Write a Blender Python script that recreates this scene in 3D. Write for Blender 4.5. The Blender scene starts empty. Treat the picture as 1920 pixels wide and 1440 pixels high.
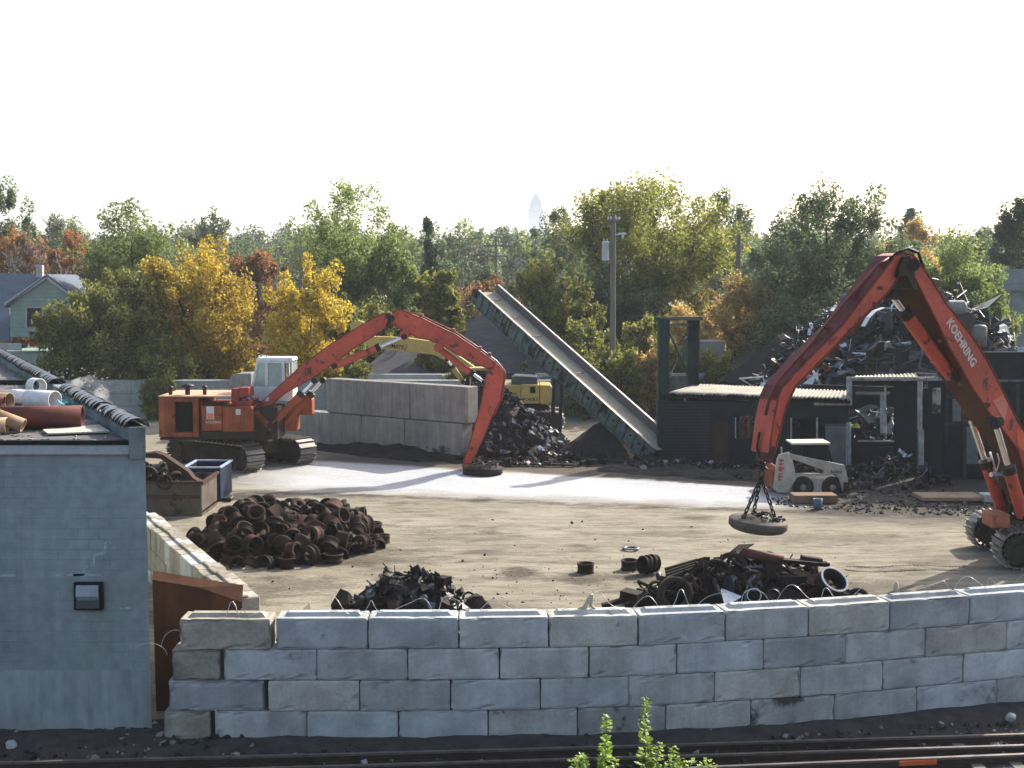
import bpy, math, random
import numpy as np
from mathutils import Vector, Matrix

# ------------------------------------------------------------ camera, sky, sun, exposure
SC = bpy.context.scene
COL = SC.collection
R = math.radians
CAM_Z, FPX, HOR = 8.0, 2400.0, 530.0          # camera height, focal length and horizon row in 1920x1440 pixels
PITCH = math.atan((720 - HOR) / FPX)
cd = bpy.data.cameras.new('camera')
cam = bpy.data.objects.new('camera', cd)
COL.objects.link(cam)
cam.location = (0, 0, CAM_Z)
cam.rotation_euler = (math.pi / 2 - PITCH, 0, 0)
cd.sensor_width = 36
cd.lens = FPX / 1920 * 36
cd.clip_end = 8000
SC.camera = cam

SUN_AZ, SUN_EL = R(41), R(33)                 # azimuth from +Y towards +X
w = bpy.data.worlds.new('World')
SC.world = w
w.use_nodes = True
wn = w.node_tree
bg = wn.nodes['Background']
sky = wn.nodes.new('ShaderNodeTexSky')
sky.sky_type = 'NISHITA'
sky.sun_disc = False
sky.sun_elevation = SUN_EL
sky.sun_rotation = SUN_AZ
sky.air_density = 1.0
sky.dust_density = 4.0
sky.ozone_density = 1.0
wn.links.new(sky.outputs[0], bg.inputs[0])
bg.inputs[1].default_value = 0.13
sd = bpy.data.lights.new('sun', 'SUN')
sd.energy = 4.0
sd.angle = R(0.5)
sd.color = (1.0, 0.94, 0.84)
sun = bpy.data.objects.new('sun', sd)
COL.objects.link(sun)
sdir = Vector((math.cos(SUN_EL) * math.sin(SUN_AZ), math.cos(SUN_EL) * math.cos(SUN_AZ), math.sin(SUN_EL)))
sun.rotation_euler = sdir.to_track_quat('Z', 'Y').to_euler()
sun.location = (40, 60, 60)
vs = SC.view_settings
vs.view_transform = 'Standard'
vs.look = 'None'
vs.gamma = 1
vs.use_curve_mapping = False
vs.exposure = 1.32
SC.cycles.max_bounces = 6
SC.cycles.transparent_max_bounces = 8
SC.cycles.volume_bounces = 0

# ------------------------------------------------------------ picture -> world (used only to read off sizes and places)
_cp, _sp = math.cos(PITCH), math.sin(PITCH)
def ray(px, py):
    a, b = px - 960.0, 720.0 - py
    return Vector((a, FPX * _cp + b * _sp, -FPX * _sp + b * _cp))
C0 = Vector((0, 0, CAM_Z))
def P(px, py, z=0.0):
    d = ray(px, py); return C0 + d * ((z - CAM_Z) / d.z)
def A(px, py, Y):
    d = ray(px, py); return C0 + d * (Y / d.y)
def VP(px, py, O, h):                          # point on the vertical plane through O along heading h
    n = Vector((-h[1], h[0], 0)); d = ray(px, py)
    return C0 + d * (n.dot(Vector(O) - C0) / n.dot(d))

# ------------------------------------------------------------ object helpers
LOC = {}
def tag(o, label=None, cat=None, group=None, kind=None):
    if label: o['label'] = label
    if cat: o['category'] = cat
    if group: o['group'] = group
    if kind: o['kind'] = kind
    return o
def thing(name, label, cat, loc=(0, 0, 0), group=None):
    o = bpy.data.objects.new(name, None)
    COL.objects.link(o)
    o.location = loc
    o.empty_display_size = 0.3
    LOC[o.name] = Vector(loc)
    return tag(o, label, cat, group)
def dup(root, loc, rot=(0, 0, 0), scale=None, label=None, group=None):
    r = root.copy(); COL.objects.link(r)
    r.location = loc; r.rotation_euler = rot
    if scale is not None: r.scale = scale
    if label: r['label'] = label
    if group: r['group'] = group
    for ch in list(root.children):
        c = ch.copy(); COL.objects.link(c); c.parent = r
        for g in ch.children:
            d = g.copy(); COL.objects.link(d); d.parent = c
    return r

class MB:
    def __init__(s): s.v, s.f, s.m, s.sm = [], [], [], []
    def add(s, vs, fs, mi=0, smooth=False):
        b = len(s.v)
        s.v.extend([tuple(v) for v in vs])
        for f in fs:
            s.f.append([b + i for i in f]); s.m.append(mi); s.sm.append(smooth)
        return s
    def hexa(s, c, mi=0):                      # 8 corners: bottom 4 ccw, top 4 ccw
        return s.add(c, [(3, 2, 1, 0), (4, 5, 6, 7), (0, 1, 5, 4), (1, 2, 6, 5), (2, 3, 7, 6), (3, 0, 4, 7)], mi)
    def boxf(s, F, u0, u1, v0, v1, w0, w1, mi=0):
        return s.hexa([F(u0, v0, w0), F(u1, v0, w0), F(u1, v1, w0), F(u0, v1, w0),
                       F(u0, v0, w1), F(u1, v0, w1), F(u1, v1, w1), F(u0, v1, w1)], mi)
    def box(s, x0, x1, y0, y1, z0, z1, mi=0):
        return s.boxf(lambda u, v, w: (u, v, w), x0, x1, y0, y1, z0, z1, mi)
    def obox(s, M4, sx, sy, sz, mi=0):
        return s.boxf(lambda u, v, w: M4 @ Vector((u, v, w)), -sx / 2, sx / 2, -sy / 2, sy / 2, -sz / 2, sz / 2, mi)
    def beam(s, p0, p1, w, h, mi=0, up=(0, 0, 1)):
        p0, p1 = Vector(p0), Vector(p1); d = (p1 - p0).normalized()
        a = d.cross(Vector(up))
        if a.length < 1e-4: a = d.cross(Vector((1, 0, 0)))
        a.normalize(); b = a.cross(d)
        a = a * (w / 2); b = b * (h / 2)
        return s.hexa([p0 - a - b, p0 + a - b, p1 + a - b, p1 - a - b, p0 - a + b, p0 + a + b, p1 + a + b, p1 - a + b], mi)
    def prism(s, pts, ex, mi=0):
        pts = [Vector(p) for p in pts]; ex = Vector(ex); n = len(pts)
        # Newell normal, keep faces outward
        nm = Vector((0, 0, 0))
        for i in range(n):
            a, b = pts[i], pts[(i + 1) % n]
            nm += Vector(((a.y - b.y) * (a.z + b.z), (a.z - b.z) * (a.x + b.x), (a.x - b.x) * (a.y + b.y)))
        if nm.dot(ex) > 0: pts = pts[::-1]
        return s.add(pts + [p + ex for p in pts],
                     [list(range(n)), list(range(2 * n - 1, n - 1, -1))] + [(i, n + i, n + (i + 1) % n, (i + 1) % n) for i in range(n)], mi)
    def tube(s, p0, p1, r0, r1=None, n=12, mi=0, caps=True, smooth=True):
        r1 = r0 if r1 is None else r1
        p0, p1 = Vector(p0), Vector(p1); d = (p1 - p0).normalized()
        a = d.orthogonal().normalized(); b = d.cross(a)
        vs, fs = [], []
        for p, r in ((p0, r0), (p1, r1)):
            for i in range(n):
                t = 2 * math.pi * i / n
                vs.append(p + a * (r * math.cos(t)) + b * (r * math.sin(t)))
        s.add(vs, [(i, (i + 1) % n, n + (i + 1) % n, n + i) for i in range(n)], mi, smooth)
        if caps: s.add(vs, [list(range(n - 1, -1, -1)), list(range(n, 2 * n))], mi)
        return s
    def path(s, pts, r, n=6, mi=0, smooth=True, closed=False):
        pts = [Vector(p) for p in pts]; m = len(pts); vs, fs = [], []
        a = None
        for k, p in enumerate(pts):
            if closed: d = pts[(k + 1) % m] - pts[k - 1]
            else: d = pts[min(k + 1, m - 1)] - pts[max(k - 1, 0)]
            d.normalize()
            a = d.orthogonal().normalized() if a is None else (a - d * a.dot(d)).normalized()
            b = d.cross(a); rr = r[k] if hasattr(r, '__len__') else r
            for i in range(n):
                t = 2 * math.pi * i / n
                vs.append(p + a * (rr * math.cos(t)) + b * (rr * math.sin(t)))
        for k in range(m if closed else m - 1):
            k2 = (k + 1) % m
            for i in range(n):
                fs.append((k * n + i, k * n + (i + 1) % n, k2 * n + (i + 1) % n, k2 * n + i))
        if not closed: fs += [list(range(n - 1, -1, -1)), list(range((m - 1) * n, m * n))]
        return s.add(vs, fs, mi, smooth)
    def lathe(s, prof, n=20, M4=None, mi=0, closed=True, smooth=True):
        M4 = M4 or Matrix.Identity(4); vs, fs = [], []; m = len(prof)
        for r, z in prof:
            for i in range(n):
                t = 2 * math.pi * i / n
                vs.append(M4 @ Vector((r * math.cos(t), r * math.sin(t), z)))
        for k in range(m if closed else m - 1):
            k2 = (k + 1) % m
            for i in range(n):
                fs.append((k * n + i, k * n + (i + 1) % n, k2 * n + (i + 1) % n, k2 * n + i))
        return s.add(vs, fs, mi, smooth)
    def sheet(s, pts, th, mi=0):               # a flat polygon with a little thickness
        pts = [Vector(p) for p in pts]
        n = (pts[1] - pts[0]).cross(pts[2] - pts[0]).normalized() * th
        return s.prism(pts, n, mi)
    def build(s, name, mats, parent=None, bevel=0, seg=1, org=None, world=False):
        if not isinstance(mats, (list, tuple)): mats = [mats]
        v = np.array(s.v, dtype=float)
        if parent is not None: o0 = np.array(LOC[parent.name])
        elif world: o0 = np.zeros(3)
        elif org is not None: o0 = np.array(org, dtype=float)
        else: o0 = np.array([(v[:, 0].min() + v[:, 0].max()) / 2, (v[:, 1].min() + v[:, 1].max()) / 2, v[:, 2].min()])
        me = bpy.data.meshes.new(name)
        me.from_pydata((v - o0).tolist(), [], s.f)
        for mt in mats: me.materials.append(mt)
        me.polygons.foreach_set('material_index', s.m)
        me.polygons.foreach_set('use_smooth', s.sm)
        me.update()
        o = bpy.data.objects.new(name, me)
        COL.objects.link(o)
        if parent is not None: o.parent = parent
        else: o.location = o0
        LOC[o.name] = Vector(o0)
        if bevel:
            b = o.modifiers.new('bevel', 'BEVEL'); b.width = bevel; b.segments = seg; b.limit_method = 'ANGLE'; b.angle_limit = R(35)
        return o

def frame(O, h):
    O = Vector(O); hx, hy = h[0], h[1]; l = math.hypot(hx, hy); hx /= l; hy /= l
    return lambda u, v, w: Vector((O.x + hx * u - hy * v, O.y + hy * u + hx * v, O.z + w))

def quads_mesh(name, V, mat, parent=None, loc=None, k=4):
    """V: (n*k,3) array, each k vertices are one face"""
    n = len(V) // k
    me = bpy.data.meshes.new(name)
    me.vertices.add(n * k); me.vertices.foreach_set('co', np.asarray(V, dtype=np.float32).ravel())
    me.loops.add(n * k); me.loops.foreach_set('vertex_index', np.arange(n * k, dtype=np.int32))
    me.polygons.add(n); me.polygons.foreach_set('loop_start', np.arange(0, n * k, k, dtype=np.int32))
    me.update(calc_edges=True); me.validate()
    me.materials.append(mat)
    o = bpy.data.objects.new(name, me); COL.objects.link(o)
    if parent is not None: o.parent = parent
    if loc is not None: o.location = loc
    return o

def text(name, s, origin, xdir, ydir, width, mat, parent, height=None, bold=0.0):
    cu = bpy.data.curves.new(name, 'FONT'); cu.body = s; cu.size = 1; cu.offset = bold; cu.resolution_u = 2
    t = bpy.data.objects.new(name + '_curve', cu); COL.objects.link(t)
    bpy.context.view_layer.update()
    me = bpy.data.meshes.new_from_object(t.evaluated_get(bpy.context.evaluated_depsgraph_get()))
    bpy.data.objects.remove(t); bpy.data.curves.remove(cu)
    co = np.zeros(len(me.vertices) * 3); me.vertices.foreach_get('co', co); co = co.reshape(-1, 3)
    mn, mx = co.min(0), co.max(0); sc = width / (mx[0] - mn[0]); sy = sc if height is None else height / (mx[1] - mn[1])
    X, Y = Vector(xdir).normalized(), Vector(ydir).normalized(); N = X.cross(Y)
    o0 = Vector(origin) - LOC[parent.name] + N * 0.006
    out = np.array(o0) + np.outer((co[:, 0] - mn[0]) * sc, np.array(X)) + np.outer((co[:, 1] - mn[1]) * sy, np.array(Y))
    me.vertices.foreach_set('co', out.ravel()); me.update(); me.name = name
    me.materials.clear(); me.materials.append(mat)
    o = bpy.data.objects.new(name, me); COL.objects.link(o); o.parent = parent
    return o

# ------------------------------------------------------------ materials
def M(name, c1, c2=None, scale=3.0, rough=0.8, metal=0.0, bump=0.0, spot=None, spot_t=0.62, spot_scale=2.0,
      vary=0.0, stretch=(1, 1, 1), spec=0.10, bscale=None, coat=0.0, fine=0.16, streak=0.0, blot=0.0):
    m = bpy.data.materials.new(name); m.use_nodes = True; nt = m.node_tree; N = nt.nodes; L = nt.links
    b = N['Principled BSDF']; b.inputs['Roughness'].default_value = rough; b.inputs['Metallic'].default_value = metal
    b.inputs['Specular IOR Level'].default_value = spec
    if coat: b.inputs['Coat Weight'].default_value = coat
    tc = N.new('ShaderNodeTexCoord'); mp = N.new('ShaderNodeMapping'); mp.inputs['Scale'].default_value = stretch
    L.new(tc.outputs['Object'], mp.inputs[0])
    oi = N.new('ShaderNodeObjectInfo'); mw = N.new('ShaderNodeMath'); mw.operation = 'MULTIPLY'; mw.inputs[1].default_value = 37.0
    L.new(oi.outputs['Random'], mw.inputs[0])
    def noise(sc, det=8, ro=0.6):
        n = N.new('ShaderNodeTexNoise'); n.noise_dimensions = '4D'; n.inputs['Scale'].default_value = sc
        n.inputs['Detail'].default_value = det; n.inputs['Roughness'].default_value = ro
        L.new(mp.outputs[0], n.inputs['Vector']); L.new(mw.outputs[0], n.inputs['W']); return n
    def ramp(src, a, bb, p0, p1):
        r = N.new('ShaderNodeValToRGB'); r.color_ramp.elements[0].position = p0; r.color_ramp.elements[1].position = p1
        r.color_ramp.elements[0].color = (*a, 1); r.color_ramp.elements[1].color = (*bb, 1); L.new(src, r.inputs[0]); return r
    c2 = c2 or tuple(x * 0.75 for x in c1)
    n1 = noise(scale); out = ramp(n1.outputs[0], c1, c2, 0.35, 0.68).outputs[0]
    if spot:
        n2 = noise(spot_scale, 10, 0.68); k = ramp(n2.outputs[0], (0, 0, 0), (1, 1, 1), spot_t, spot_t + 0.06)
        mx = N.new('ShaderNodeMixRGB'); L.new(k.outputs[0], mx.inputs[0]); L.new(out, mx.inputs[1]); mx.inputs[2].default_value = (*spot, 1)
        out = mx.outputs[0]
    def shade(src, amt, lo=0.32, hi=0.68):
        r_ = N.new('ShaderNodeMapRange'); r_.inputs[1].default_value = lo; r_.inputs[2].default_value = hi
        r_.inputs[3].default_value = 1 - amt; r_.inputs[4].default_value = 1 + amt * 0.7; L.new(src, r_.inputs[0])
        h_ = N.new('ShaderNodeHueSaturation'); L.new(r_.outputs[0], h_.inputs['Value']); L.new(out, h_.inputs['Color']); return h_.outputs[0]
    if fine: out = shade(noise(scale * 7.3, 5, 0.7).outputs[0], fine)
    if blot: out = shade(noise(scale * 0.55, 4, 0.5).outputs[0], blot, 0.38, 0.62)
    if streak:
        m2 = N.new('ShaderNodeMapping'); m2.inputs['Scale'].default_value = (5.5, 5.5, 0.35); L.new(tc.outputs['Object'], m2.inputs[0])
        n5 = N.new('ShaderNodeTexNoise'); n5.noise_dimensions = '4D'; n5.inputs['Scale'].default_value = 1.0; n5.inputs['Detail'].default_value = 6
        L.new(m2.outputs[0], n5.inputs['Vector']); L.new(mw.outputs[0], n5.inputs['W']); out = shade(n5.outputs[0], streak)
    if vary:
        mr = N.new('ShaderNodeMapRange'); mr.inputs[3].default_value = 1 - vary; mr.inputs[4].default_value = 1 + vary
        L.new(oi.outputs['Random'], mr.inputs[0])
        h = N.new('ShaderNodeHueSaturation'); L.new(mr.outputs[0], h.inputs['Value']); L.new(out, h.inputs['Color']); out = h.outputs[0]
    L.new(out, b.inputs['Base Color'])
    if bump:
        bn = noise(bscale or scale * 6, 6); bp = N.new('ShaderNodeBump'); bp.inputs['Strength'].default_value = bump
        bp.inputs['Distance'].default_value = 0.03; L.new(bn.outputs[0], bp.inputs['Height']); L.new(bp.outputs[0], b.inputs['Normal'])
    return m

def leaf_mat(name, cols, trans=0.45, vary=0.15):
    m = bpy.data.materials.new(name); m.use_nodes = True; nt = m.node_tree; N = nt.nodes; L = nt.links
    b = N['Principled BSDF']; b.inputs['Roughness'].default_value = 0.55; b.inputs['Specular IOR Level'].default_value = 0.35
    g = N.new('ShaderNodeNewGeometry'); r = N.new('ShaderNodeValToRGB')
    el = r.color_ramp.elements
    el[0].color = (*cols[0], 1); el[1].color = (*cols[-1], 1); el[1].position = 1.0
    for i, c in enumerate(cols[1:-1]):
        e = el.new((i + 1) / (len(cols) - 1)); e.color = (*c, 1)
    # clumps of leaves turn together: mix island randomness with slow noise
    tc = N.new('ShaderNodeTexCoord'); no = N.new('ShaderNodeTexNoise'); no.inputs['Scale'].default_value = 0.55; no.inputs['Detail'].default_value = 3
    L.new(tc.outputs['Object'], no.inputs['Vector'])
    ad = N.new('ShaderNodeMath'); ad.operation = 'MULTIPLY_ADD'; ad.inputs[1].default_value = 0.55
    mm = N.new('ShaderNodeMapRange'); mm.inputs[1].default_value = 0.3; mm.inputs[2].default_value = 0.7; mm.inputs[3].default_value = -0.05; mm.inputs[4].default_value = 0.5
    L.new(no.outputs[0], mm.inputs[0]); L.new(g.outputs['Random Per Island'], ad.inputs[0]); L.new(mm.outputs[0], ad.inputs[2])
    L.new(ad.outputs[0], r.inputs[0])
    oi = N.new('ShaderNodeObjectInfo'); mr = N.new('ShaderNodeMapRange'); mr.inputs[3].default_value = 1 - vary; mr.inputs[4].default_value = 1 + vary
    L.new(oi.outputs['Random'], mr.inputs[0])
    h = N.new('ShaderNodeHueSaturation'); L.new(mr.outputs[0], h.inputs['Value']); L.new(r.outputs[0], h.inputs['Color'])
    L.new(h.outputs[0], b.inputs['Base Color'])
    t = N.new('ShaderNodeBsdfTranslucent'); L.new(h.outputs[0], t.inputs[0])
    mx = N.new('ShaderNodeMixShader'); mx.inputs[0].default_value = trans
    L.new(b.outputs[0], mx.inputs[1]); L.new(t.outputs[0], mx.inputs[2])
    L.new(mx.outputs[0], N['Material Output'].inputs[0])
    return m

CONC = M('concrete', (0.42, 0.42, 0.405), (0.335, 0.34, 0.33), 2.2, 0.9, bump=0.22, spot=(0.20, 0.195, 0.18), spot_t=0.63, spot_scale=1.6, vary=0.15, fine=0.13, streak=0.12, blot=0.16)
CONC_COOL = M('bluish_concrete', (0.40, 0.415, 0.41), (0.315, 0.33, 0.33), 2.0, 0.9, bump=0.2, spot=(0.19, 0.19, 0.185), spot_t=0.61, spot_scale=1.3, vary=0.16, fine=0.13, streak=0.08, blot=0.2)
CONC_WARM = M('warm_grey_concrete', (0.42, 0.405, 0.365), (0.33, 0.32, 0.29), 2.4, 0.9, bump=0.25, spot=(0.22, 0.195, 0.155), spot_t=0.62, spot_scale=2.2, vary=0.13, fine=0.15, streak=0.1, blot=0.14)
CONC_S = M('sooty_concrete', (0.36, 0.355, 0.335), (0.27, 0.265, 0.25), 2.0, 0.9, bump=0.25, spot=(0.055, 0.052, 0.05), spot_t=0.575, spot_scale=0.75, vary=0.15, fine=0.15, streak=0.1, blot=0.2)
CONC_W = M('weathered_concrete', (0.33, 0.305, 0.255), (0.23, 0.205, 0.165), 2.0, 0.9, bump=0.4, spot=(0.20, 0.15, 0.09), spot_t=0.6, spot_scale=1.1, vary=0.14, fine=0.22, blot=0.2)
CONC_F = M('stained_concrete', (0.24, 0.237, 0.213), (0.165, 0.162, 0.147), 1.4, 0.92, bump=0.3, spot=(0.06, 0.055, 0.05), spot_t=0.68, spot_scale=5.5, vary=0.10, streak=0.2, fine=0.12)
CONC_L = M('pale_concrete', (0.42, 0.42, 0.41), (0.32, 0.32, 0.31), 1.5, 0.9, bump=0.3, vary=0.1)
ORANGE = M('orange_paint', (0.47, 0.070, 0.038), (0.38, 0.053, 0.030), 0.8, 0.45, bump=0.08, spot=(0.07, 0.024, 0.016), spot_t=0.565, spot_scale=2.4, spec=0.35, blot=0.2, fine=0.2)
ORANGE_O = M('faded_orange_paint', (0.33, 0.092, 0.04), (0.19, 0.055, 0.027), 1.1, 0.6, bump=0.1, spot=(0.07, 0.034, 0.022), spot_t=0.58, spot_scale=1.5, streak=0.25, blot=0.2)
GREASE = M('greasy_steel', (0.016, 0.013, 0.012), (0.032, 0.021, 0.016), 3, 0.5, bump=0.2, spec=0.2)
BLACK = M('black_paint', (0.007, 0.007, 0.008), (0.012, 0.012, 0.012), 4, 0.6)
CHROME = M('chromed_rod', (0.75, 0.75, 0.76), (0.6, 0.6, 0.6), 3, 0.18, metal=1.0)
TRACK = M('track_steel', (0.16, 0.15, 0.14), (0.24, 0.225, 0.21), 5, 0.42, metal=0.7, bump=0.2, spot=(0.10, 0.08, 0.06), spot_t=0.6, spot_scale=4)
TRACKF = M('muddy_track_frame', (0.026, 0.021, 0.016), (0.05, 0.041, 0.030), 2.5, 0.85, bump=0.3)
WHITE = M('white_paint', (0.62, 0.63, 0.62), (0.50, 0.52, 0.52), 1.5, 0.45, spot=(0.4, 0.38, 0.33), spot_t=0.7, spot_scale=3)
DIRTYWHITE = M('dirty_white_paint', (0.44, 0.41, 0.34), (0.27, 0.24, 0.19), 2.2, 0.6, bump=0.1, spot=(0.12, 0.08, 0.055), spot_t=0.63, spot_scale=4)
LETTER = M('white_lettering', (0.60, 0.56, 0.53), (0.48, 0.44, 0.42), 4, 0.5, spot=(0.38, 0.14, 0.10), spot_t=0.63, spot_scale=9)
LETTER_D = M('dark_lettering', (0.02, 0.02, 0.02), None, 4, 0.5)
LETTER_R = M('red_lettering', (0.45, 0.05, 0.035), (0.28, 0.06, 0.04), 6, 0.6)
YELLOW = M('yellow_paint', (0.46, 0.34, 0.11), (0.34, 0.25, 0.085), 1.2, 0.5, spot=(0.28, 0.19, 0.08), spot_t=0.66, spot_scale=2)
RUST = M('rust', (0.047, 0.025, 0.019), (0.026, 0.016, 0.013), 3.5, 0.82, bump=0.3, vary=0.5, spot=(0.095, 0.044, 0.026), spot_t=0.62, spot_scale=5)
RUST_D = M('dark_rust', (0.026, 0.017, 0.014), (0.013, 0.010, 0.009), 3, 0.75, bump=0.4, vary=0.3, spot=(0.06, 0.03, 0.018), spot_t=0.6, spot_scale=3)
RUST_O = M('orange_rust', (0.080, 0.034, 0.017), (0.048, 0.020, 0.011), 1.1, 0.85, bump=0.15, spot=(0.06, 0.024, 0.014), spot_t=0.62, spot_scale=1.4, streak=0.25)
STEELB = M('oily_black_steel', (0.012, 0.011, 0.012), (0.026, 0.022, 0.021), 4, 0.4, bump=0.4, metal=0.3, spec=0.25)
STEELG = M('grey_scrap_steel', (0.15, 0.155, 0.165), (0.055, 0.055, 0.06), 3, 0.42, metal=0.5, bump=0.15)
ALU = M('bright_scrap_metal', (0.62, 0.64, 0.67), (0.40, 0.41, 0.43), 3, 0.32, metal=0.6)
BLUEGREY = M('bluegrey_scrap_sheet', (0.13, 0.16, 0.19), (0.06, 0.07, 0.085), 3, 0.45, metal=0.3)
GREENST = M('green_painted_steel', (0.04, 0.072, 0.062), (0.024, 0.04, 0.036), 2.5, 0.65, bump=0.15, spot=(0.025, 0.022, 0.018), spot_t=0.57, spot_scale=2.2, stretch=(1.5, 1.5, 0.5))
TEALST = M('teal_conveyor_paint', (0.11, 0.155, 0.138), (0.05, 0.072, 0.064), 2.2, 0.65, bump=0.1, spot=(0.022, 0.022, 0.020), spot_t=0.53, spot_scale=1.3, fine=0.25)
DARKGREEN = M('dark_green_steel', (0.022, 0.032, 0.033), (0.036, 0.05, 0.05), 2.2, 0.7, bump=0.15)
BELT = M('dusty_conveyor_belt', (0.38, 0.335, 0.25), (0.28, 0.245, 0.185), 1.5, 0.85, bump=0.15)
BELTW = M('grey_side_wall', (0.13, 0.12, 0.12), (0.09, 0.085, 0.085), 2, 0.75)
CHAR = M('charred_cladding', (0.009, 0.013, 0.015), (0.019, 0.025, 0.028), 1.5, 0.75, bump=0.25, spot=(0.07, 0.045, 0.03), spot_t=0.73, spot_scale=0.8)
CHARR = M('rusted_cladding', (0.075, 0.028, 0.016), (0.03, 0.018, 0.015), 1.2, 0.85, bump=0.2)
CORR = M('corrugated_roof_metal', (0.29, 0.27, 0.22), (0.17, 0.155, 0.125), 1.2, 0.75, metal=0.0, spot=(0.25, 0.22, 0.18), spot_t=0.66, spot_scale=1.5)
CORRG = M('grey_corrugated_metal', (0.15, 0.165, 0.165), (0.10, 0.11, 0.11), 1.5, 0.55, metal=0.3)
POSTC = M('peeling_white_post', (0.34, 0.34, 0.33), (0.16, 0.15, 0.14), 4, 0.8, bump=0.2)
GLASS_D = M('dark_glass', (0.015, 0.02, 0.022), None, 2, 0.08, spec=0.6)
BLUEBIN = M('blue_bin_paint', (0.012, 0.022, 0.052), (0.008, 0.015, 0.034), 2, 0.5, spot=(0.07, 0.06, 0.06), spot_t=0.68, spot_scale=3)
WOODP = M('grey_weathered_wood', (0.20, 0.18, 0.155), (0.13, 0.12, 0.105), 2.5, 0.9, bump=0.3, stretch=(4, 4, 0.3))
TIMBER = M('sawn_timber', (0.30, 0.235, 0.15), (0.18, 0.135, 0.085), 3, 0.85, bump=0.15)
BARK = M('bark', (0.06, 0.045, 0.035), (0.035, 0.028, 0.024), 3, 0.95, bump=0.4)
BARKG = M('grey_bark', (0.17, 0.15, 0.15), (0.11, 0.095, 0.10), 3, 0.95)
SHINGLE = M('grey_shingles', (0.13, 0.13, 0.135), (0.085, 0.085, 0.09), 2.5, 0.95, bump=0.3, stretch=(0.6, 0.6, 3))
SHINGLE_B = M('blue_grey_shingles', (0.12, 0.145, 0.18), (0.09, 0.11, 0.135), 2, 0.9, bump=0.2, stretch=(0.6, 0.6, 3))
SHINGLE_R = M('brown_shingles', (0.05, 0.04, 0.038), (0.035, 0.03, 0.03), 2, 0.95, bump=0.2)
BRICK = M('brown_brick', (0.15, 0.085, 0.065), (0.11, 0.065, 0.05), 4, 0.95, bump=0.3)
SIDING = M('mint_siding', (0.26, 0.34, 0.30), (0.21, 0.28, 0.25), 1.5, 0.7)
TRIM = M('white_trim', (0.42, 0.43, 0.44), (0.32, 0.33, 0.34), 2, 0.7)
CREAM = M('beige_wall', (0.42, 0.38, 0.32), (0.34, 0.31, 0.26), 1, 0.85)
DUSTSOIL = M('dark_soil', (0.036, 0.031, 0.027), (0.065, 0.055, 0.045), 1.1, 0.97, bump=0.6, spot=(0.11, 0.095, 0.075), spot_t=0.66, spot_scale=2.5)
BLACKSOIL = M('black_soil', (0.018, 0.016, 0.015), (0.032, 0.027, 0.024), 1.5, 0.97, bump=0.6)
STONE = M('rubble_stone', (0.30, 0.29, 0.27), (0.17, 0.16, 0.15), 5, 0.95, bump=0.3)
BALLAST = M('ballast_soil', (0.036, 0.033, 0.032), (0.070, 0.063, 0.057), 2.5, 0.97, bump=0.9, bscale=22, spot=(0.17, 0.16, 0.15), spot_t=0.68, spot_scale=9)
RAIL = M('rail_steel', (0.060, 0.038, 0.030), (0.035, 0.024, 0.020), 3, 0.7, bump=0.2)
RAILTOP = M('worn_rail_head', (0.20, 0.175, 0.165), (0.12, 0.10, 0.09), 4, 0.4, metal=0.6)
COPING = M('black_glazed_tile', (0.016, 0.015, 0.017), (0.028, 0.025, 0.027), 4, 0.28, bump=0.1, spec=0.6, spot=(0.2, 0.19, 0.19), spot_t=0.7, spot_scale=3)
ROOFING = M('dirty_roofing_felt', (0.16, 0.15, 0.145), (0.075, 0.072, 0.072), 0.8, 0.85, bump=0.5, spot=(0.34, 0.32, 0.29), spot_t=0.6, spot_scale=0.9)
PIPEW = M('white_coated_pipe', (0.72, 0.72, 0.70), (0.58, 0.57, 0.54), 2, 0.5, spot=(0.35, 0.3, 0.25), spot_t=0.7, spot_scale=3)
PIPER = M('red_brown_pipe', (0.13, 0.045, 0.035), (0.085, 0.032, 0.027), 2, 0.7, bump=0.15)
PIPET = M('tan_rusty_pipe', (0.40, 0.30, 0.20), (0.22, 0.12, 0.07), 2, 0.7, bump=0.15)
TEAL = M('teal_plastic', (0.05, 0.22, 0.26), (0.10, 0.30, 0.33), 4, 0.5)
MAGNET = M('magnet_steel', (0.12, 0.10, 0.082), (0.065, 0.052, 0.043), 2, 0.75, bump=0.25, spot=(0.06, 0.045, 0.035), spot_t=0.62, spot_scale=3)
WIRE = M('galvanised_wire', (0.55, 0.55, 0.55), (0.42, 0.42, 0.42), 5, 0.35, metal=0.8)
TRANSF = M('grey_transformer_paint', (0.50, 0.53, 0.56), (0.42, 0.45, 0.48), 2, 0.5)
RUBBER = M('dusty_rubber', (0.022, 0.020, 0.019), (0.042, 0.038, 0.033), 4, 0.9, bump=0.3)
ORANGEMARK = M('orange_marking_paint', (0.65, 0.14, 0.04), (0.45, 0.09, 0.03), 8, 0.8, spot=(0.06, 0.035, 0.03), spot_t=0.6, spot_scale=9)
PATCH = M('pale_orange_patch', (0.60, 0.22, 0.15), (0.52, 0.17, 0.11), 2, 0.5)
BLUEHAZE = M('blue_haze_tint', (0.36, 0.45, 0.52), (0.32, 0.40, 0.47), 0.05, 0.8)  # pale blue of the far tower paints in the distance haze

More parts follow.
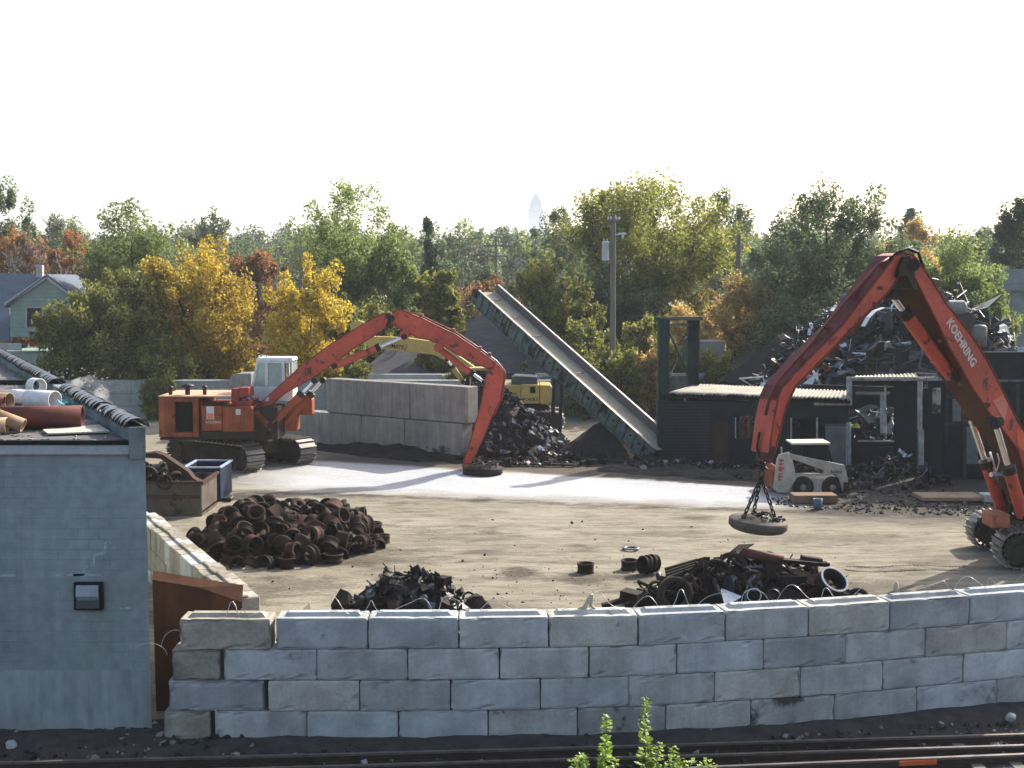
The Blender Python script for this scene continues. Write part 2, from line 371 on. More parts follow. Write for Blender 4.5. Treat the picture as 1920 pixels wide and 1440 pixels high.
LEAF_Y = leaf_mat('golden_leaves', [(0.1232, 0.0885, 0.012), (0.4256, 0.3068, 0.028), (0.7392, 0.5546, 0.055), (0.3024, 0.295, 0.04)], 0.52)
LEAF_YO = leaf_mat('orange_gold_leaves', [(0.0978, 0.0715, 0.0132), (0.322, 0.221, 0.0264), (0.621, 0.455, 0.0495), (0.2415, 0.234, 0.0374)], 0.52)
LEAF_O = leaf_mat('russet_leaves', [(0.0726, 0.033, 0.0158), (0.2166, 0.097, 0.0388), (0.375, 0.195, 0.0674), (0.204, 0.132, 0.048)], 0.56)
LEAF_YG = leaf_mat('yellow_green_leaves', [(0.0348, 0.0488, 0.0131), (0.1236, 0.1393, 0.0287), (0.279, 0.2775, 0.0486), (0.0967, 0.1199, 0.0302)], 0.56)
LEAF_OL = leaf_mat('olive_leaves', [(0.0285, 0.0387, 0.0112), (0.0985, 0.1156, 0.0291), (0.27, 0.2632, 0.051), (0.0864, 0.1123, 0.0306)], 0.56)
LEAF_G = leaf_mat('green_leaves', [(0.0348, 0.0546, 0.0176), (0.1052, 0.152, 0.0433), (0.2376, 0.2898, 0.0741), (0.2006, 0.2042, 0.057)], 0.56)
LEAF_GG = leaf_mat('grey_green_leaves', [(0.0281, 0.0437, 0.0235), (0.0795, 0.1175, 0.055), (0.1658, 0.214, 0.0945), (0.1428, 0.1601, 0.0756)], 0.56)
LEAF_D = leaf_mat('dark_green_leaves', [(0.0121, 0.0231, 0.0132), (0.0333, 0.057, 0.0285), (0.0625, 0.1, 0.0438), (0.06, 0.08, 0.038)], 0.35)
LEAF_B = leaf_mat('brown_dry_leaves', [(0.1056, 0.0694, 0.0298), (0.3078, 0.2108, 0.0798), (0.57, 0.405, 0.135), (0.288, 0.24, 0.084)], 0.56)
LEAF_W = leaf_mat('fresh_weed_leaves', [(0.055, 0.1155, 0.011), (0.1805, 0.2945, 0.0285), (0.4, 0.5, 0.0625), (0.15, 0.26, 0.03)], 0.50)

# ============================================================ SETTING
ZR = -0.92                                     # level of the railway outside the yard
TOPZ = ZR + 4 * 0.612                          # top of the block wall
_tops = [(300, 1160), (516, 1160), (860, 1159), (1030, 1157), (1195, 1153), (1361, 1146), (1518, 1138), (1670, 1128), (1819, 1117), (1965, 1106), (2200, 1088)]
_wp = [P(px, py, TOPZ) for px, py in _tops]
def wall_y(x):
    for a, b in zip(_wp, _wp[1:]):
        if x <= b.x: return a.y + (b.y - a.y) * (x - a.x) / (b.x - a.x)
    a, b = _wp[-2:]
    return a.y + (b.y - a.y) * (x - a.x) / (b.x - a.x)
def wall_at(px):                               # front face of the wall at a picture column (top edge)
    k = (px - 960) / FPX
    x = k * 25
    for _ in range(12): x = k * (wall_y(x) * _cp + (8 - TOPZ) * _sp)
    return Vector((x, wall_y(x), 0))

def hnoise(x, y, s=1.0, seed=0.0):
    return (math.sin(x * 1.3 * s + seed) * math.cos(y * 1.7 * s - seed * 2) + 0.6 * math.sin(x * 3.1 * s + y * 2.3 * s + seed) + 0.4 * math.sin(x * 6.3 * s - y * 5.1 * s + 2 * seed)) / 2

def yard_material():
    m = bpy.data.materials.new('yard_dirt'); m.use_nodes = True; nt = m.node_tree; N = nt.nodes; L = nt.links
    b = N['Principled BSDF']; b.inputs['Roughness'].default_value = 0.95; b.inputs['Specular IOR Level'].default_value = 0.06
    tc = N.new('ShaderNodeTexCoord'); sp = N.new('ShaderNodeSeparateXYZ'); L.new(tc.outputs['Object'], sp.inputs[0])
    def math_(op, a, bb=None, c=None):
        n = N.new('ShaderNodeMath'); n.operation = op
        for i, v in enumerate((a, bb, c)):
            if v is None: continue
            if isinstance(v, (int, float)): n.inputs[i].default_value = v
            else: L.new(v, n.inputs[i])
        return n.outputs[0]
    def noise(sc, stretch=(1, 1, 1), det=9, ro=0.62, off=0):
        mp = N.new('ShaderNodeMapping'); mp.inputs['Scale'].default_value = stretch; mp.inputs['Location'].default_value = (off, off * 0.7, 0)
        L.new(tc.outputs['Object'], mp.inputs[0])
        n = N.new('ShaderNodeTexNoise'); n.inputs['Scale'].default_value = sc; n.inputs['Detail'].default_value = det; n.inputs['Roughness'].default_value = ro
        L.new(mp.outputs[0], n.inputs['Vector']); return n.outputs[0]
    def ramp(src, p0, p1, c0=(0, 0, 0), c1=(1, 1, 1)):
        if p0 > p1: p0, p1, c0, c1 = p1, p0, c1, c0
        r = N.new('ShaderNodeValToRGB'); r.color_ramp.elements[0].position = p0; r.color_ramp.elements[1].position = p1
        r.color_ramp.elements[0].color = (*c0, 1); r.color_ramp.elements[1].color = (*c1, 1); L.new(src, r.inputs[0]); return r.outputs[0]
    def mix(f, a, bb, mode='MIX'):
        n = N.new('ShaderNodeMixRGB'); n.blend_type = mode
        if isinstance(f, (int, float)): n.inputs[0].default_value = f
        else: L.new(f, n.inputs[0])
        for i, v in ((1, a), (2, bb)):
            if isinstance(v, tuple): n.inputs[i].default_value = (*v, 1)
            else: L.new(v, n.inputs[i])
        return n.outputs[0]
    x, y = sp.outputs[0], sp.outputs[1]
    big = noise(0.22, (0.55, 1, 1), 6)
    streak = noise(1.9, (0.42, 1.05, 1), 12, 0.76, 3)
    fine = noise(9, (0.6, 1.2, 1), 8, 0.7, 11)
    base = mix(ramp(big, 0.36, 0.66), (0.142, 0.127, 0.094), (0.218, 0.196, 0.149))
    base = mix(ramp(streak, 0.40, 0.62), base, mix(0.7, base, (0.295, 0.268, 0.207)))
    base = mix(math_('MULTIPLY', ramp(streak, 0.47, 0.36), 0.8), base, (0.125, 0.105, 0.08))
    base = mix(math_('MULTIPLY', ramp(fine, 0.57, 0.70), 0.6), base, (0.10, 0.082, 0.062))
    # wheel ruts running across the yard
    rut = N.new('ShaderNodeTexWave'); rut.wave_type = 'BANDS'; rut.bands_direction = 'Y'; rut.inputs['Scale'].default_value = 0.42; rut.inputs['Distortion'].default_value = 7
    rut.inputs['Detail'].default_value = 3; rut.inputs['Detail Scale'].default_value = 0.5
    mpw = N.new('ShaderNodeMapping'); mpw.inputs['Scale'].default_value = (0.25, 1, 1); L.new(tc.outputs['Object'], mpw.inputs[0]); L.new(mpw.outputs[0], rut.inputs[0])
    base = mix(math_('MULTIPLY', ramp(rut.outputs['Fac'], 0.80, 0.96), 0.42), base, (0.15, 0.125, 0.098))
    # oil and soot stains
    oil = noise(0.55, (0.6, 1, 1), 7, 0.6, 23)
    near = ramp(y, 0.0, 1.0)  # placeholder, replaced below
    yy = N.new('ShaderNodeMapRange'); yy.inputs[1].default_value = 38; yy.inputs[2].default_value = 33; L.new(y, yy.inputs[0])
    o2 = math_('ADD', oil, math_('MULTIPLY', yy.outputs[0], 0.045))
    base = mix(math_('MULTIPLY', ramp(o2, 0.575, 0.66), 0.8), base, (0.085, 0.070, 0.055))
    pale = noise(0.33, (0.7, 1.1, 1), 7, 0.62, 41)
    base = mix(math_('MULTIPLY', ramp(pale, 0.54, 0.66), 0.5), base, (0.33, 0.303, 0.24))
    # oil and dirt patches where scrap has lain
    tot = None; wv = math_('MULTIPLY_ADD', fine, 1.6, -0.8); wv2 = math_('MULTIPLY_ADD', streak, 2.4, -1.2)
    for (px, py, rx, ry, k) in ((975, 1075, 0.55, 0.7, 1.0), (1110, 1083, 1.0, 0.7, 0.8), (1205, 1085, 0.9, 0.7, 0.8), (690, 1050, 2.0, 0.7, 0.7), (560, 1098, 1.6, 1.0, 0.75), (470, 1120, 0.9, 1.2, 0.7), (1080, 1055, 1.6, 0.4, 0.6),
                               (640, 1040, 2.3, 1.2, 0.7), (1250, 1000, 2.5, 0.5, 0.35), (900, 1010, 2.2, 0.5, 0.3), (1560, 1010, 3.0, 0.9, 0.5), (430, 900, 2.6, 0.8, 0.6), (860, 1140, 2.0, 0.9, 0.6), (1640, 1100, 1.2, 0.8, 0.6)):
        q = P(px, py, 0)
        ex_ = math_('DIVIDE', math_('SUBTRACT', x, q.x), rx); ey_ = math_('DIVIDE', math_('SUBTRACT', y, q.y), ry)
        dd = math_('SQRT', math_('ADD', math_('MULTIPLY', ex_, ex_), math_('MULTIPLY', ey_, ey_)))
        mr_ = N.new('ShaderNodeMapRange'); mr_.inputs[1].default_value = 1.3; mr_.inputs[2].default_value = 0.55; mr_.inputs[4].default_value = k
        L.new(math_('ADD', dd, math_('ADD', wv, wv2)), mr_.inputs[0])
        tot = mr_.outputs[0] if tot is None else math_('MAXIMUM', tot, mr_.outputs[0])
    base = mix(math_('MULTIPLY', tot, 0.9), base, mix(ramp(fine, 0.42, 0.62), (0.042, 0.035, 0.028), (0.11, 0.094, 0.072)))
    # concrete apron: pale strip between two lines, crisp behind, swallowed by dirt in front
    wob = math_('MULTIPLY_ADD', noise(0.8, (0.5, 1, 1), 8, 0.65, 5), 3.2, -1.6)
    lo = math_('SUBTRACT', y, math_('MULTIPLY_ADD', x, -0.22, 47.0))
    hi = math_('SUBTRACT', math_('MULTIPLY_ADD', x, -0.41, 53.7), y)
    mlo = N.new('ShaderNodeMapRange'); mlo.inputs[1].default_value = -0.7; mlo.inputs[2].default_value = 1.6; L.new(math_('ADD', lo, wob), mlo.inputs[0])
    mhi = N.new('ShaderNodeMapRange'); mhi.inputs[1].default_value = -0.1; mhi.inputs[2].default_value = 0.35; L.new(math_('ADD', hi, math_('MULTIPLY', wob, 0.25)), mhi.inputs[0])
    mx1 = N.new('ShaderNodeMapRange'); mx1.inputs[1].default_value = 11.2; mx1.inputs[2].default_value = 9.4; L.new(math_('ADD', x, wob), mx1.inputs[0])
    mx0 = N.new('ShaderNodeMapRange'); mx0.inputs[1].default_value = -12.5; mx0.inputs[2].default_value = -8; L.new(math_('ADD', x, wob), mx0.inputs[0])
    slab = math_('MULTIPLY', math_('MULTIPLY', mlo.outputs[0], mhi.outputs[0]), math_('MULTIPLY', mx1.outputs[0], mx0.outputs[0]))
    slabc = mix(ramp(fine, 0.45, 0.7), (0.41, 0.415, 0.42), (0.31, 0.31, 0.31))
    slabc = mix(math_('MULTIPLY', ramp(streak, 0.40, 0.30), 0.6), slabc, (0.33, 0.30, 0.25))
    base = mix(slab, base, slabc)
    # dark line of crushed dirt at the front of the apron
    dl = math_('ABSOLUTE', math_('ADD', lo, math_('MULTIPLY_ADD', wob, 0.22, 0.55)))
    dm = N.new('ShaderNodeMapRange'); dm.inputs[1].default_value = 0.55; dm.inputs[2].default_value = 0.12; L.new(dl, dm.inputs[0])
    base = mix(math_('MULTIPLY', dm.outputs[0], math_('MULTIPLY', 0.92, ramp(streak, 0.66, 0.44))), base, (0.05, 0.042, 0.035))
    # sooty ground in front of the burnt shed
    sx = N.new('ShaderNodeMapRange'); sx.inputs[1].default_value = 9.2; sx.inputs[2].default_value = 11.2; L.new(math_('ADD', x, wob), sx.inputs[0])
    sy = N.new('ShaderNodeMapRange'); sy.inputs[1].default_value = 41.2; sy.inputs[2].default_value = 44.2; L.new(math_('ADD', y, math_('MULTIPLY', wob, 1.4)), sy.inputs[0])
    soot = math_('MULTIPLY', sx.outputs[0], sy.outputs[0])
    base = mix(math_('MULTIPLY', soot, 0.93), base, mix(ramp(fine, 0.45, 0.70), (0.032, 0.029, 0.027), (0.105, 0.093, 0.078)))
    # behind the apron
    bk = N.new('ShaderNodeMapRange'); bk.inputs[1].default_value = 0.0; bk.inputs[2].default_value = 0.5
    L.new(math_('MULTIPLY', hi, -1.0), bk.inputs[0]); bf = N.new('ShaderNodeMapRange'); bf.inputs[1].default_value = 62; bf.inputs[2].default_value = 58; L.new(y, bf.inputs[0])
    bx = N.new('ShaderNodeMapRange'); bx.inputs[1].default_value = -9.6; bx.inputs[2].default_value = -8.2; L.new(x, bx.inputs[0])
    base = mix(math_('MULTIPLY', math_('MULTIPLY', bk.outputs[0], bf.outputs[0]), math_('MULTIPLY', bx.outputs[0], 0.85)), base, (0.075, 0.062, 0.052))
    L.new(base, b.inputs['Base Color'])
    bp = N.new('ShaderNodeBump'); bp.inputs['Strength'].default_value = 0.8; bp.inputs['Distance'].default_value = 0.09
    hgt = math_('ADD', math_('MULTIPLY', streak, 0.9), math_('MULTIPLY', fine, 0.5)); L.new(hgt, bp.inputs['Height']); L.new(bp.outputs[0], b.inputs['Normal'])
    return m
YARD = yard_material()

def grid_mesh(xs, rows, zf, name, mat):
    mb = MB(); nx = len(xs); vs = []
    for r in rows:
        for x in xs:
            X, Y, Z = zf(x, r); vs.append((X, Y, Z))
    fs = [(j * nx + i, j * nx + i + 1, (j + 1) * nx + i + 1, (j + 1) * nx + i) for j in range(len(rows) - 1) for i in range(nx - 1)]
    mb.add(vs, fs, 0, True)
    return mb.build(name, mat, world=True)

def yard_z(x, y):
    z = 0.035 * hnoise(x, y * 1.4, 0.55, 1.0) + 0.015 * hnoise(x, y, 2.1, 4.0)
    if x < -5.2:
        t = max(0.0, min(1.0, (y - 25.0) / 3.6)); t = t * t * (3 - 2 * t); k = max(0.0, min(1.0, (-5.2 - x) / 0.6))
        z += k * (1 - t) * (ZR + 0.05)
    return z
def yard_pt(x, r):
    y0 = wall_y(x) + 0.36 if x > -5.5 else 24.9
    y = y0 + r
    return x, y, yard_z(x, y)
xs = list(np.arange(-30, -12, 1.0)) + list(np.arange(-12, 20, 0.35)) + list(np.arange(20, 46, 1.5))
rows = list(np.arange(0, 32, 0.35)) + list(np.arange(32, 95, 2.0))
tag(grid_mesh(xs, rows, yard_pt, 'yard_ground', YARD), kind='structure')
TERR = M('far_ground', (0.14, 0.13, 0.085), (0.09, 0.085, 0.055), 0.05, 0.95)
mb = MB(); mb.add([(-3000, 60, -0.12), (3000, 60, -0.12), (3000, 3200, -0.12), (-3000, 3200, -0.12)], [(0, 1, 2, 3)])
mb.add([(-3000, 30, -0.12), (-20, 30, -0.12), (-20, 60, -0.12), (-3000, 60, -0.12), (30, 30, -0.12), (3000, 30, -0.12), (3000, 60, -0.12), (30, 60, -0.12)], [(0, 1, 2, 3), (4, 5, 6, 7)])
tag(mb.build('ground', TERR, world=True), kind='structure')
def rail_pt(x, y):
    z = ZR + 0.04 * hnoise(x, y, 1.3, 2) + 0.02 * hnoise(x, y, 4, 7)
    wy = wall_y(x)
    if y > wy - 0.75: z += 0.10 * min(1, (y - wy + 0.75) / 0.5)
    return x, y, z
tag(grid_mesh(list(np.arange(-26, 26, 0.3)), list(np.arange(17, 23, 0.5)) + list(np.arange(23, 30.2, 0.16)), rail_pt, 'railway_ground', BALLAST), kind='structure')
mb = MB(); mb.add([(-300, -60, ZR - 0.1), (300, -60, ZR - 0.1), (300, 31, ZR - 0.1), (-300, 31, ZR - 0.1)], [(0, 1, 2, 3)])
tag(mb.build('verge', BALLAST, world=True), kind='structure')

# ------------------------------------------------------------ rails in front of the wall
def rail(label, pts, mark=None):
    ps = [P(px, py, ZR + 0.19) for px, py in pts]
    a, b = ps[0], ps[-1]; d = (b - a).normalized(); a = a - d * 6; b = b + d * 6
    ps = [a] + ps[1:-1] + [b]
    t = thing('rail', label, 'rail', (ps[len(ps) // 2].x, ps[len(ps) // 2].y, ZR))
    body, head, foot = MB(), MB(), MB()
    for p, q in zip(ps, ps[1:]):
        z = Vector((0, 0, 1))
        body.beam(p - z * 0.095, q - z * 0.095, 0.022, 0.11)
        head.beam(p - z * 0.02, q - z * 0.02, 0.075, 0.04)
        foot.beam(p - z * 0.16, q - z * 0.16, 0.15, 0.022)
    body.build('rail_web', RAIL, t); head.build('rail_head', RAILTOP, t); foot.build('rail_foot', RAIL, t)
    return t, ps
rail('dark rusty rail nearest the foot of the block wall', [(0, 1427), (700, 1411), (1000, 1403), (1920, 1374)])
rail('middle rusty rail of the three below the block wall', [(434, 1440), (700, 1433), (1000, 1424), (1920, 1396)])
t3, ps3 = rail('foremost rail with a worn pale head and an orange paint mark', [(1330, 1437), (1920, 1413)])
a, b = P(1682, 1428, ZR + 0.12), P(1752, 1425, ZR + 0.12)
mb = MB(); d = (b - a).normalized(); n = Vector((d.y, -d.x, 0))
yl = ps3[0] + (ps3[1] - ps3[0]) * ((a.x - ps3[0].x) / (ps3[1].x - ps3[0].x)) 
off = Vector((0, yl.y - a.y, 0))
mb.beam(a + off + n * 0.045, b + off + n * 0.045, 0.05, 0.085)
mb.build('orange_paint_mark', ORANGEMARK, t3)
def dec(px, py): return P(px, py, ZR + 0.05)
for k in range(3):
    x = 10.1 - k * 0.75
    mb = MB(); y = 23.0 + 0.05 * x; F = frame((x, y, ZR), (0.02, 1))
    mb.boxf(F, -1.9, 0.9, -0.12, 0.12, -0.06, 0.045)
    tag(mb.build('sleeper', WOODP, bevel=0.01), 'grey weathered timber sleeper under the foremost rail', 'sleeper', 'sleepers under the foremost rail')

# ------------------------------------------------------------ front wall of stacked concrete blocks
rng = random.Random(7)
WB = P(960, 1386, ZR)
fw = thing('concrete_block_wall', 'long curved wall of four courses of large pale grey concrete blocks beside the rails', 'block wall', (0, wall_y(0), ZR))
courses = [
    [398, 573, 745, 915, 1084, 1250, 1411, 1568, 1724, 1875, 2030],
    [500, 673, 844, 1014, 1181, 1342, 1504, 1658, 1810, 1955],
    [418, 593, 764, 936, 1105, 1270, 1433, 1588, 1738, 1889, 2040],
    [516, 689, 860, 1029, 1197, 1361, 1518, 1670, 1819, 1965],
]
first = [(302, 391), (312, 493), (319, 411), (336, 508)]
def rough_block(F, L_, D, H, r, key=False, chip=0.0):
    """block with worn, slightly broken arrises; u along, v depth, w up"""
    mb = MB(); nu, nw = max(3, int(L_ / 0.16)), 5
    def edge(u, w):
        e = 0.0
        du, dw = min(u, L_ - u), min(w, H - w)
        for dd in (du, dw):
            if dd < 0.04: e += 0.013 * (1 - dd / 0.04) ** 1.2
        e += 0.004 * r.uniform(-1, 1)
        if chip and (dw < 0.06 or du < 0.06) and r.random() < chip: e += r.uniform(0.01, 0.06)
        return e
    us = sorted(set([0, 0.012, 0.045, L_ - 0.045, L_ - 0.012, L_] + [L_ * i / nu for i in range(1, nu)]))
    ws = sorted(set([0, 0.012, 0.045, H - 0.045, H - 0.012, H] + [H * i / nw for i in range(1, nw)]))
    def face(v0, sgn):
        vs = []
        for w_ in ws:
            for u in us:
                e = edge(u, w_)
                uu = min(max(u, 0.010 * (e > 0.02)), L_ - 0.010 * (e > 0.02)); ww = w_ - (0.010 if (e > 0.02 and w_ > H / 2) else 0)
                vs.append(F(uu, v0 + sgn * e, ww))
        n = len(us); fs = []
        for j in range(len(ws) - 1):
            for i in range(n - 1):
                q = (j * n + i, j * n + i + 1, (j + 1) * n + i + 1, (j + 1) * n + i)
                fs.append(q if sgn > 0 else q[::-1])
        return vs, fs
    v1, f1 = face(0.0, 1); v2, f2 = face(D, -1)
    mb.add(v1, f1); mb.add(v2, f2)
    n, m = len(us), len(ws); o = n * m
    for j in (0, m - 1):
        for i in range(n - 1):
            q = (j * n + i, j * n + i + 1, o + j * n + i + 1, o + j * n + i); mb.f.append(q if j else q[::-1]); mb.m.append(0); mb.sm.append(False)
    for i in (0, n - 1):
        for j in range(m - 1):
            q = (j * n + i, (j + 1) * n + i, o + (j + 1) * n + i, o + j * n + i); mb.f.append(q if i == 0 else q[::-1]); mb.m.append(0); mb.sm.append(False)
    if key:
        c = [F(0.12, 0.16, H - 0.005), F(L_ - 0.12, 0.16, H - 0.005), F(L_ - 0.12, D - 0.16, H - 0.005), F(0.12, D - 0.16, H - 0.005)]
        t_ = [F(0.2, 0.22, H + 0.07), F(L_ - 0.2, 0.22, H + 0.07), F(L_ - 0.2, D - 0.22, H + 0.07), F(0.2, D - 0.22, H + 0.07)]
        mb.hexa(c + t_)
    return mb
for ci, js in enumerate(courses):
    z0 = ZR + ci * 0.612
    spans = [first[ci]] + list(zip(js, js[1:]))
    for k, (pa, pb) in enumerate(spans):
        a, b = wall_at(pa), wall_at(pb)
        d = (b - a); L_ = d.length; d.normalize()
        gap = 0.006 + rng.uniform(0, 0.012)
        out = rng.uniform(-0.025, 0.025)
        an = rng.uniform(-0.008, 0.008); d2 = (d.x * math.cos(an) - d.y * math.sin(an), d.x * math.sin(an) + d.y * math.cos(an))
        F = frame(a + Vector((d.x * gap, d.y * gap + out, z0 + 0.008)), d2)
        mb = rough_block(F, L_ - 2 * gap, 0.61, 0.598, rng, key=(ci == 3), chip=0.35 if k == 0 else 0.10)
        mb.build('block', CONC_W if (k == 0 and ci != 1) else rng.choices([CONC, CONC_COOL, CONC_WARM, CONC_S], [4, 4, 2, 4 if ci == 0 else 0.6])[0], fw)

mb = MB()  # unseen bank added behind the wall to keep light out of the gaps
_xs = list(np.arange(-4.7, 14.5, 0.4))
for xa, xb in zip(_xs, _xs[1:]):
    ya, yb = wall_y(xa) + 0.64, wall_y(xb) + 0.64
    mb.hexa([(xa, ya, ZR), (xb, yb, ZR), (xb, yb + 1.3, ZR), (xa, ya + 1.3, ZR), (xa, ya, 1.05 + 0.1 * math.sin(xa * 3)), (xb, yb, 1.05 + 0.1 * math.sin(xb * 3)), (xb, yb + 1.3, 0.02), (xa, ya + 1.3, 0.02)])
tag(mb.build('soil_bank_or_backing', BLACKSOIL), 'unseen dark backing added behind the front block wall', 'soil bank', kind='stuff')

# the inner wall of blocks laid end-on, running away from the front wall
dI = Vector((-0.447, 0.894, 0)); O_I = Vector((-5.05, 26.02, 0))
iw = thing('concrete_block_wall', 'long low wall of end-on concrete blocks running back from the broken end of the front wall', 'block wall', tuple(O_I))
for ci in range(3):
    n = 18
    for k in range(n):
        wdt = 0.61
        jit = rng.uniform(-0.03, 0.03)
        F = frame(O_I + dI * (k * wdt + 0.01 + (ci % 2) * 0.0) + Vector((-0.80 + jit, -0.05 + jit * 0.5, -0.33 + ci * 0.605)), dI)
        # u along wall, v to the left (-x side)
        mb = MB()
        mb.boxf(F, 0, wdt - 0.02, -0.7, -0.06, 0, 0.595)
        if ci == 2: mb.boxf(F, 0.0, wdt - 0.021, -0.47, -0.30, 0.594, 0.645)
        mb.build('block', CONC_W if rng.random() < 0.75 else CONC_L, iw, bevel=0.025)

# ------------------------------------------------------------ razor wire along the front wall
mb = MB()
def coil(px0, px1, r, pitch, seed):
    rr = random.Random(seed); pts = []; a, b = wall_at(px0), wall_at(px1); L_ = (b - a).length; n = int(L_ / pitch * 18); ph = rr.uniform(0, 6)
    for i in range(n + 1):
        s = i / n; px = px0 + (px1 - px0) * s; q = wall_at(px)
        t = ph + 2 * math.pi * (s * L_ / pitch + 0.12 * math.sin(5 * s * L_ / pitch))
        rad = r * (1 + 0.18 * math.sin(3.1 * s * L_ + seed))
        pts.append((q.x + 0.10 * math.sin(t * 0.5), q.y + 0.3 + rad * 0.9 * math.cos(t), TOPZ + 0.03 + rad * 0.85 + rad * math.sin(t)))
    mb.path(pts, 0.0055, 4)
coil(610, 960, 0.15, 0.80, 1); coil(1120, 1640, 0.17, 0.78, 2); coil(1740, 2000, 0.14, 0.66, 5)
for s in range(24):
    px = 980 + s * 5.5
wv = [wall_at(px) + Vector((0, 0.28 + 0.05 * math.sin(px), TOPZ + 0.05 + 0.04 * math.sin(px * 0.7))) for px in range(600, 1960, 22)]
mb.path(wv, 0.006, 4)
tag(mb.build('razor_wire', WIRE), 'loose coil of thin silvery razor wire along the top of the front block wall', 'razor wire')
mb = MB()
q = wall_at(430)
mb.path([(q.x + dx, q.y + 0.1 + 0.05 * math.sin(dx * 9), TOPZ + dz) for dx, dz in [(-0.2, 0.02), (-0.08, 0.03), (0.0, 0.28), (0.05, 0.31), (0.1, 0.2), (0.16, -0.05), (0.2, 0.16), (0.38, 0.03), (0.6, 0.12)]], 0.009, 4)
q = wall_at(300)
mb.path([(q.x - 0.25 + 0.35 * math.cos(t), q.y + 0.1 + 0.02 * t, 0.75 + 0.26 * math.sin(t)) for t in np.arange(0.1, 2.6, 0.2)], 0.008, 4)
mb.path([(q.x + 0.3 + 0.28 * math.cos(t), q.y - 0.02, 0.95 + 0.36 * math.sin(t)) for t in np.arange(1.3, 3.3, 0.2)], 0.008, 4)
tag(mb.build('tangled_wire', WIRE), 'tangled strands of barbed wire at the broken left end of the front wall', 'wire')

# ------------------------------------------------------------ leaning rusty sheet
mb = MB()
bl, br = Vector((-7.28, 25.60, -0.75)), Vector((-5.42, 25.60, -0.75))
ml, mr = A(286, 1088, 25.72), A(454, 1130, 25.68)
mm1 = A(372, 1102, 25.70)
tl, tr = A(287, 1071, 25.95), A(456, 1098, 26.02)  # upper band bent back, a bend added so that it catches the sun
mb.sheet([bl, br, mr, mm1, ml], 0.012); mb.sheet([ml, mm1, tl + (tr - tl) * 0.5], 0.012); mb.sheet([ml, tl + (tr - tl) * 0.5, tl], 0.012)
mb.sheet([mm1, mr, tr], 0.012); mb.sheet([mm1, tr, tl + (tr - tl) * 0.5], 0.012)
tag(mb.build('rusty_sheet', RUST_O), 'large rust orange steel sheet leaning between the painted building and the block wall', 'steel sheet')

# ------------------------------------------------------------ painted block building on the left
def block_paint(name, c1, c2, mort, bw, bh, patch):
    m = M(name, c1, c2, 0.6, 0.75, spot=patch, spot_t=0.54, spot_scale=0.45, blot=0.12, streak=0.08); nt = m.node_tree; N = nt.nodes; L = nt.links; b = N['Principled BSDF']
    br = N.new('ShaderNodeTexBrick'); br.inputs['Scale'].default_value = 1; br.inputs['Brick Width'].default_value = bw; br.inputs['Row Height'].default_value = bh
    br.inputs['Mortar Size'].default_value = 0.012; br.inputs['Mortar Smooth'].default_value = 0.4
    br.inputs['Color1'].default_value = (1, 1, 1, 1); br.inputs['Color2'].default_value = (0.93, 0.93, 0.94, 1); br.inputs['Mortar'].default_value = (mort, mort, mort, 1)
    mp = N.new('ShaderNodeMapping'); mp.inputs['Rotation'].default_value = (R(90), 0, 0)
    tc = [n for n in N if n.type == 'TEX_COORD'][0]; L.new(tc.outputs['Object'], mp.inputs[0]); L.new(mp.outputs[0], br.inputs[0])
    src = b.inputs['Base Color'].links[0].from_socket; mx = N.new('ShaderNodeMixRGB'); mx.blend_type = 'MULTIPLY'; mx.inputs[0].default_value = 1
    # mortar shows only here and there under the paint
    no = N.new('ShaderNodeTexNoise'); no.inputs['Scale'].default_value = 0.9; L.new(tc.outputs['Object'], no.inputs[0])
    rp = N.new('ShaderNodeValToRGB'); rp.color_ramp.elements[0].position = 0.42; rp.color_ramp.elements[1].position = 0.66; L.new(no.outputs[0], rp.inputs[0])
    L.new(rp.outputs[0], mx.inputs[0]); L.new(src, mx.inputs[1]); L.new(br.outputs[0], mx.inputs[2]); L.new(mx.outputs[0], b.inputs['Base Color'])
    bp = N.new('ShaderNodeBump'); bp.inputs['Strength'].default_value = 0.35; bp.inputs['Distance'].default_value = 0.01; L.new(br.outputs['Fac'], bp.inputs['Height']); bp.invert = True
    L.new(bp.outputs[0], b.inputs['Normal'])
    return m
BPAINT = block_paint('pale_blue_block_paint', (0.265, 0.30, 0.308), (0.225, 0.262, 0.272), 0.80, 0.41, 0.205, (0.225, 0.272, 0.26))
BBASE = M('pale_foundation', (0.30, 0.335, 0.335), (0.24, 0.27, 0.27), 0.8, 0.85, bump=0.15, spot=(0.23, 0.25, 0.24), spot_t=0.58, spot_scale=0.8, stretch=(1, 1, 0.5), streak=0.15, blot=0.15)
BX, BY = -7.16, 24.8
RZ = 4.93
d2 = Vector((-0.447, 0.894, 0)); nd = Vector((0.894, 0.447, 0))
bd = thing('painted_block_building', 'pale blue painted concrete block building with a cluttered flat roof', 'building', (-12, 26, ZR))
e0, e1 = Vector((BX, BY, 0)), Vector((BX, BY, 0)) + d2 * 36
zz = lambda v, z: Vector((v.x, v.y, z))
mb = MB(); mb.prism([zz(e0, ZR - 0.3), Vector((-24, BY, ZR - 0.3)), Vector((-42, BY + 36 * 0.894, ZR - 0.3)), zz(e1, ZR - 0.3)], (0, 0, RZ - 0.11 - ZR + 0.3))
mb.build('wall', BPAINT, bd)
mb = MB(); mb.box(-24, BX + 0.012, BY - 0.03, BY - 0.0025, ZR - 0.3, 0.36)
for k in range(9):
    x = BX - 0.3 - k * 0.93
    mb.box(x - 0.012, x + 0.012, BY - 0.036, BY - 0.03, ZR - 0.3, 0.35)
mb.build('foundation', BBASE, bd)
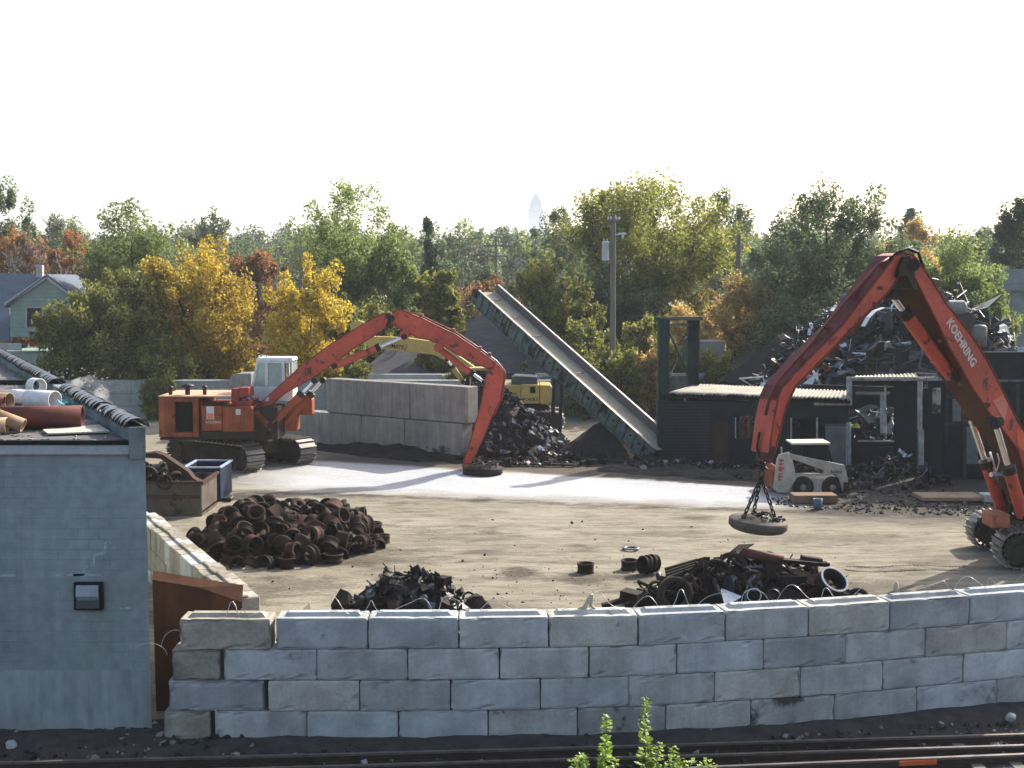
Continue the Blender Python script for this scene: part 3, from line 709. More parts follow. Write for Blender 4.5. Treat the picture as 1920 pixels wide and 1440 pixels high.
mb = MB(); mb.prism([zz(e0, RZ - 0.11), Vector((-24, BY, RZ - 0.11)), Vector((-42, BY + 36 * 0.894, RZ - 0.11)), zz(e1, RZ - 0.11)], (0, 0, 0.11))
mb.build('roof', ROOFING, bd)
mb = MB(); mb.box(-24, BX - 0.22, BY - 0.09, BY - 0.003, RZ - 0.26, RZ - 0.08); mb.build('gutter', TRIM, bd)
mb = MB(); mb.box(-24, BX - 0.22, BY - 0.11, BY + 0.06, RZ - 0.075, RZ + 0.012); mb.build('roof_edge', BLACK, bd)
mb = MB()
def PB(s, off, z): return zz(e0 + d2 * s - nd * off, z)
mb.hexa([PB(-0.02, -0.01, RZ - 0.35), PB(36, -0.01, RZ - 0.35), PB(36, 0.3, RZ - 0.35), PB(-0.02, 0.3, RZ - 0.35), PB(-0.02, -0.01, RZ + 0.27), PB(36, -0.01, RZ + 0.27), PB(36, 0.3, RZ + 0.27), PB(-0.02, 0.3, RZ + 0.27)])
mb.build('parapet', M('teal_grey_paint', (0.19, 0.235, 0.24), (0.12, 0.15, 0.155), 1.5, 0.8, blot=0.2), bd)
mb = MB(); s = 0.1; rr = random.Random(3)
while s < 35.5:
    skip = (3.2 < s < 3.7) or (9.6 < s < 11.6)
    if not skip:
        jit = rr.uniform(-0.03, 0.03)
        c0 = PB(s, 0.15 + jit, RZ + 0.26); c1 = PB(s + 0.40, 0.15 + jit, RZ + 0.30)
        n = 10; vs = []
        for c, r_ in ((c0, 0.25), (c1, 0.19)):
            for sh in (1.0, 0.86):
                for i in range(n + 1):
                    t = math.pi * i / n
                    vs.append(c + nd * (r_ * sh * math.cos(t)) + Vector((0, 0, r_ * sh * 0.72 * math.sin(t))))
        m_ = n + 1; fs = []
        for i in range(n):
            fs += [(i, i + 1, 2 * m_ + i + 1, 2 * m_ + i), (m_ + i, 3 * m_ + i, 3 * m_ + i + 1, m_ + i + 1), (i, m_ + i, m_ + i + 1, i + 1), (2 * m_ + i, 2 * m_ + i + 1, 3 * m_ + i + 1, 3 * m_ + i)]
        mb.add(vs, fs, 0, False)
    s += 0.30
mb.build('coping', COPING, bd)
mb = MB()                                       # zigzag of repaired joints
zig = [(208, 1018), (197, 1018), (197, 1036), (176, 1041), (176, 1062), (158, 1064), (158, 1077), (137, 1078)]
for (xa, ya), (xb, yb) in zip(zig, zig[1:]):
    mb.beam(A(xa, ya, BY - 0.004), A(xb, yb, BY - 0.004), 0.012, 0.045, up=(0, 1, 0)) if False else mb.beam(A(xa, ya, BY - 0.002), A(xb, yb, BY - 0.002), 0.008, 0.05)
for (xa, ya, xb) in [(100, 1078, 190), (0, 1079, 30), (225, 1140, 245), (140, 1085, 150)]:
    mb.beam(A(xa, ya, BY - 0.002), A(xb, ya, BY - 0.002), 0.008, 0.045)
mb.build('joint_repair', M('pale_mortar', (0.38, 0.42, 0.43), (0.31, 0.35, 0.36), 5, 0.9, spot=(0.21, 0.26, 0.27), spot_t=0.5, spot_scale=6), bd)
lx0, lx1 = A(141, 1100, BY).x, A(195, 1100, BY).x; lz0, lz1 = A(168, 1142, BY).z, A(168, 1090, BY).z
wl = thing('wall_lamp', 'square black wall lamp fixed to the pale blue block building', 'wall lamp', ((lx0 + lx1) / 2, BY, lz0))
mb = MB(); mb.box(lx0, lx1, BY - 0.12, BY - 0.003, lz0, lz1); mb.build('housing', BLACK, wl, bevel=0.015)
mb = MB(); mb.hexa([(lx0 + 0.07, BY - 0.20, lz0 + 0.30), (lx1 - 0.07, BY - 0.20, lz0 + 0.30), (lx1 - 0.07, BY - 0.12, lz0 + 0.2), (lx0 + 0.07, BY - 0.12, lz0 + 0.2),
                    (lx0 + 0.07, BY - 0.17, lz1 - 0.07), (lx1 - 0.07, BY - 0.17, lz1 - 0.07), (lx1 - 0.07, BY - 0.121, lz1 - 0.05), (lx0 + 0.07, BY - 0.121, lz1 - 0.05)])
mb.build('lens', M('grey_lamp_lens', (0.33, 0.37, 0.40), None, 3, 0.25), wl)
mb = MB(); mb.box(lx0 + 0.06, lx1 - 0.06, BY - 0.145, BY - 0.1201, lz0 + 0.05, lz0 + 0.2); mb.build('lower_grille', M('dull_grey', (0.08, 0.085, 0.09), None, 3, 0.6), wl)

# things lying on the roof
def pipe(name, label, c0, c1, r, mat, th=0.02, group=None):
    mb = MB(); c0, c1 = Vector(c0), Vector(c1); L_ = (c1 - c0).length
    M4 = Matrix.Translation(c0) @ (c1 - c0).to_track_quat('Z', 'Y').to_matrix().to_4x4()
    mb.lathe([(r, 0), (r, L_), (r - th, L_), (r - th, 0)], 28, M4)
    return tag(mb.build(name, mat), label, 'pipe', group)
zr = RZ + 0.004
def roofpt(px, py, z=zr): return P(px, py, z)
r = 0.245
e = roofpt(148, 806, zr); pipe('steel_pipe', 'long red-brown steel pipe lying across the flat roof', (e.x - 1.75, e.y - 0.02, zr + r), (e.x, e.y + 0.25, zr + r), r, PIPER)
r = 0.23; e = roofpt(97, 769); pipe('steel_pipe', 'short fat white pipe with a dark open end on the flat roof', (e.x - 0.72, e.y + 0.45, zr + r), (e.x + 0.05, e.y + 0.1, zr + r), r, PIPEW)
r = 0.19; e = roofpt(40, 763); pipe('steel_pipe', 'small white pipe section behind the fat white pipe', (e.x - 0.5, e.y + 0.75, zr + r), (e.x - 0.02, e.y + 0.5, zr + r), r, PIPEW)
r = 0.21; e = roofpt(48, 752); pipe('steel_pipe', 'white pipe ring standing behind the other pipes on the roof', (e.x - 0.25, e.y + 1.2, zr + r + 0.1), (e.x + 0.02, e.y + 0.95, zr + r + 0.1), r, PIPEW, 0.03)
r = 0.2; e = roofpt(14, 768); pipe('steel_pipe', 'cream pipe end at the left edge of the photo above a rusty pipe', (e.x - 0.7, e.y + 0.35, zr + r), (e.x - 0.0, e.y + 0.15, zr + r), r, PIPET)
r = 0.145; e = roofpt(46, 811); pipe('steel_pipe', 'tan rusty pipe sloping down to the roof in front of the red-brown pipe', (e.x - 0.95, e.y - 0.1, zr + r + 0.38), (e.x, e.y - 0.05, zr + r), r, PIPET)
r = 0.17; e = roofpt(14, 812); pipe('steel_pipe', 'short tan pipe lying at the left corner of the photo on the roof edge', (e.x - 1.0, e.y - 0.25, zr + r), (e.x + 0.06, e.y - 0.15, zr + r), r, PIPET)
r = 0.15; e = roofpt(5, 775); pipe('steel_pipe', 'rusty pipe stub leaning on the cream pipe end', (e.x - 0.6, e.y - 0.2, zr + r + 0.28), (e.x + 0.08, e.y - 0.15, zr + r + 0.12), r, PIPER)
mb = MB(); mb.sheet([roofpt(80, 808, zr + 0.03), roofpt(90, 815, zr + 0.03), roofpt(206, 811, zr + 0.03), roofpt(186, 798, zr + 0.03)], 0.03)
tag(mb.build('board', M('pale_gritty_board', (0.48, 0.45, 0.38), (0.36, 0.33, 0.28), 6, 0.9, bump=0.3)), 'pale gritty board lying flat at the front of the roof', 'board')
mb = MB(); mb.path([roofpt(60, 803, zr + 0.03), roofpt(110, 803, zr + 0.03), roofpt(135, 802, zr + 0.04), roofpt(147, 808, zr + 0.02)], 0.012, 5)
tag(mb.build('metal_rod', ALU), 'thin bent metal rod under the red-brown pipe on the roof', 'rod')
mb = MB(); a = roofpt(-60, 722); b = roofpt(102, 720); mb.beam(a + Vector((0, 0, 0.06)), b + Vector((0, 0, 0.06)), 0.3, 0.16)
tag(mb.build('timber_beam', BLACK), 'long black beam lying behind the white pipes on the roof', 'beam')
rr = random.Random(12); mb = MB()
for k in range(26):
    c = roofpt(rr.uniform(108, 150), rr.uniform(730, 772), zr + rr.uniform(0.02, 0.2)); q = [c + Vector((rr.uniform(-.22, .22), rr.uniform(-.22, .22), rr.uniform(-.1, .12))) for _ in range(3)]
    mb.sheet(q, 0.008)
tag(mb.build('plastic_sheeting', TEAL), 'crumpled teal plastic sheeting beside the fat white pipe on the roof', 'plastic sheet')
mb = MB()
for k in range(420):
    c = roofpt(rr.uniform(-20, 215), rr.uniform(690, 826), zr + 0.01); s_ = rr.uniform(0.015, 0.06)
    M4 = Matrix.Translation(c) @ Matrix.Rotation(rr.uniform(0, 6), 4, 'Z') @ Matrix.Rotation(rr.uniform(-.4, .4), 4, 'X')
    mb.obox(M4, s_ * rr.uniform(.6, 2), s_, s_ * 0.6)
tag(mb.build('roof_litter', STONE), 'grey stones and litter strewn over the flat roof', 'litter', kind='stuff')

# ============================================================ MACHINES
def crawler(root, O, h, L_, H, W, shoes=46):
    """one crawler track: O = ground point at the middle of the track"""
    F = frame(O, h); r = H / 2; s_ = L_ - 2 * r
    def loop(t, off=0.0):                      # arc length along the stadium
        per = 2 * s_ + 2 * math.pi * r; t = t % per; rr_ = r + off
        if t < s_: return (-s_ / 2 + t, r + rr_, 0.0)
        t -= s_
        if t < math.pi * r: a = math.pi / 2 - t / r; return (s_ / 2 + rr_ * math.cos(a), r + rr_ * math.sin(a), a - math.pi / 2)
        t -= math.pi * r
        if t < s_: return (s_ / 2 - t, r - rr_, math.pi)
        t -= s_; a = -math.pi / 2 - t / r
        return (-s_ / 2 + rr_ * math.cos(a), r + rr_ * math.sin(a), a - math.pi / 2)
    per = 2 * s_ + 2 * math.pi * r
    mb = MB(); n = shoes; pl = per / n
    for k in range(n):
        u, w_, a = loop((k + 0.5) * pl, -0.02); du, dw = math.cos(a), math.sin(a); nu, nw = -dw, du
        def q(x, y, z): return F(u + du * x + nu * z, y, w_ + dw * x + nw * z)
        mb.boxf(q, -pl * 0.40, pl * 0.40, -W / 2, W / 2, -0.05, 0.0)
        mb.boxf(q, pl * 0.16, pl * 0.38, -W / 2, W / 2, 0.0005, 0.055)
    tr = mb.build('track', TRACK, root)
    mb = MB(); pts = []
    for a in np.linspace(math.pi / 2, -math.pi / 2, 9): pts.append((s_ / 2 + (r - 0.17) * math.cos(a), r + (r - 0.17) * math.sin(a)))
    for a in np.linspace(-math.pi / 2, -3 * math.pi / 2, 9): pts.append((-s_ / 2 + (r - 0.17) * math.cos(a), r + (r - 0.17) * math.sin(a)))
    mb.prism([F(u, -W * 0.36, w_) for u, w_ in pts], F(0, W * 0.36, 0) - F(0, -W * 0.36, 0))
    mb.build('track_frame', TRACKF, root)
    for sg in (-1, 1):
        mb = MB(); c = F(sg * s_ / 2, -W * 0.43, r); c2 = F(sg * s_ / 2, W * 0.43, r)
        mb.tube(c, c2, r * 0.72, n=22); mb.tube(F(sg * s_ / 2, -W * 0.47, r), F(sg * s_ / 2, W * 0.47, r), r * 0.3, n=14)
        for i in range(18):
            a = 2 * math.pi * i / 18
            mb.beam(F(sg * s_ / 2 + r * 0.7 * math.cos(a), -W * 0.42, r + r * 0.7 * math.sin(a)), F(sg * s_ / 2 + r * 0.84 * math.cos(a), -W * 0.42, r + r * 0.84 * math.sin(a)), 0.06, 0.06)
        mb.build('drive_sprocket' if sg < 0 else 'idler_wheel', TRACKF, root)
    for k in range(6):
        u = -s_ / 2 + s_ * (k + 0.5) / 6
        mb = MB(); mb.tube(F(u, -W * 0.42, 0.17), F(u, W * 0.42, 0.17), 0.12, n=14); mb.build('track_roller', GREASE, root)

def cylinder(root, a, b, k, r, name='hydraulic_cylinder', mat=ORANGE, rod=CHROME):
    a, b = Vector(a), Vector(b); m_ = a + (b - a) * k
    mb = MB(); mb.tube(a, m_, r, n=16); d = (b - a).normalized()
    c = mb.build(name, mat, root)
    mb = MB(); mb.tube(m_ - d * 0.02, m_ + d * r * 1.2, r * 1.15, n=16); mb.build('gland', GREASE, c)
    mb = MB(); mb.tube(m_ + d * r, b, r * 0.52, n=14); mb.build('piston_rod', rod, c)
    mb = MB(); s = d.orthogonal().normalized() if abs(d.z) > 0.95 else Vector((0, 0, 1)).cross(d).normalized()
    for p in (a, b): mb = MB(); mb.tube(p - s * r * 1.2, p + s * r * 1.2, r * 0.85, n=14); mb.build('pin_eye', GREASE, c)
    return c

# ---------------------------------------- far orange excavator
YB = 54.6
ex = thing('excavator', 'orange scrap excavator with a white cab standing beside the far block stack', 'excavator', (-9.6, 54.9, 0))
hT = (0.78, -0.625); F0 = frame((-12.95, 55.3, 0), hT)
for sgn in (0, 1):
    O_ = F0(0, 0, 0) if sgn == 0 else F0(0.05, 2.9, 0)
    crawler(ex, O_, hT, 5.6, 1.18, 0.92, 46)
Fc = frame((-11.9, 56.4, 0), hT)
mb = MB(); mb.boxf(Fc, -1.3, 1.3, -1.1, 1.1, 0.55, 1.15); mb.tube((-11.7, 55.7, 1.1), (-11.7, 55.7, 1.62), 1.2, n=24)
mb.build('undercarriage', TRACKF, ex)
def S(px, py, Y=YB): return A(px, py, Y)
yn, yf = 53.2, 56.2
def sidebox(mb, x0, x1, yt, yb, Yn=yn, Yf=yf, mi=0, Yr=None):
    a, b = S(x0, yb, Yn), S(x1, yt, Yn)
    return mb.box(a.x, b.x, Yn, Yf, a.z, b.z, mi)
body = MB()
sidebox(body, 298, 317, 745, 820, yn, yf); sidebox(body, 317, 326, 745, 820, yn, yf); sidebox(body, 362, 371, 746, 820, yn, yf)
sidebox(body, 326, 362, 746, 754, yn, yf); sidebox(body, 326, 362, 811, 820, yn + 0.02, yf)
sidebox(body, 371, 378, 750, 818, yn + 0.35, yf); sidebox(body, 378, 416, 761, 808, yn, yf); sidebox(body, 417.5, 472, 763, 810, yn + 0.01, yf)
body.build('body', ORANGE_O, ex, bevel=0.03)
mb = MB(); sidebox(mb, 376, 476, 809, 824, yn + 0.12, yf); sidebox(mb, 300, 376, 820.5, 825, yn + 0.15, yf); mb.build('lower_skirt', GREASE, ex)
mb = MB(); sidebox(mb, 326.2, 361.8, 754.2, 810.8, yn + 0.3, yf - 0.3); mb.build('engine_bay', BLACK, ex)
mb = MB(); a, b = S(297, 745, yn), S(440, 745, yn); z_ = S(300, 744.6, yn).z
mb.box(a.x, S(431, 745, yn).x, yn - 0.03, yf, z_, z_ + 0.05); mb.build('top_deck', M('sunlit_tan_deck', (0.55, 0.36, 0.24), (0.42, 0.24, 0.15), 1.5, 0.6), ex)  # deck coloured pale tan, sunlight on the top put into the colour
for px, r_, h_ in ((320, 0.10, 0.28), (352, 0.13, 0.36), (384, 0.10, 0.3)):
    c = S(px, 744, yn + 0.6); mb = MB(); mb.tube((c.x, c.y, z_ + 0.05), (c.x, c.y, z_ + 0.05 + h_), r_ * 0.8, n=12)
    mb.lathe([(0, 0), (r_ * (2.1 if px == 352 else 1.2), 0.02), (r_ * (2.0 if px == 352 else 1.1), 0.10), (0, 0.16)], 14, Matrix.Translation((c.x, c.y, z_ + h_)), closed=False)
    mb.build('air_intake' if px == 352 else 'exhaust_stack', GREASE, ex)
mb = MB(); sidebox(mb, 434, 448, 729, 762, yn + 0.4, yn + 1.2); sidebox(mb, 448, 466, 727, 745, yn + 0.3, yn + 1.4); sidebox(mb, 440, 470, 752, 764, yn + 0.3, yf - 0.6)
mb.build('hydraulic_tank', M('dull_red_paint', (0.30, 0.05, 0.035), (0.2, 0.04, 0.03), 2, 0.5, bump=0.1), ex, bevel=0.02)
rr = random.Random(5); mb = MB()
for k in range(10):
    c = S(rr.uniform(436, 470), rr.uniform(742, 764), yn + 0.3 + rr.random()); e = c + Vector((rr.uniform(0.2, 0.6), rr.uniform(-.2, .3), rr.uniform(-0.25, 0.2)))
    mb.path([c, (c + e) / 2 + Vector((0, 0, 0.12)), e], 0.03, 5)
mb.build('hydraulic_hoses', GREASE, ex)
mb = MB(); sidebox(mb, 474, 520, 764, 824, 53.7, 55.5); mb.build('boom_foot', GREASE, ex)
mb = MB(); sidebox(mb, 536, 556, 776, 808, 55.2, 56.1); sidebox(mb, 540, 585, 748, 778, 55.4, 56.1); mb.build('front_panel', ORANGE_O, ex, bevel=0.03)
# cab, on the far side of the boom
ca, cb = 55.15, 56.4
cabm = MB(); tl_, tr_ = S(481, 672, ca), S(548, 675, ca)
zt, zb_, zw = S(500, 671, ca).z, S(480, 752, ca).z, S(480, 724, ca).z
x0, x1, xs_ = S(470, 740, ca).x, S(549, 740, ca).x, S(480, 672, ca).x
cabm.prism([(x0, ca, zb_), (x1, ca, zb_), (x1, ca, zw - 0.02), (x0, ca, zw - 0.02)], (0, cb - ca, 0))
cabm.prism([(xs_ - 0.04, ca - 0.03, zt - 0.13), (x1 + 0.04, ca - 0.03, zt - 0.13), (x1 - 0.02, ca + 0.05, zt), (xs_ + 0.05, ca + 0.05, zt)], (0, cb - ca + 0.03, 0))
def post(px_t, px_b, Y, wd=0.07):
    cabm.beam((S(px_t, 672, ca).x, Y, zt - 0.12), (S(px_b, 730, ca).x, Y, zw - 0.03), wd, wd, up=(0, 1, 0))
for Y in (ca + 0.035, cb - 0.035):
    post(483, 473, Y, 0.10); post(499.5, 500, Y, 0.13); post(530, 532, Y, 0.13); post(546, 547, Y, 0.08)
    cabm.beam((S(482, 672, ca).x, Y, zt - 0.17), (x1 - 0.02, Y, zt - 0.17), 0.07, 0.12)
cabo = cabm.build('cab', WHITE, ex, bevel=0.012)
TGLASS = M('greenish_glass', (0.30, 0.42, 0.38), (0.18, 0.27, 0.25), 1.2, 0.08, spec=0.6)
for pts in ([(486, 679), (497, 679), (497, 727), (475, 727)], [(502, 680), (527, 680), (529, 727), (502, 727)]):
    mb = MB(); mb.sheet([S(a, b, ca + 0.04) for a, b in pts], 0.01); mb.build('window', TGLASS, cabo)
mb = MB(); mb.box(x1 - 0.05, x1 - 0.035, ca + 0.08, cb - 0.08, zw, zt - 0.14); mb.build('windscreen', TGLASS, cabo)
mb = MB(); c = S(515, 724, ca + 0.5); mb.box(c.x - 0.22, c.x + 0.22, c.y - 0.2, c.y + 0.2, c.z - 0.3, c.z); mb.box(c.x - 0.26, c.x - 0.16, c.y - 0.2, c.y + 0.2, c.z, c.z + 0.62); mb.build('seat', BLACK, cabo)
mb = MB()
for px in (486, 500): mb = MB(); c = S(px, 672, ca + 0.2); mb.tube((c.x, c.y, zt), (c.x, c.y, zt + 0.09), 0.04, n=8); mb.build('cab_beacon', WHITE, cabo)
# boom and stick outlines, extruded to real width
def plate_poly(pts, Y0, wd): return [S(px, py, Y0) for px, py in pts], (0, wd, 0)
SEAM = M('worn_orange_edge', (0.24, 0.05, 0.03), (0.10, 0.03, 0.022), 2.5, 0.6, bump=0.2)
lower = [(487, 757), (492, 764), (505, 762), (535, 737), (587, 709), (620, 686), (634, 677), (667, 650), (710, 625), (724, 614), (736, 604), (733, 588), (721, 588), (710, 591), (690, 602), (620, 645), (560, 690)]
upper = [(734, 589), (743, 581), (755, 582), (762, 585), (797, 600), (856, 629), (903, 661), (929, 680), (925, 688), (916, 692), (903, 686), (856, 664), (828, 647), (800, 636), (785, 634), (759, 622), (736, 607)]
stick = [(917, 690), (929, 681), (943, 696), (946, 703), (942, 728), (938, 750), (922, 783), (910, 814), (894, 849), (880, 876), (867, 876), (869, 862), (875, 848), (891, 797), (903, 750), (910, 712), (913, 697)]
W_B = 0.62
for nm, pts, w0, wd in (('boom', lower, 0, W_B), ('boom_extension', upper, -0.02, W_B), ('stick', stick, 0.03, W_B - 0.06)):
    mb = MB(); p_, e_ = plate_poly(pts, YB - W_B / 2 + w0, wd); mb.prism(p_, e_)
    o = mb.build(nm, ORANGE, ex, bevel=0.025)
    mb = MB(); yy_ = YB - W_B / 2 + w0
    for p, q in zip(pts, pts[1:] + pts[:1]): mb.beam(S(p[0], p[1], yy_), S(q[0], q[1], yy_), 0.035, 0.05, up=(0, 1, 0))
    mb.build('edge_weld', SEAM, ex)
    if nm == 'boom':
        mb = MB(); mb.tube(S(735, 597, YB - W_B / 2 - 0.05), S(735, 597, YB + W_B / 2 + 0.05) * 1.0, 0.12, n=16)
        k_ = [S(x, y, YB - W_B / 2 - 0.012) for x, y in ((722, 590), (731, 586), (734, 600), (731, 611), (722, 614), (727, 600))]
        mb.prism(k_, (0, 0.6, 0)); mb.build('knuckle_joint', GREASE, ex)
    if nm == 'stick':
        for (px, py, s_) in ((925, 748, 3), (905, 795, 4), (890, 826, 3)):
            pass
mb = MB()
for q in range(3):
    line = [(748, 582), (786, 592), (797, 598), (830, 612), (856, 626), (903, 658), (931, 678), (946, 697), (948, 706), (940, 750), (925, 783)]
    mb.path([S(px, py - 1.0 - (1.2 if i % 3 else 0), YB - 0.18 + q * 0.18) for i, (px, py) in enumerate(line)], 0.035, 6)
for px, py in ((790, 594), (850, 622), (900, 655), (918, 667)):
    c = S(px, py, YB - 0.3); mb.box(c.x - 0.06, c.x + 0.06, c.y, c.y + 0.6, c.z - 0.02, c.z + 0.12)
mb.build('hose_bundle', M('red_hose_guard', (0.30, 0.05, 0.035), (0.16, 0.03, 0.025), 4, 0.4, spec=0.5), ex)
cylinder(ex, S(508, 797, YB - 0.75), S(590, 713, YB - 0.75), 0.66, 0.155, mat=ORANGE_O)
cylinder(ex, S(530, 797, YB + 0.7), S(606, 713, YB + 0.6), 0.66, 0.155, mat=ORANGE_O)
mb = MB(); mb.beam(S(480, 770, YB - 0.75), S(507, 800, YB - 0.75), 0.26, 0.3, up=(0, 1, 0)); mb.beam(S(507, 800, YB - 0.75), S(502, 815, YB - 0.75), 0.2, 0.3, up=(0, 1, 0)); mb.build('cylinder_bracket', ORANGE_O, ex, bevel=0.02)
cylinder(ex, S(628, 686, YB - 0.42), S(758, 631, YB - 0.42), 0.60, 0.15)
cylinder(ex, S(822, 653, YB), S(908, 717, YB), 0.70, 0.14)
mb = MB()
for (px, py, rr_) in ((822, 652, 0.2), (758, 628, 0.2), (628, 684, 0.16)):
    mb.tube(S(px, py, YB - 0.5), S(px, py, YB - 0.5) + Vector((0, 0.8, 0)), rr_, n=14)
mb.build('cylinder_mount', ORANGE, ex)
a = S(387, 762, yn); mb = MB(); mb.box(S(387, 762, yn).x, S(401, 762, yn).x, yn - 0.012, yn - 0.004, S(387, 786, yn).z, S(387, 762, yn).z); dcl = mb.build('decal', LETTER, ex)
mb = MB(); mb.box(S(388.5, 762, yn).x, S(399.5, 762, yn).x, yn - 0.016, yn - 0.0125, S(387, 785, yn).z, S(387, 775, yn).z)
mb.build('decal_emblem', PATCH, ex)
text('lettering', 'KOEHRING', S(386, 794, yn), (1, 0, 0), (0, 0, 1), S(414.5, 790, yn).x - S(386, 790, yn).x, LETTER, ex, height=0.11, bold=0.01)
mb = MB(); mb.box(S(442, 768, yn).x, S(451, 768, yn).x, yn - 0.006, yn + 0.006, S(442, 778, yn).z, S(442, 767, yn).z); mb.build('warning_plate', LETTER, ex)
for px, py in ((501, 748), (543, 748)):
    mb = MB(); c = S(px, py, YB - W_B / 2); mb.box(c.x - 0.08, c.x + 0.08, c.y - 0.008, c.y + 0.005, c.z - 0.09, c.z + 0.09); mb.build('warning_plate', LETTER, ex)

# magnet under the far excavator's stick
mg = thing('lifting_magnet', 'round rusty lifting magnet resting on the ground under the far orange stick', 'lifting magnet', tuple(A(905, 897, 53.2)))
c = P(905, 897, 0); mb = MB(); c.y = 53.3; c.x = A(905, 890, 53.3).x; c.z = 0.0
mb.lathe([(0, 0.0), (0.80, 0.0), (0.84, 0.04), (0.84, 0.24), (0.80, 0.29), (0.62, 0.30), (0.58, 0.36), (0, 0.36)], 36, Matrix.Translation(c), closed=False)
mb.build('magnet_plate', RUST_D, mg)
mb = MB()
for k in range(60):
    a = rr.uniform(0, 6.28); q = rr.uniform(0.1, 0.75); p_ = c + Vector((q * math.cos(a), q * math.sin(a), 0.36 + rr.uniform(-0.03, 0.12)))
    mb.beam(p_, p_ + Vector((rr.uniform(-.2, .2), rr.uniform(-.2, .2), rr.uniform(-.02, .08))), 0.05, 0.03)
mb.build('clinging_scrap', STEELB, mg)
mb = MB(); e = S(874, 872, YB)
for k in range(4):
    a = k * 1.57 + 0.5; mb.beam(e + Vector((0.15, -0.2, 0.05)), c + Vector((0.45 * math.cos(a), 0.45 * math.sin(a), 0.34)), 0.05, 0.05)
mb.path([S(925, 862, 53.2), S(930, 868, 53.2), S(926, 880, 53.2)], 0.02, 5)
mb.build('chain', GREASE, mg)

# ---------------------------------------- near orange excavator on the right
hN = Vector((-0.87, -0.49, 0)).normalized(); nN = Vector((-hN.y, hN.x, 0)) * -1        # nN points away from the side we see
nN = Vector((-0.49, 0.87, 0)).normalized()
ON = Vector((14.9, 36.2, 0))                                                             # on the near side plane
e2 = thing('excavator', 'large orange excavator at the right edge, its boom bent high over the yard', 'excavator', (15.5, 37, 0))
def N_(px, py, off=0.0): return VP(px, py, ON + nN * off, hN)
boomN = [(1710, 496), (1725, 494), (1737, 510), (1773, 567), (1830, 640), (1863, 697), (1900, 773), (1920, 808), (1962, 880), (1985, 940), (1965, 965), (1940, 950), (1909, 843), (1880, 805), (1857, 777), (1827, 733), (1803, 690), (1780, 650), (1747, 583), (1713, 517)]
stickN = [(1678, 480), (1693, 474), (1712, 478), (1722, 490), (1712, 510), (1687, 515), (1667, 547), (1613, 600), (1533, 683), (1493, 723), (1475, 760), (1465, 800), (1452, 852), (1442, 852), (1450, 790), (1460, 743), (1467, 727), (1497, 693), (1580, 610)]
bw_ = 0.95
mb = MB(); mb.prism([N_(*p) for p in boomN], nN * bw_); bo = mb.build('boom', ORANGE, e2, bevel=0.03)
mb = MB(); mb.prism([N_(px, py, 0.12) for px, py in stickN], nN * 0.72); st = mb.build('stick', ORANGE, e2, bevel=0.03)
for pts_, o_ in ((boomN, 0.0), (stickN, 0.12)):
    mb = MB()
    for p, q in zip(pts_, pts_[1:] + pts_[:1]): mb.beam(N_(p[0], p[1], o_), N_(q[0], q[1], o_), 0.04, 0.03, up=tuple(nN))
    mb.build('edge_weld', SEAM, e2)
mb = MB(); rs_ = random.Random(31)
for cx_, cy_ in ((1612, 610), (1598, 622), (1588, 640), (1570, 652), (1560, 668), (1548, 690), (1520, 700), (1640, 570), (1650, 540), (1510, 712), (1762, 640), (1800, 720), (1850, 760)):
    n_ = 9; r1 = rs_.uniform(4.5, 10); pp = []
    for i in range(n_):
        a_ = 2 * math.pi * i / n_; rr_ = r1 * rs_.uniform(0.55, 1.15); pp.append(N_(cx_ + rr_ * math.cos(a_), cy_ + 0.8 * rr_ * math.sin(a_), (0.112 if cx_ < 1700 else -0.008)))
    mb.sheet(pp, 0.004)
mb.build('rust_patch', M('scabby_rust', (0.075, 0.03, 0.022), (0.16, 0.05, 0.03), 8, 0.85, bump=0.3), e2)
# dark brown plate along the underside of the boom, 4 mm proud of the box
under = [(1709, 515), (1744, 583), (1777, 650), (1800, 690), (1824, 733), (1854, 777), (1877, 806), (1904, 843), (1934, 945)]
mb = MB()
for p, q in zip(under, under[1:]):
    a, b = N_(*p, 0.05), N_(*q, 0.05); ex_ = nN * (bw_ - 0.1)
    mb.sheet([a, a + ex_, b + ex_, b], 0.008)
mb.build('boom_underside', M('dark_brown_plate', (0.055, 0.028, 0.020), (0.10, 0.035, 0.02), 1.3, 0.6, bump=0.2, spot=(0.22, 0.05, 0.02), spot_t=0.64, spot_scale=1.2), e2)
mb = MB(); mb.tube(N_(1712, 497, -0.06), N_(1712, 497, bw_ + 0.06), 0.17, n=18)
k_ = [N_(x, y, -0.012) for x, y in ((1696, 482), (1706, 478), (1713, 500), (1722, 545), (1712, 540), (1700, 515), (1684, 520), (1688, 500))]
mb.prism(k_, nN * (bw_ + 0.03)); mb.build('knuckle_joint', GREASE, e2)
mb = MB(); rr = random.Random(8)
hl = [(1672, 484), (1650, 499), (1587, 568), (1513, 660), (1462, 716), (1446, 748), (1438, 780)]
for q in range(3):
    mb.path([N_(px - 1, py - 1 - (i % 2), 0.28 + 0.2 * q) - hN * -0.04 for i, (px, py) in enumerate(hl)], 0.042, 6)
for px, py in ((1655, 495), (1600, 552), (1550, 612), (1500, 672)):
    a, b = N_(px, py, 0.1), N_(px, py, 0.86); mb.beam(a, b, 0.07, 0.12)
mb.build('hose_bundle', M('dull_red_hose_guard', (0.20, 0.045, 0.035), (0.10, 0.03, 0.025), 3, 0.5), e2)
mb = MB()
for q in range(4):
    o_ = 0.15 + 0.18 * q; a, b = N_(1668, 487, o_), N_(1731, 500, o_); m_ = N_(1702 + 3 * q, 466 - q, o_)
    t_ = [a, N_(1682, 474, o_), m_, N_(1722, 474, o_), b, N_(1734, 512, o_)]
    mb.path(t_, 0.04, 6)
mb.build('hydraulic_hoses', BLACK, e2)
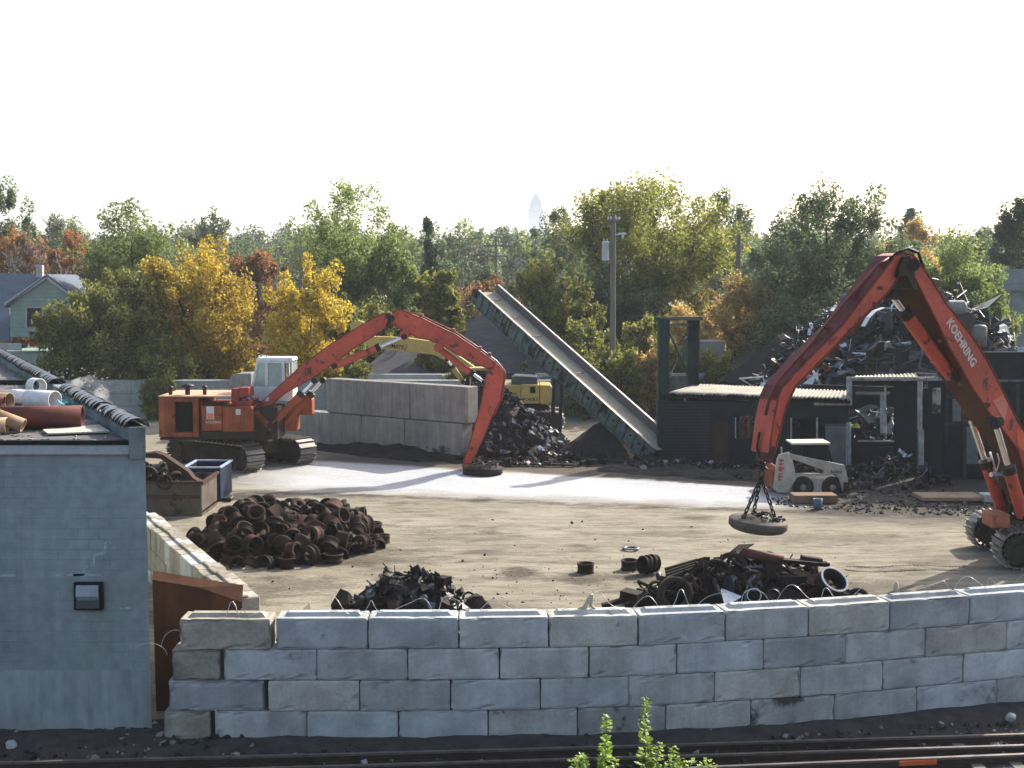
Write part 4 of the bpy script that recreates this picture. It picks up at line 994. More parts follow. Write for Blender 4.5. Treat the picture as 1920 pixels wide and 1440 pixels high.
mb = MB(); outer = [(1676, 480), (1580, 608), (1497, 691), (1467, 725), (1459, 743), (1449, 800)]
for p, q in zip(outer, outer[1:]):
    a, b = N_(p[0] - 1.2, p[1] - 1, 0.16), N_(q[0] - 1.2, q[1] - 1, 0.16); mb.sheet([a, a + nN * 0.64, b + nN * 0.64, b], -0.008)
mb.build('stick_top_plate', M('dull_dark_red_plate', (0.17, 0.045, 0.04), (0.10, 0.03, 0.03), 1.4, 0.6, bump=0.15, spot=(0.06, 0.03, 0.03), spot_t=0.58, spot_scale=1.8), e2)
# tip of the stick
mb = MB(); mb.prism([N_(x, y, 0.10) for x, y in ((1446, 835), (1455, 838), (1449, 868), (1440, 868))], nN * 0.5)
mb.build('stick_tip', M('rusty_oily_orange', (0.13, 0.04, 0.025), (0.05, 0.03, 0.025), 2, 0.6, bump=0.2), e2, bevel=0.02)
cylinder(e2, N_(1775, 700, 1.10), N_(1668, 548, 1.05), 0.74, 0.17)
cylinder(e2, N_(1783, 705, 0.42), N_(1672, 552, 0.42), 0.74, 0.17)
cylinder(e2, N_(1918, 968, -0.25), N_(1865, 790, -0.25), 0.47, 0.17)
cylinder(e2, N_(1882, 966, 1.2), N_(1818, 780, 1.2), 0.50, 0.17)
mb = MB(); mb.tube(N_(1866, 796, -0.4), N_(1866, 796, 1.3), 0.14, n=14); mb.tube(N_(1840, 795, 0.9), N_(1818, 782, 1.4), 0.16, n=14); mb.build('cylinder_mount', GREASE, e2)
rot = lambda p: p
ta, tb = N_(1774, 606), N_(1822, 690)
X = (tb - ta).normalized(); n_out = -nN; Yd = n_out.cross(X).normalized()
text('lettering', 'KOEHRING', ta + n_out * 0.002, X, Yd, (tb - ta).length, LETTER, e2, height=0.27, bold=0.03)
mb = MB(); mb.sheet([N_(x, y, -0.012) for x, y in ((1861, 752), (1880, 741), (1890, 757), (1884, 790))], 0.008); mb.build('paint_patch', PATCH, e2)
mb = MB(); mb.sheet([N_(x, y, -0.012) for x, y in ((1906, 800), (1926, 815), (1935, 860), (1908, 835))], 0.008); mb.build('paint_patch', M('bright_orange_patch', (0.68, 0.15, 0.06), None, 2, 0.5), e2)
for O_ in ((16.15, 35.45, 0), (16.35, 38.1, 0)): crawler(e2, O_, (1, -0.06), 5.1, 1.12, 0.78, 58)
mb = MB(); mb.box(14.7, 17.8, 36.0, 37.8, 0.5, 0.95); mb.tube((16.4, 36.8, 0.9), (16.4, 36.8, 1.45), 1.1, n=24); mb.build('undercarriage', TRACKF, e2)
F2 = frame((16.0, 37.15, 0), (hN.x, hN.y))
mb = MB(); mb.boxf(F2, -0.2, 1.25, -0.75, 0.75, 1.35, 2.0); mb.boxf(F2, 0.3, 1.3, 0.6, 0.95, 1.3, 2.6); mb.boxf(F2, 0.3, 1.3, -0.95, -0.6, 1.3, 2.6); mb.build('boom_foot', GREASE, e2, bevel=0.03)
mb = MB(); mb.boxf(F2, -4.4, 0.2, -1.5, -0.4, 1.45, 3.2); mb.boxf(F2, -4.4, 0.2, 0.4, 1.5, 1.45, 3.2); mb.boxf(F2, -4.5, -2.0, -1.52, 1.52, 1.44, 3.3); mb.build('body', ORANGE_O, e2, bevel=0.05)
mb = MB(); mb.boxf(F2, 0.15, 1.6, -1.55, -0.6, 2.4, 4.0) if False else mb.boxf(F2, -1.3, 0.4, 1.55, 2.5, 3.0, 4.6); mb.build('cab', WHITE, e2, bevel=0.05)
mb = MB(); a = A(1872, 975, 35.6); mb.box(a.x - 0.22, a.x + 0.3, 35.5, 36.3, a.z - 0.22, a.z + 0.18); mb.tube((a.x, 35.45, a.z), (a.x, 36.4, a.z), 0.14, n=14); mb.build('travel_motor', M('faded_salmon_paint', (0.40, 0.15, 0.09), (0.25, 0.09, 0.05), 4, 0.7), e2, bevel=0.03)
mb = MB(); mb.tube(N_(1858, 890, 0.55), N_(1900, 889, 0.55), 0.07, n=10); mb.build('cross_tube', ALU, e2)
mb = MB(); mb.path([N_(1870, 850, 0.3), N_(1874, 865, 0.3), N_(1868, 885, 0.3), N_(1876, 888, 0.3)], 0.02, 5); mb.path([N_(1856, 848, 1.0), N_(1862, 866, 1.0), N_(1872, 905, 1.0)], 0.03, 5); mb.build('hydraulic_hoses', ALU, e2)

# the near machine's hanging magnet
YM = 33.6
mc = A(1421, 985, YM); R_m = 0.775
mg2 = thing('lifting_magnet', 'round grey-brown lifting magnet hanging on three chains in mid air', 'lifting magnet', tuple(mc))
tilt = Matrix.Translation(mc) @ Matrix.Rotation(R(5), 4, 'Y') @ Matrix.Rotation(R(2), 4, 'X')
mb = MB(); mb.lathe([(0, -0.13), (0.62, -0.13), (0.70, -0.10), (R_m, -0.02), (R_m, 0.14), (R_m - 0.03, 0.17), (0.42, 0.19), (0.38, 0.235), (0.16, 0.25), (0.0, 0.25)], 44, tilt, closed=False)
mb.build('magnet_plate', MAGNET, mg2, bevel=0)
mb = MB()
rr = random.Random(4)
for k in range(70):
    a = rr.uniform(-0.6, 1.3) if k < 42 else rr.uniform(0, 6.28); q = rr.uniform(0.35, 0.66) if k < 42 else rr.uniform(0, 0.3)
    p_ = tilt @ Vector((q * math.cos(a), q * math.sin(a), 0.21 + rr.uniform(0, 0.06 if k < 42 else 0.16)))
    M4 = Matrix.Translation(p_) @ Matrix.Rotation(rr.uniform(0, 6), 4, 'Z') @ Matrix.Rotation(rr.uniform(-.8, .8), 4, 'X')
    mb.obox(M4, rr.uniform(.03, .16), rr.uniform(.02, .06), rr.uniform(.02, .06))
mb.build('cable_box', STEELB, mg2)
ring = A(1427, 895, YM)
def chain(p0, p1, n):
    mb = MB(); p0, p1 = Vector(p0), Vector(p1); d = (p1 - p0); L_ = d.length / n; d.normalize(); s0 = d.orthogonal().normalized(); s1 = d.cross(s0)
    for k in range(n):
        c = p0 + d * (L_ * (k + 0.5)); s = s0 if k % 2 else s1; a, b = L_ * 0.62, L_ * 0.27
        pts = []
        for i in range(14):
            t = 2 * math.pi * i / 14; cx, cy = math.cos(t), math.sin(t)
            pts.append(c + d * (math.copysign(abs(cx) ** 0.6, cx) * (a - 0.0)) + s * (math.copysign(abs(cy) ** 0.8, cy) * b))
        mb.path(pts, 0.021, 6, closed=True)
    return mb.build('chain', GREASE, mg2)
for a_ in (3.5, 1.7, 5.9):
    chain(ring, tilt @ Vector((0.46 * math.cos(a_), 0.46 * math.sin(a_), 0.21)), 8)
    mb = MB(); q = tilt @ Vector((0.46 * math.cos(a_), 0.46 * math.sin(a_), 0.22)); mb.box(q.x - 0.06, q.x + 0.06, q.y - 0.04, q.y + 0.04, q.z - 0.04, q.z + 0.07); mb.build('lug', MAGNET, mg2, bevel=0.01)
mb = MB(); top = N_(1432, 862, 0.45); mb.beam(top + Vector((0, 0, 0.1)), ring + Vector((0, 0, -0.02)), 0.12, 0.09)
for k in range(16):
    s = k / 15; p_ = top.lerp(ring, s) + Vector((rr.uniform(-.06, .06), rr.uniform(-.06, .06), 0)); mb.tube(p_, p_ + Vector((rr.uniform(-.08, .08), rr.uniform(-.08, .08), rr.uniform(-.1, .1))), 0.03, n=8)
mb.path([top + Vector((-0.12, 0, 0.7)), top + Vector((-0.18, 0, 0.3)), top + Vector((-0.05, -0.1, -0.2)), ring], 0.03, 6)
mb.build('shackle', GREASE, mg2)
mb = MB(); p_ = ring + Vector((0.0, -0.08, 0.33)); mb.tube(p_, p_ + Vector((0.06, 0, -0.07)), 0.022, n=8); mb.build('worn_shackle_edge', ALU, mg2)

# ---------------------------------------- yellow excavator far behind
YK = 70.0
k3 = thing('excavator', 'yellow excavator working behind the shredded scrap heap and the far block stack', 'excavator', tuple(P(985, 803, 0)))
def K(px, py, Y=YK): return A(px, py, Y)
mb = MB(); yk0 = 68.6
def kbox(mb, x0, x1, yt, yb, Y0=yk0, Y1=71.4): a, b = K(x0, yb, Y0), K(x1, yt, Y0); mb.box(a.x, b.x, Y0, Y1, a.z, b.z)
kbox(mb, 920, 976, 722, 757); kbox(mb, 977, 1011, 721, 757, yk0 - 0.02); 
mb.prism([K(x, y, yk0 + 0.05) for x, y in ((1012, 722), (1033, 723), (1038, 732), (1037, 752), (1029, 758), (1012, 758))], (0, 2.7, 0))
mb.build('body', YELLOW, k3, bevel=0.04)
mb = MB(); mb.prism([K(x, y, yk0 + 0.3) for x, y in ((958, 721.5), (960, 709), (966, 705), (1007, 707), (1009, 721)) ], (0, 1.9, 0)); mb.build('engine_cover', M('dark_grey_cover', (0.05, 0.055, 0.06), (0.09, 0.1, 0.11), 2, 0.4), k3, bevel=0.03)
mb = MB(); kbox(mb, 994, 1004, 725, 737, yk0 - 0.035, yk0 - 0.025); mb.build('vent_panel', BLACK, k3)
text('lettering', 'PC400LC', K(981, 752, yk0 - 0.02), (1, 0, 0), (0, 0, 1), K(1010, 750, yk0).x - K(981, 750, yk0).x, LETTER_D, k3, height=0.17, bold=0.015)
mb = MB(); kbox(mb, 866, 916, 729, 735, yk0 + 0.1, yk0 + 1.3); kbox(mb, 880, 918, 690, 695, yk0 + 0.1, yk0 + 1.3)
for x in (882, 916): kbox(mb, x - 1.5, x + 1.5, 694, 730, yk0 + 0.1, yk0 + 0.2)
cbk = mb.build('cab', YELLOW, k3, bevel=0.02)
mb = MB(); mb.prism([K(x, y, yk0 + 0.15) for x, y in ((878, 696), (916, 696), (916, 729), (868, 729))], (0, 1.1, 0)); mb.build('cab_glass', GLASS_D, cbk)
mb = MB(); mb.prism([K(x, y, 69.6) for x, y in ((914, 735), (905, 712), (880, 690), (845, 668), (812, 650), (760, 628), (700, 628), (655, 640), (650, 636), (690, 606), (655, 608), (690, 622), (720, 629), (765, 635), (815, 664), (860, 690), (895, 735))[:0] or
    [(690, 634), (705, 631), (760, 633), (810, 640), (850, 660), (892, 690), (918, 715), (918, 735), (900, 735), (880, 706), (845, 682), (815, 666), (770, 660), (720, 655), (690, 652)]], (0, 0.6, 0)); mb.build('boom', YELLOW, k3, bevel=0.02)
mb = MB(); mb.prism([K(x, y, 69.65) for x, y in ((655, 606), (672, 601), (690, 607), (712, 650), (700, 655), (660, 628))], (0, 0.5, 0)); mb.build('stick', YELLOW, k3, bevel=0.02)
cylinder(k3, K(868, 716, 69.3), K(838, 674, 69.3), 0.62, 0.13, mat=YELLOW)
cylinder(k3, K(868, 716, 70.5), K(840, 674, 70.5), 0.62, 0.13, mat=YELLOW)
text('lettering', 'KOMATSU', K(721, 651, 69.59), (1, 0, -0.13), (0.13, 0, 1), K(762, 650, 69.6).x - K(721, 650, 69.6).x, LETTER_D, k3, height=0.24, bold=0.02)
for O_ in ((0.55, 69.0, 0), (0.6, 71.2, 0)): crawler(k3, O_, (1, -0.12), 4.6, 1.1, 0.7, 44)
mb = MB(); mb.box(-0.9, 2.0, 69.2, 71.0, 0.5, 1.35); mb.build('undercarriage', TRACKF, k3)

# ---------------------------------------- white skid steer loader
YS = 48.4
sk = thing('skid_loader', 'dirty white skid steer loader parked in front of the burnt shed', 'skid loader', tuple(A(1522, 928, YS)))
def B_(px, py, Y=YS): return A(px, py, Y)
def sp_(pts, Y0, wd): return [B_(px, py, Y0) for px, py in pts], (0, wd, 0)
mb = MB(); mb.prism(*sp_([(1470, 905), (1482, 868), (1492, 898), (1550, 897), (1572, 896), (1578, 915), (1560, 926), (1485, 926), (1462, 922)], YS + 0.05, 1.4)); mb.build('body', DIRTYWHITE, sk, bevel=0.02)
mb = MB()
for y0 in (YS - 0.12, YS + 1.45):
    mb = MB(); mb.prism(*sp_([(1461, 853), (1480, 847.5), (1484, 853), (1494, 896), (1478, 924), (1458, 924), (1449, 915), (1457, 862)], y0, 0.14))
    mb.build('rear_upright', DIRTYWHITE, sk, bevel=0.015)
mb = MB()
for y0 in (YS - 0.13, YS + 1.47):
    mb = MB(); mb.prism(*sp_([(1479, 850), (1500, 855), (1583, 872), (1587, 884), (1595, 932), (1586, 938), (1573, 897), (1566, 889), (1548, 892), (1493, 891), (1493, 887.5), (1546, 888), (1546, 882), (1482, 860)], y0, 0.13))
    mb.build('lift_arm', DIRTYWHITE, sk, bevel=0.012)
mb = MB(); mb.prism(*sp_([(1449, 886), (1456, 876), (1460, 876), (1458, 922), (1449, 916)], YS - 0.10, 1.6)); mb.build('rear_door', ORANGE_O, sk, bevel=0.02)
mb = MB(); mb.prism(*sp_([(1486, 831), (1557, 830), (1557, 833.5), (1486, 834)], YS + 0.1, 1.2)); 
cg = mb.build('cab_roof', M('pale_cream_roof', (0.55, 0.5, 0.38), (0.4, 0.36, 0.28), 2, 0.6), sk)  # cream roof, paler than the loader's body
for y0 in (YS + 0.15, YS + 1.2):
    mb = MB()
    mb.beam(B_(1551, 834, y0), B_(1559, 868, y0), 0.07, 0.07, up=(0, 1, 0)); mb.beam(B_(1510, 834, y0), B_(1502, 858, y0), 0.07, 0.07, up=(0, 1, 0)); mb.beam(B_(1488, 834, y0), B_(1486, 850, y0), 0.06, 0.06, up=(0, 1, 0))
    mb.sheet([B_(1512, 835, y0), B_(1549, 835, y0), B_(1556, 868, y0), B_(1504, 857, y0)], 0.02)
    mb.build('cab_cage', BLACK, sk)
for px in (1507, 1562):
    for y0 in (YS - 0.06, YS + 1.3):
        mb = MB(); c = B_(px, 914, y0); M4 = Matrix.Translation(c) @ Matrix.Rotation(R(-90), 4, 'X')
        mb.lathe([(0.13, 0.02), (0.30, 0.0), (0.40, 0.04), (0.415, 0.12), (0.40, 0.24), (0.30, 0.28), (0.13, 0.26)], 26, M4)
        wh = mb.build('wheel', RUBBER, sk)
        mb = MB(); mb.lathe([(0.0, 0.05), (0.05, 0.05), (0.06, 0.09), (0.15, 0.10), (0.16, 0.04), (0.20, 0.04), (0.20, 0.2), (0, 0.2)], 18, M4, closed=False); mb.build('hub', DIRTYWHITE, wh)
mb = MB(); mb.beam(B_(1465, 838, YS), B_(1466, 852, YS), 0.05, 0.05); mb.build('exhaust_pipe', ALU, sk)
mb = MB(); mb.prism(*sp_([(1494, 872), (1505, 870), (1509, 880), (1499, 886), (1494, 884)], YS - 0.15, 0.3)); mb.build('engine_vent', BLACK, sk)
mb = MB(); mb.prism(*sp_([(1584, 905), (1592, 905), (1597, 938), (1588, 944), (1582, 940)], YS - 0.3, 2.0)); mb.build('bucket_coupler', GREASE, sk, bevel=0.02)
mb = MB()
for i, (y0, y1) in enumerate(((861, 866), (868, 873), (875, 884), (887, 890), (892, 896), (898, 901))):
    a = 1461 - i * 0.4; mb.prism(*sp_([(a, y0), (a + 6, y0 + 0.5), (a + 6, y1), (a, y1 - 0.5)], YS - 0.135, 0.01))
    mb.prism(*sp_([(a + 7, y0), (a + 9, y0 + 0.5), (a + 9, y1 - 2), (a + 7, y1 - 2)], YS - 0.135, 0.01))
mb.build('red_marking', LETTER_R, sk)
text('lettering', 'bobcat', B_(1558, 887.5, YS - 0.135), (1, 0, 0.0), (0, 0, 1), 0.44, LETTER_D, sk, height=0.13, bold=0.01)
mb = MB(); a = B_(1487, 948, 46); b_ = B_(1570, 931, 46); mb.box(a.x, b_.x, 45.9, 46.7, 0.02, 0.31)
tag(mb.build('counterweight', M('rusty_brown_steel_block', (0.11, 0.065, 0.04), (0.20, 0.14, 0.09), 2, 0.8, bump=0.2), bevel=0.02), 'low rusty brown steel box lying before the wheels of the skid loader', 'steel box')
bk_ = thing('bucket', 'small blue-grey bucket standing in front of the rusty steel box', 'bucket', tuple(P(1533, 956, 0)))
mb = MB(); c = P(1533, 956, 0); mb.lathe([(0.0, 0.0), (0.14, 0.0), (0.17, 0.40), (0.155, 0.40), (0.13, 0.03), (0, 0.03)], 18, Matrix.Translation(c), closed=False); mb.build('pail', M('blue_grey_plastic', (0.10, 0.13, 0.19), None, 3, 0.5), bk_)
mb = MB(); mb.path([c + Vector((0.17 * math.cos(t), -0.02, 0.38 + 0.02 * math.sin(t))) for t in np.linspace(0, math.pi, 9)], 0.008, 5); mb.build('handle', WIRE, bk_)

# ============================================================ YARD STRUCTURES
# far stack of big concrete blocks
pA, pB = P(876, 865, 0), P(590, 838, 0)
pB = pA + (Vector((-9.6, 62.6, 0)) - pA)
dF = (pB - pA).normalized(); LF = (pB - pA).length
bw = thing('concrete_block_wall', 'two course stack of big square stained concrete blocks behind the far orange boom', 'block wall', tuple(pA))
def along(px):                                # distance along the wall for a picture column
    k = (px - 960) / FPX
    lo, hi = -2.0, 20.0
    for _ in range(40):
        m_ = (lo + hi) / 2; q = pA + dF * m_
        if q.x / q.y > k: lo = m_
        else: hi = m_
    return lo
HB = 1.68
rng = random.Random(21)
nb = Vector((dF.y, -dF.x, 0)); nb = nb if nb.y > 0 else -nb
def bigblock(s0, s1, z0):
    mb = MB(); F = frame(pA + dF * s0 + Vector((0, 0, z0)), (dF.x, dF.y)); sg = -1 if F(0, 1, 0).y < F(0, 0, 0).y else 1
    L_ = s1 - s0; j = rng.uniform(-0.04, 0.04)
    mb.boxf(F, 0.035, L_ - 0.035, min(sg * (0 + j), sg * (0.75 + j)), max(sg * (0 + j), sg * (0.75 + j)), 0, HB - 0.035)
    return mb.build('block', CONC_F, bw, bevel=0.04, seg=2)
for (a, b) in ((868, 757), (757, 675), (675, 597), (597, 553), (553, 515)): bigblock(along(a), along(b), 0.02)
for (a, b) in ((877, 767), (767, 682), (682, 610)): bigblock(along(a), along(b), 0.02 + HB)
a = along(470); b = along(430)
lb = A(432, 760, 66)
mb = MB(); mb.prism([A(428, 800, 67), A(470, 800, 67), A(471, 700, 67), A(444, 701, 67), A(433, 706, 67), A(428, 720, 67)], (0, 1.5, 0))
tag(mb.build('concrete_block', CONC_F, bevel=0.05), 'single worn grey concrete block standing behind the white cab of the orange excavator', 'concrete block')

def mound(name, pts_c, rx, ry, h, mat, label=None, cat=None, rough=0.12, seed=0, rot=0.0, z0=-0.03, kind='stuff', pw=1.3):
    cx, cy = pts_c; n = 30; mb = MB(); vs = []
    for j in range(n + 1):
        for i in range(n + 1):
            u, v = -1.05 + 2.1 * i / n, -1.05 + 2.1 * j / n
            d = math.hypot(u, v); z = h * max(0.0, 1 - d ** pw) if d < 1 else -0.05
            z += (rough * hnoise(u * rx, v * ry, 1.7, seed) + 0.5 * rough * hnoise(u * rx, v * ry, 4.3, seed + 3)) * (1 if d < 0.95 else 0.2)
            x, y = u * rx, v * ry
            vs.append((cx + x * math.cos(rot) - y * math.sin(rot), cy + x * math.sin(rot) + y * math.cos(rot), z0 + z))
    fs = [(j * (n + 1) + i, j * (n + 1) + i + 1, (j + 1) * (n + 1) + i + 1, (j + 1) * (n + 1) + i) for j in range(n) for i in range(n)]
    mb.add(vs, fs, 0, False)
    o = mb.build(name, mat)
    return tag(o, label, cat, kind=kind)
def msurf(cx, cy, rx, ry, h, rot=0.0, pw=1.3, z0=0.0):
    def f(x, y):
        dx, dy = x - cx, y - cy; u = (dx * math.cos(rot) + dy * math.sin(rot)) / rx; v = (-dx * math.sin(rot) + dy * math.cos(rot)) / ry
        d = math.hypot(u, v); return z0 + (h * (1 - d ** pw) if d < 1 else 0.0)
    return f
def sample(rr, cx, cy, rx, ry, rot=0.0, lim=1.0):
    while True:
        u, v = rr.uniform(-1, 1), rr.uniform(-1, 1)
        if u * u + v * v < lim:
            x, y = u * rx, v * ry
            return cx + x * math.cos(rot) - y * math.sin(rot), cy + x * math.sin(rot) + y * math.cos(rot)
def rnd_rot(rr, flat=1.0):
    return Matrix.Rotation(rr.uniform(0, 6.28), 4, 'Z') @ Matrix.Rotation(rr.gauss(0, flat), 4, 'X') @ Matrix.Rotation(rr.gauss(0, flat), 4, 'Y')
def junk(mb, rr, c, kind, s, mi, flat=0.8):
    M4 = Matrix.Translation(c) @ rnd_rot(rr, flat)
    if kind == 'plate':
        a, b = s * rr.uniform(.5, 1.2), s * rr.uniform(.4, 1); bend = rr.uniform(-.6, .6)
        p = [M4 @ Vector(q) for q in ((-a, -b, 0), (0, -b * rr.uniform(.7, 1.1), bend * a), (0, b * rr.uniform(.7, 1.1), bend * a * rr.uniform(.5, 1.2)), (-a, b, 0))]
        mb.sheet(p, 0.012 + 0.02 * s, mi)
        q = [p[1], M4 @ Vector((a * rr.uniform(.5, 1), -b * rr.uniform(.5, 1), bend * a * rr.uniform(-.4, 1.2))), M4 @ Vector((a * rr.uniform(.6, 1), b * rr.uniform(.4, 1), bend * a * rr.uniform(-.4, .8))), p[2]]
        mb.sheet(q, 0.012 + 0.02 * s, mi)
    elif kind == 'bar': mb.obox(M4, s * rr.uniform(1.5, 3.2), s * rr.uniform(.08, .22), s * rr.uniform(.06, .2), mi)
    elif kind == 'strip':
        pts = [M4 @ Vector((s * (t - 0.5) * 2.6, s * 0.25 * math.sin(t * rr.uniform(2, 5)), s * rr.uniform(.15, .8) * math.sin(t * 3.1))) for t in np.linspace(0, 1, 6)]
        for p, q in zip(pts, pts[1:]): mb.beam(p, q, s * 0.28, 0.015, mi)
    elif kind == 'tube': mb.tube(M4 @ Vector((-s, 0, 0)), M4 @ Vector((s, 0, 0)), s * rr.uniform(.10, .25), n=10, mi=mi)
    elif kind == 'ring':
        r = s * rr.uniform(.7, 1.0); mb.lathe([(r, -s * .2), (r, s * .2), (r * .72, s * .2), (r * .72, -s * .2)], 18, M4, mi)
    elif kind == 'wire':
        pts = [M4 @ Vector((s * (t - .5) * 2 + rr.uniform(-.2, .2) * s, rr.uniform(-.5, .5) * s, rr.uniform(-.2, .9) * s)) for t in np.linspace(0, 1, 6)]
        mb.path(pts, 0.012 + 0.015 * s, 4, mi)
    else:                                      # chunk
        vs = [M4 @ (Vector((x, y, z)) * s * rr.uniform(.35, .75)) for x, y, z in ((-1, -1, -1), (1, -1, -1), (1, 1, -1), (-1, 1, -1), (-1, -1, 1), (1, -1, 1), (1, 1, 1), (-1, 1, 1))]
        mb.hexa(vs, mi)
def heap(name, label, cat, n, surf, region, mats, wts, kinds, size, seed, sink=0.2, flat=0.7, parent=None):
    rr = random.Random(seed); mb = MB(); ks = list(kinds)
    for _ in range(n):
        x, y = sample(rr, *region); s = rr.uniform(*size) * (0.6 if rr.random() < 0.5 else 1.0)
        c = Vector((x, y, surf(x, y) + s * rr.uniform(-sink, 0.35)))
        junk(mb, rr, c, rr.choices(ks, [kinds[k] for k in ks])[0], s, rr.choices(range(len(mats)), wts)[0], flat)
    o = mb.build(name, mats)
    return tag(o, label, cat, kind='stuff')

# dark berm along the foot of the far stack and strewn black soil
mound('soil_bank_or_backing', (-5.6, 59.4), 5.8, 1.5, 0.5, BLACKSOIL, 'low black soil bank heaped along the foot of the far block stack', 'soil bank', 0.12, 3, rot=math.atan2(dF.y, dF.x) )
mound('soil_bank_or_backing', (8.5, 52.6), 6.0, 1.1, 0.35, DUSTSOIL, 'low dark rubble bank along the foot of the burnt shed', 'soil bank', 0.15, 8, rot=-0.38)
mound('soil_heap', (4.4, 59.2), 2.7, 2.4, 1.75, BLACKSOIL, 'black heap of fine soil under the green conveyor', 'soil heap', 0.08, 5, pw=1.0)
mound('soil_heap', (8.9, 64.5), 2.3, 2.0, 2.45, BLACKSOIL, 'black heap of soil behind the foot of the conveyor', 'soil heap', 0.06, 6, pw=1.0)

# shredded scrap heap by the end of the far stack
sx_, sy_ = -0.3, 59.4
sf = msurf(sx_ - 0.9, sy_ + 1.6, 4.2, 4.2, 3.5, pw=1.05)
sreg = (sx_ - 0.9, sy_ + 1.6, 4.2, 4.2)
mound('scrap_core', (sx_ - 0.9, sy_ + 1.6), 4.0, 4.0, 3.2, RUST_D, 'dark rusty core of the shredded scrap heap beside the far orange stick', 'scrap heap', 0.2, 2, pw=1.05)
heap('shredded_scrap', 'shredded heap of grey and rusty metal strips spilling past the end of the far block stack', 'scrap heap', 1300, sf, sreg,
     [STEELG, RUST_D, ALU, BLUEGREY, STEELB, RUST], [32, 24, 6, 14, 26, 12], {'plate': 4, 'strip': 3, 'bar': 2, 'chunk': 3, 'tube': 1}, (0.10, 0.30), 31, 0.1, 0.9)
heap('shredded_scrap', 'low rusty fringe of scrap on the ground in front of the shredded heap', 'scrap heap', 420, lambda x, y: 0.12, (1.0, 56.6, 3.4, 1.6),
     [RUST_D, STEELB, STEELG, RUST], [40, 30, 10, 15], {'plate': 2, 'bar': 3, 'chunk': 3, 'wire': 2}, (0.08, 0.26), 33, 0.1, 0.9)
for i, (pa, pb, w_, lab) in enumerate([((1205, 866), (1355, 868), 0.4, 'long grey plank lying under the lower end of the conveyor'), ((1040, 862), (1190, 872), 0.3, 'dark plank lying before the black heap under the conveyor'),
                             ((905, 872), (1080, 877), 0.22, 'thin rusty bar lying on the ground right of the far lifting magnet')]):
    mb = MB(); a, b = P(*pa), P(*pb); mb.beam(a + Vector((0, 0, .12)), b + Vector((0, 0, .12)), w_, 0.08)
    tag(mb.build('plank', [WOODP, BLACK, RUST][i]), lab, 'plank')

# ---------------------------------------- conveyor
cv = thing('conveyor', 'long green steel conveyor rising from the burnt shed to the upper left', 'conveyor', tuple(P(1225, 866, 0)))
cA, cB = A(1222, 836, 56.2), A(898, 545, 65.5)       # lower and upper end of the near side rail
dC = (cB - cA); LC = dC.length; dC.normalize(); wC = Vector((-dC.y, dC.x, 0)).normalized(); wC = wC if wC.x > 0 else -wC
uC = dC.cross(wC); uC = uC if uC.z > 0 else -uC
WC = 1.22
def CQ(s, v, h): return cA + dC * s + wC * v + uC * h
def cbox(mb, s0, s1, v0, v1, h0, h1, mi=0): return mb.boxf(CQ, s0, s1, v0, v1, h0, h1, mi)
mb = MB(); cbox(mb, -0.2, LC, 0.045, WC - 0.04, -0.14, -0.10); mb.build('belt', BELT, cv)
mb = MB(); cbox(mb, -0.2, LC + 0.1, WC - 0.038, WC, -0.6, 0.27); mb.build('side_wall', BELTW, cv)
mb = MB(); cbox(mb, -0.2, LC + 0.1, WC - 0.05, WC + 0.06, 0.272, 0.31); cbox(mb, -0.2, LC, -0.05, 0.05, 0.002, 0.035); mb.build('rim', M('pale_rim_highlight', (0.38, 0.36, 0.35), (0.25, 0.22, 0.21), 3, 0.5, metal=0.3), cv)  # pale colour paints a highlight along the conveyor rims
mb = MB(); cbox(mb, -0.3, LC - 0.2, 0, 0.04, -0.82, 0)
pe = [CQ(LC - 0.2, 0, 0), CQ(LC + 0.1, 0, 0.02), CQ(LC + 0.42, 0, -0.12), CQ(LC + 0.5, 0, -0.45), CQ(LC + 0.15, 0, -0.85), CQ(LC - 0.2, 0, -0.82)]
mb.prism(pe, wC * 0.04)
mb.build('side_plate', TEALST, cv)
mb = MB(); k = 0
s = 0.4
while s < LC - 0.3:
    cbox(mb, s, s + 0.09, -0.09, -0.002, -0.80, -0.02); s += 0.62
cbox(mb, -0.3, LC - 0.3, -0.10, -0.0025, -0.86, -0.822); mb.build('rib', TEALST, cv)
mb = MB(); s = 0.7
while s < LC:
    if rng.random() < 0.75: mb.tube(CQ(s, -0.03, -0.33), CQ(s, 0.0, -0.33 + rng.uniform(-.1, .05)), rng.uniform(0.05, 0.11), n=10)
    s += 0.62
mb.tube(CQ(LC + 0.1, -0.04, -0.35), CQ(LC + 0.1, 0, -0.35), 0.12, n=12); mb.build('bearing_hole', BLACK, cv)
mb = MB()
for s in (LC - 1.0, LC - 2.7, LC - 4.6, LC - 8.0): cbox(mb, s, s + 0.06, 0.0, 0.75, 0.0, 0.03)
mb.build('cross_bar', GREASE, cv)
mb = MB(); cbox(mb, 0, LC, 0.05, WC - 0.04, -0.62, -0.55); mb.build('return_belt', BLACK, cv)
mb = MB(); c = CQ(-0.5, -0.1, -0.9); mb.box(c.x - 0.3, c.x + 0.9, c.y - 0.1, c.y + 1.2, 0, c.z + 0.55); mb.build('foot', RUST_D, cv)
for px, yb, yt in ((1035, 790, 700), (1049, 790, 712)):
    mb = MB(); a = A(px, 795, 62.5); mb.beam((a.x, a.y, 0), (a.x + 0.1, a.y, A(px, yt, 62.5).z), 0.16, 0.16); mb.build('support_leg', DARKGREEN, cv)

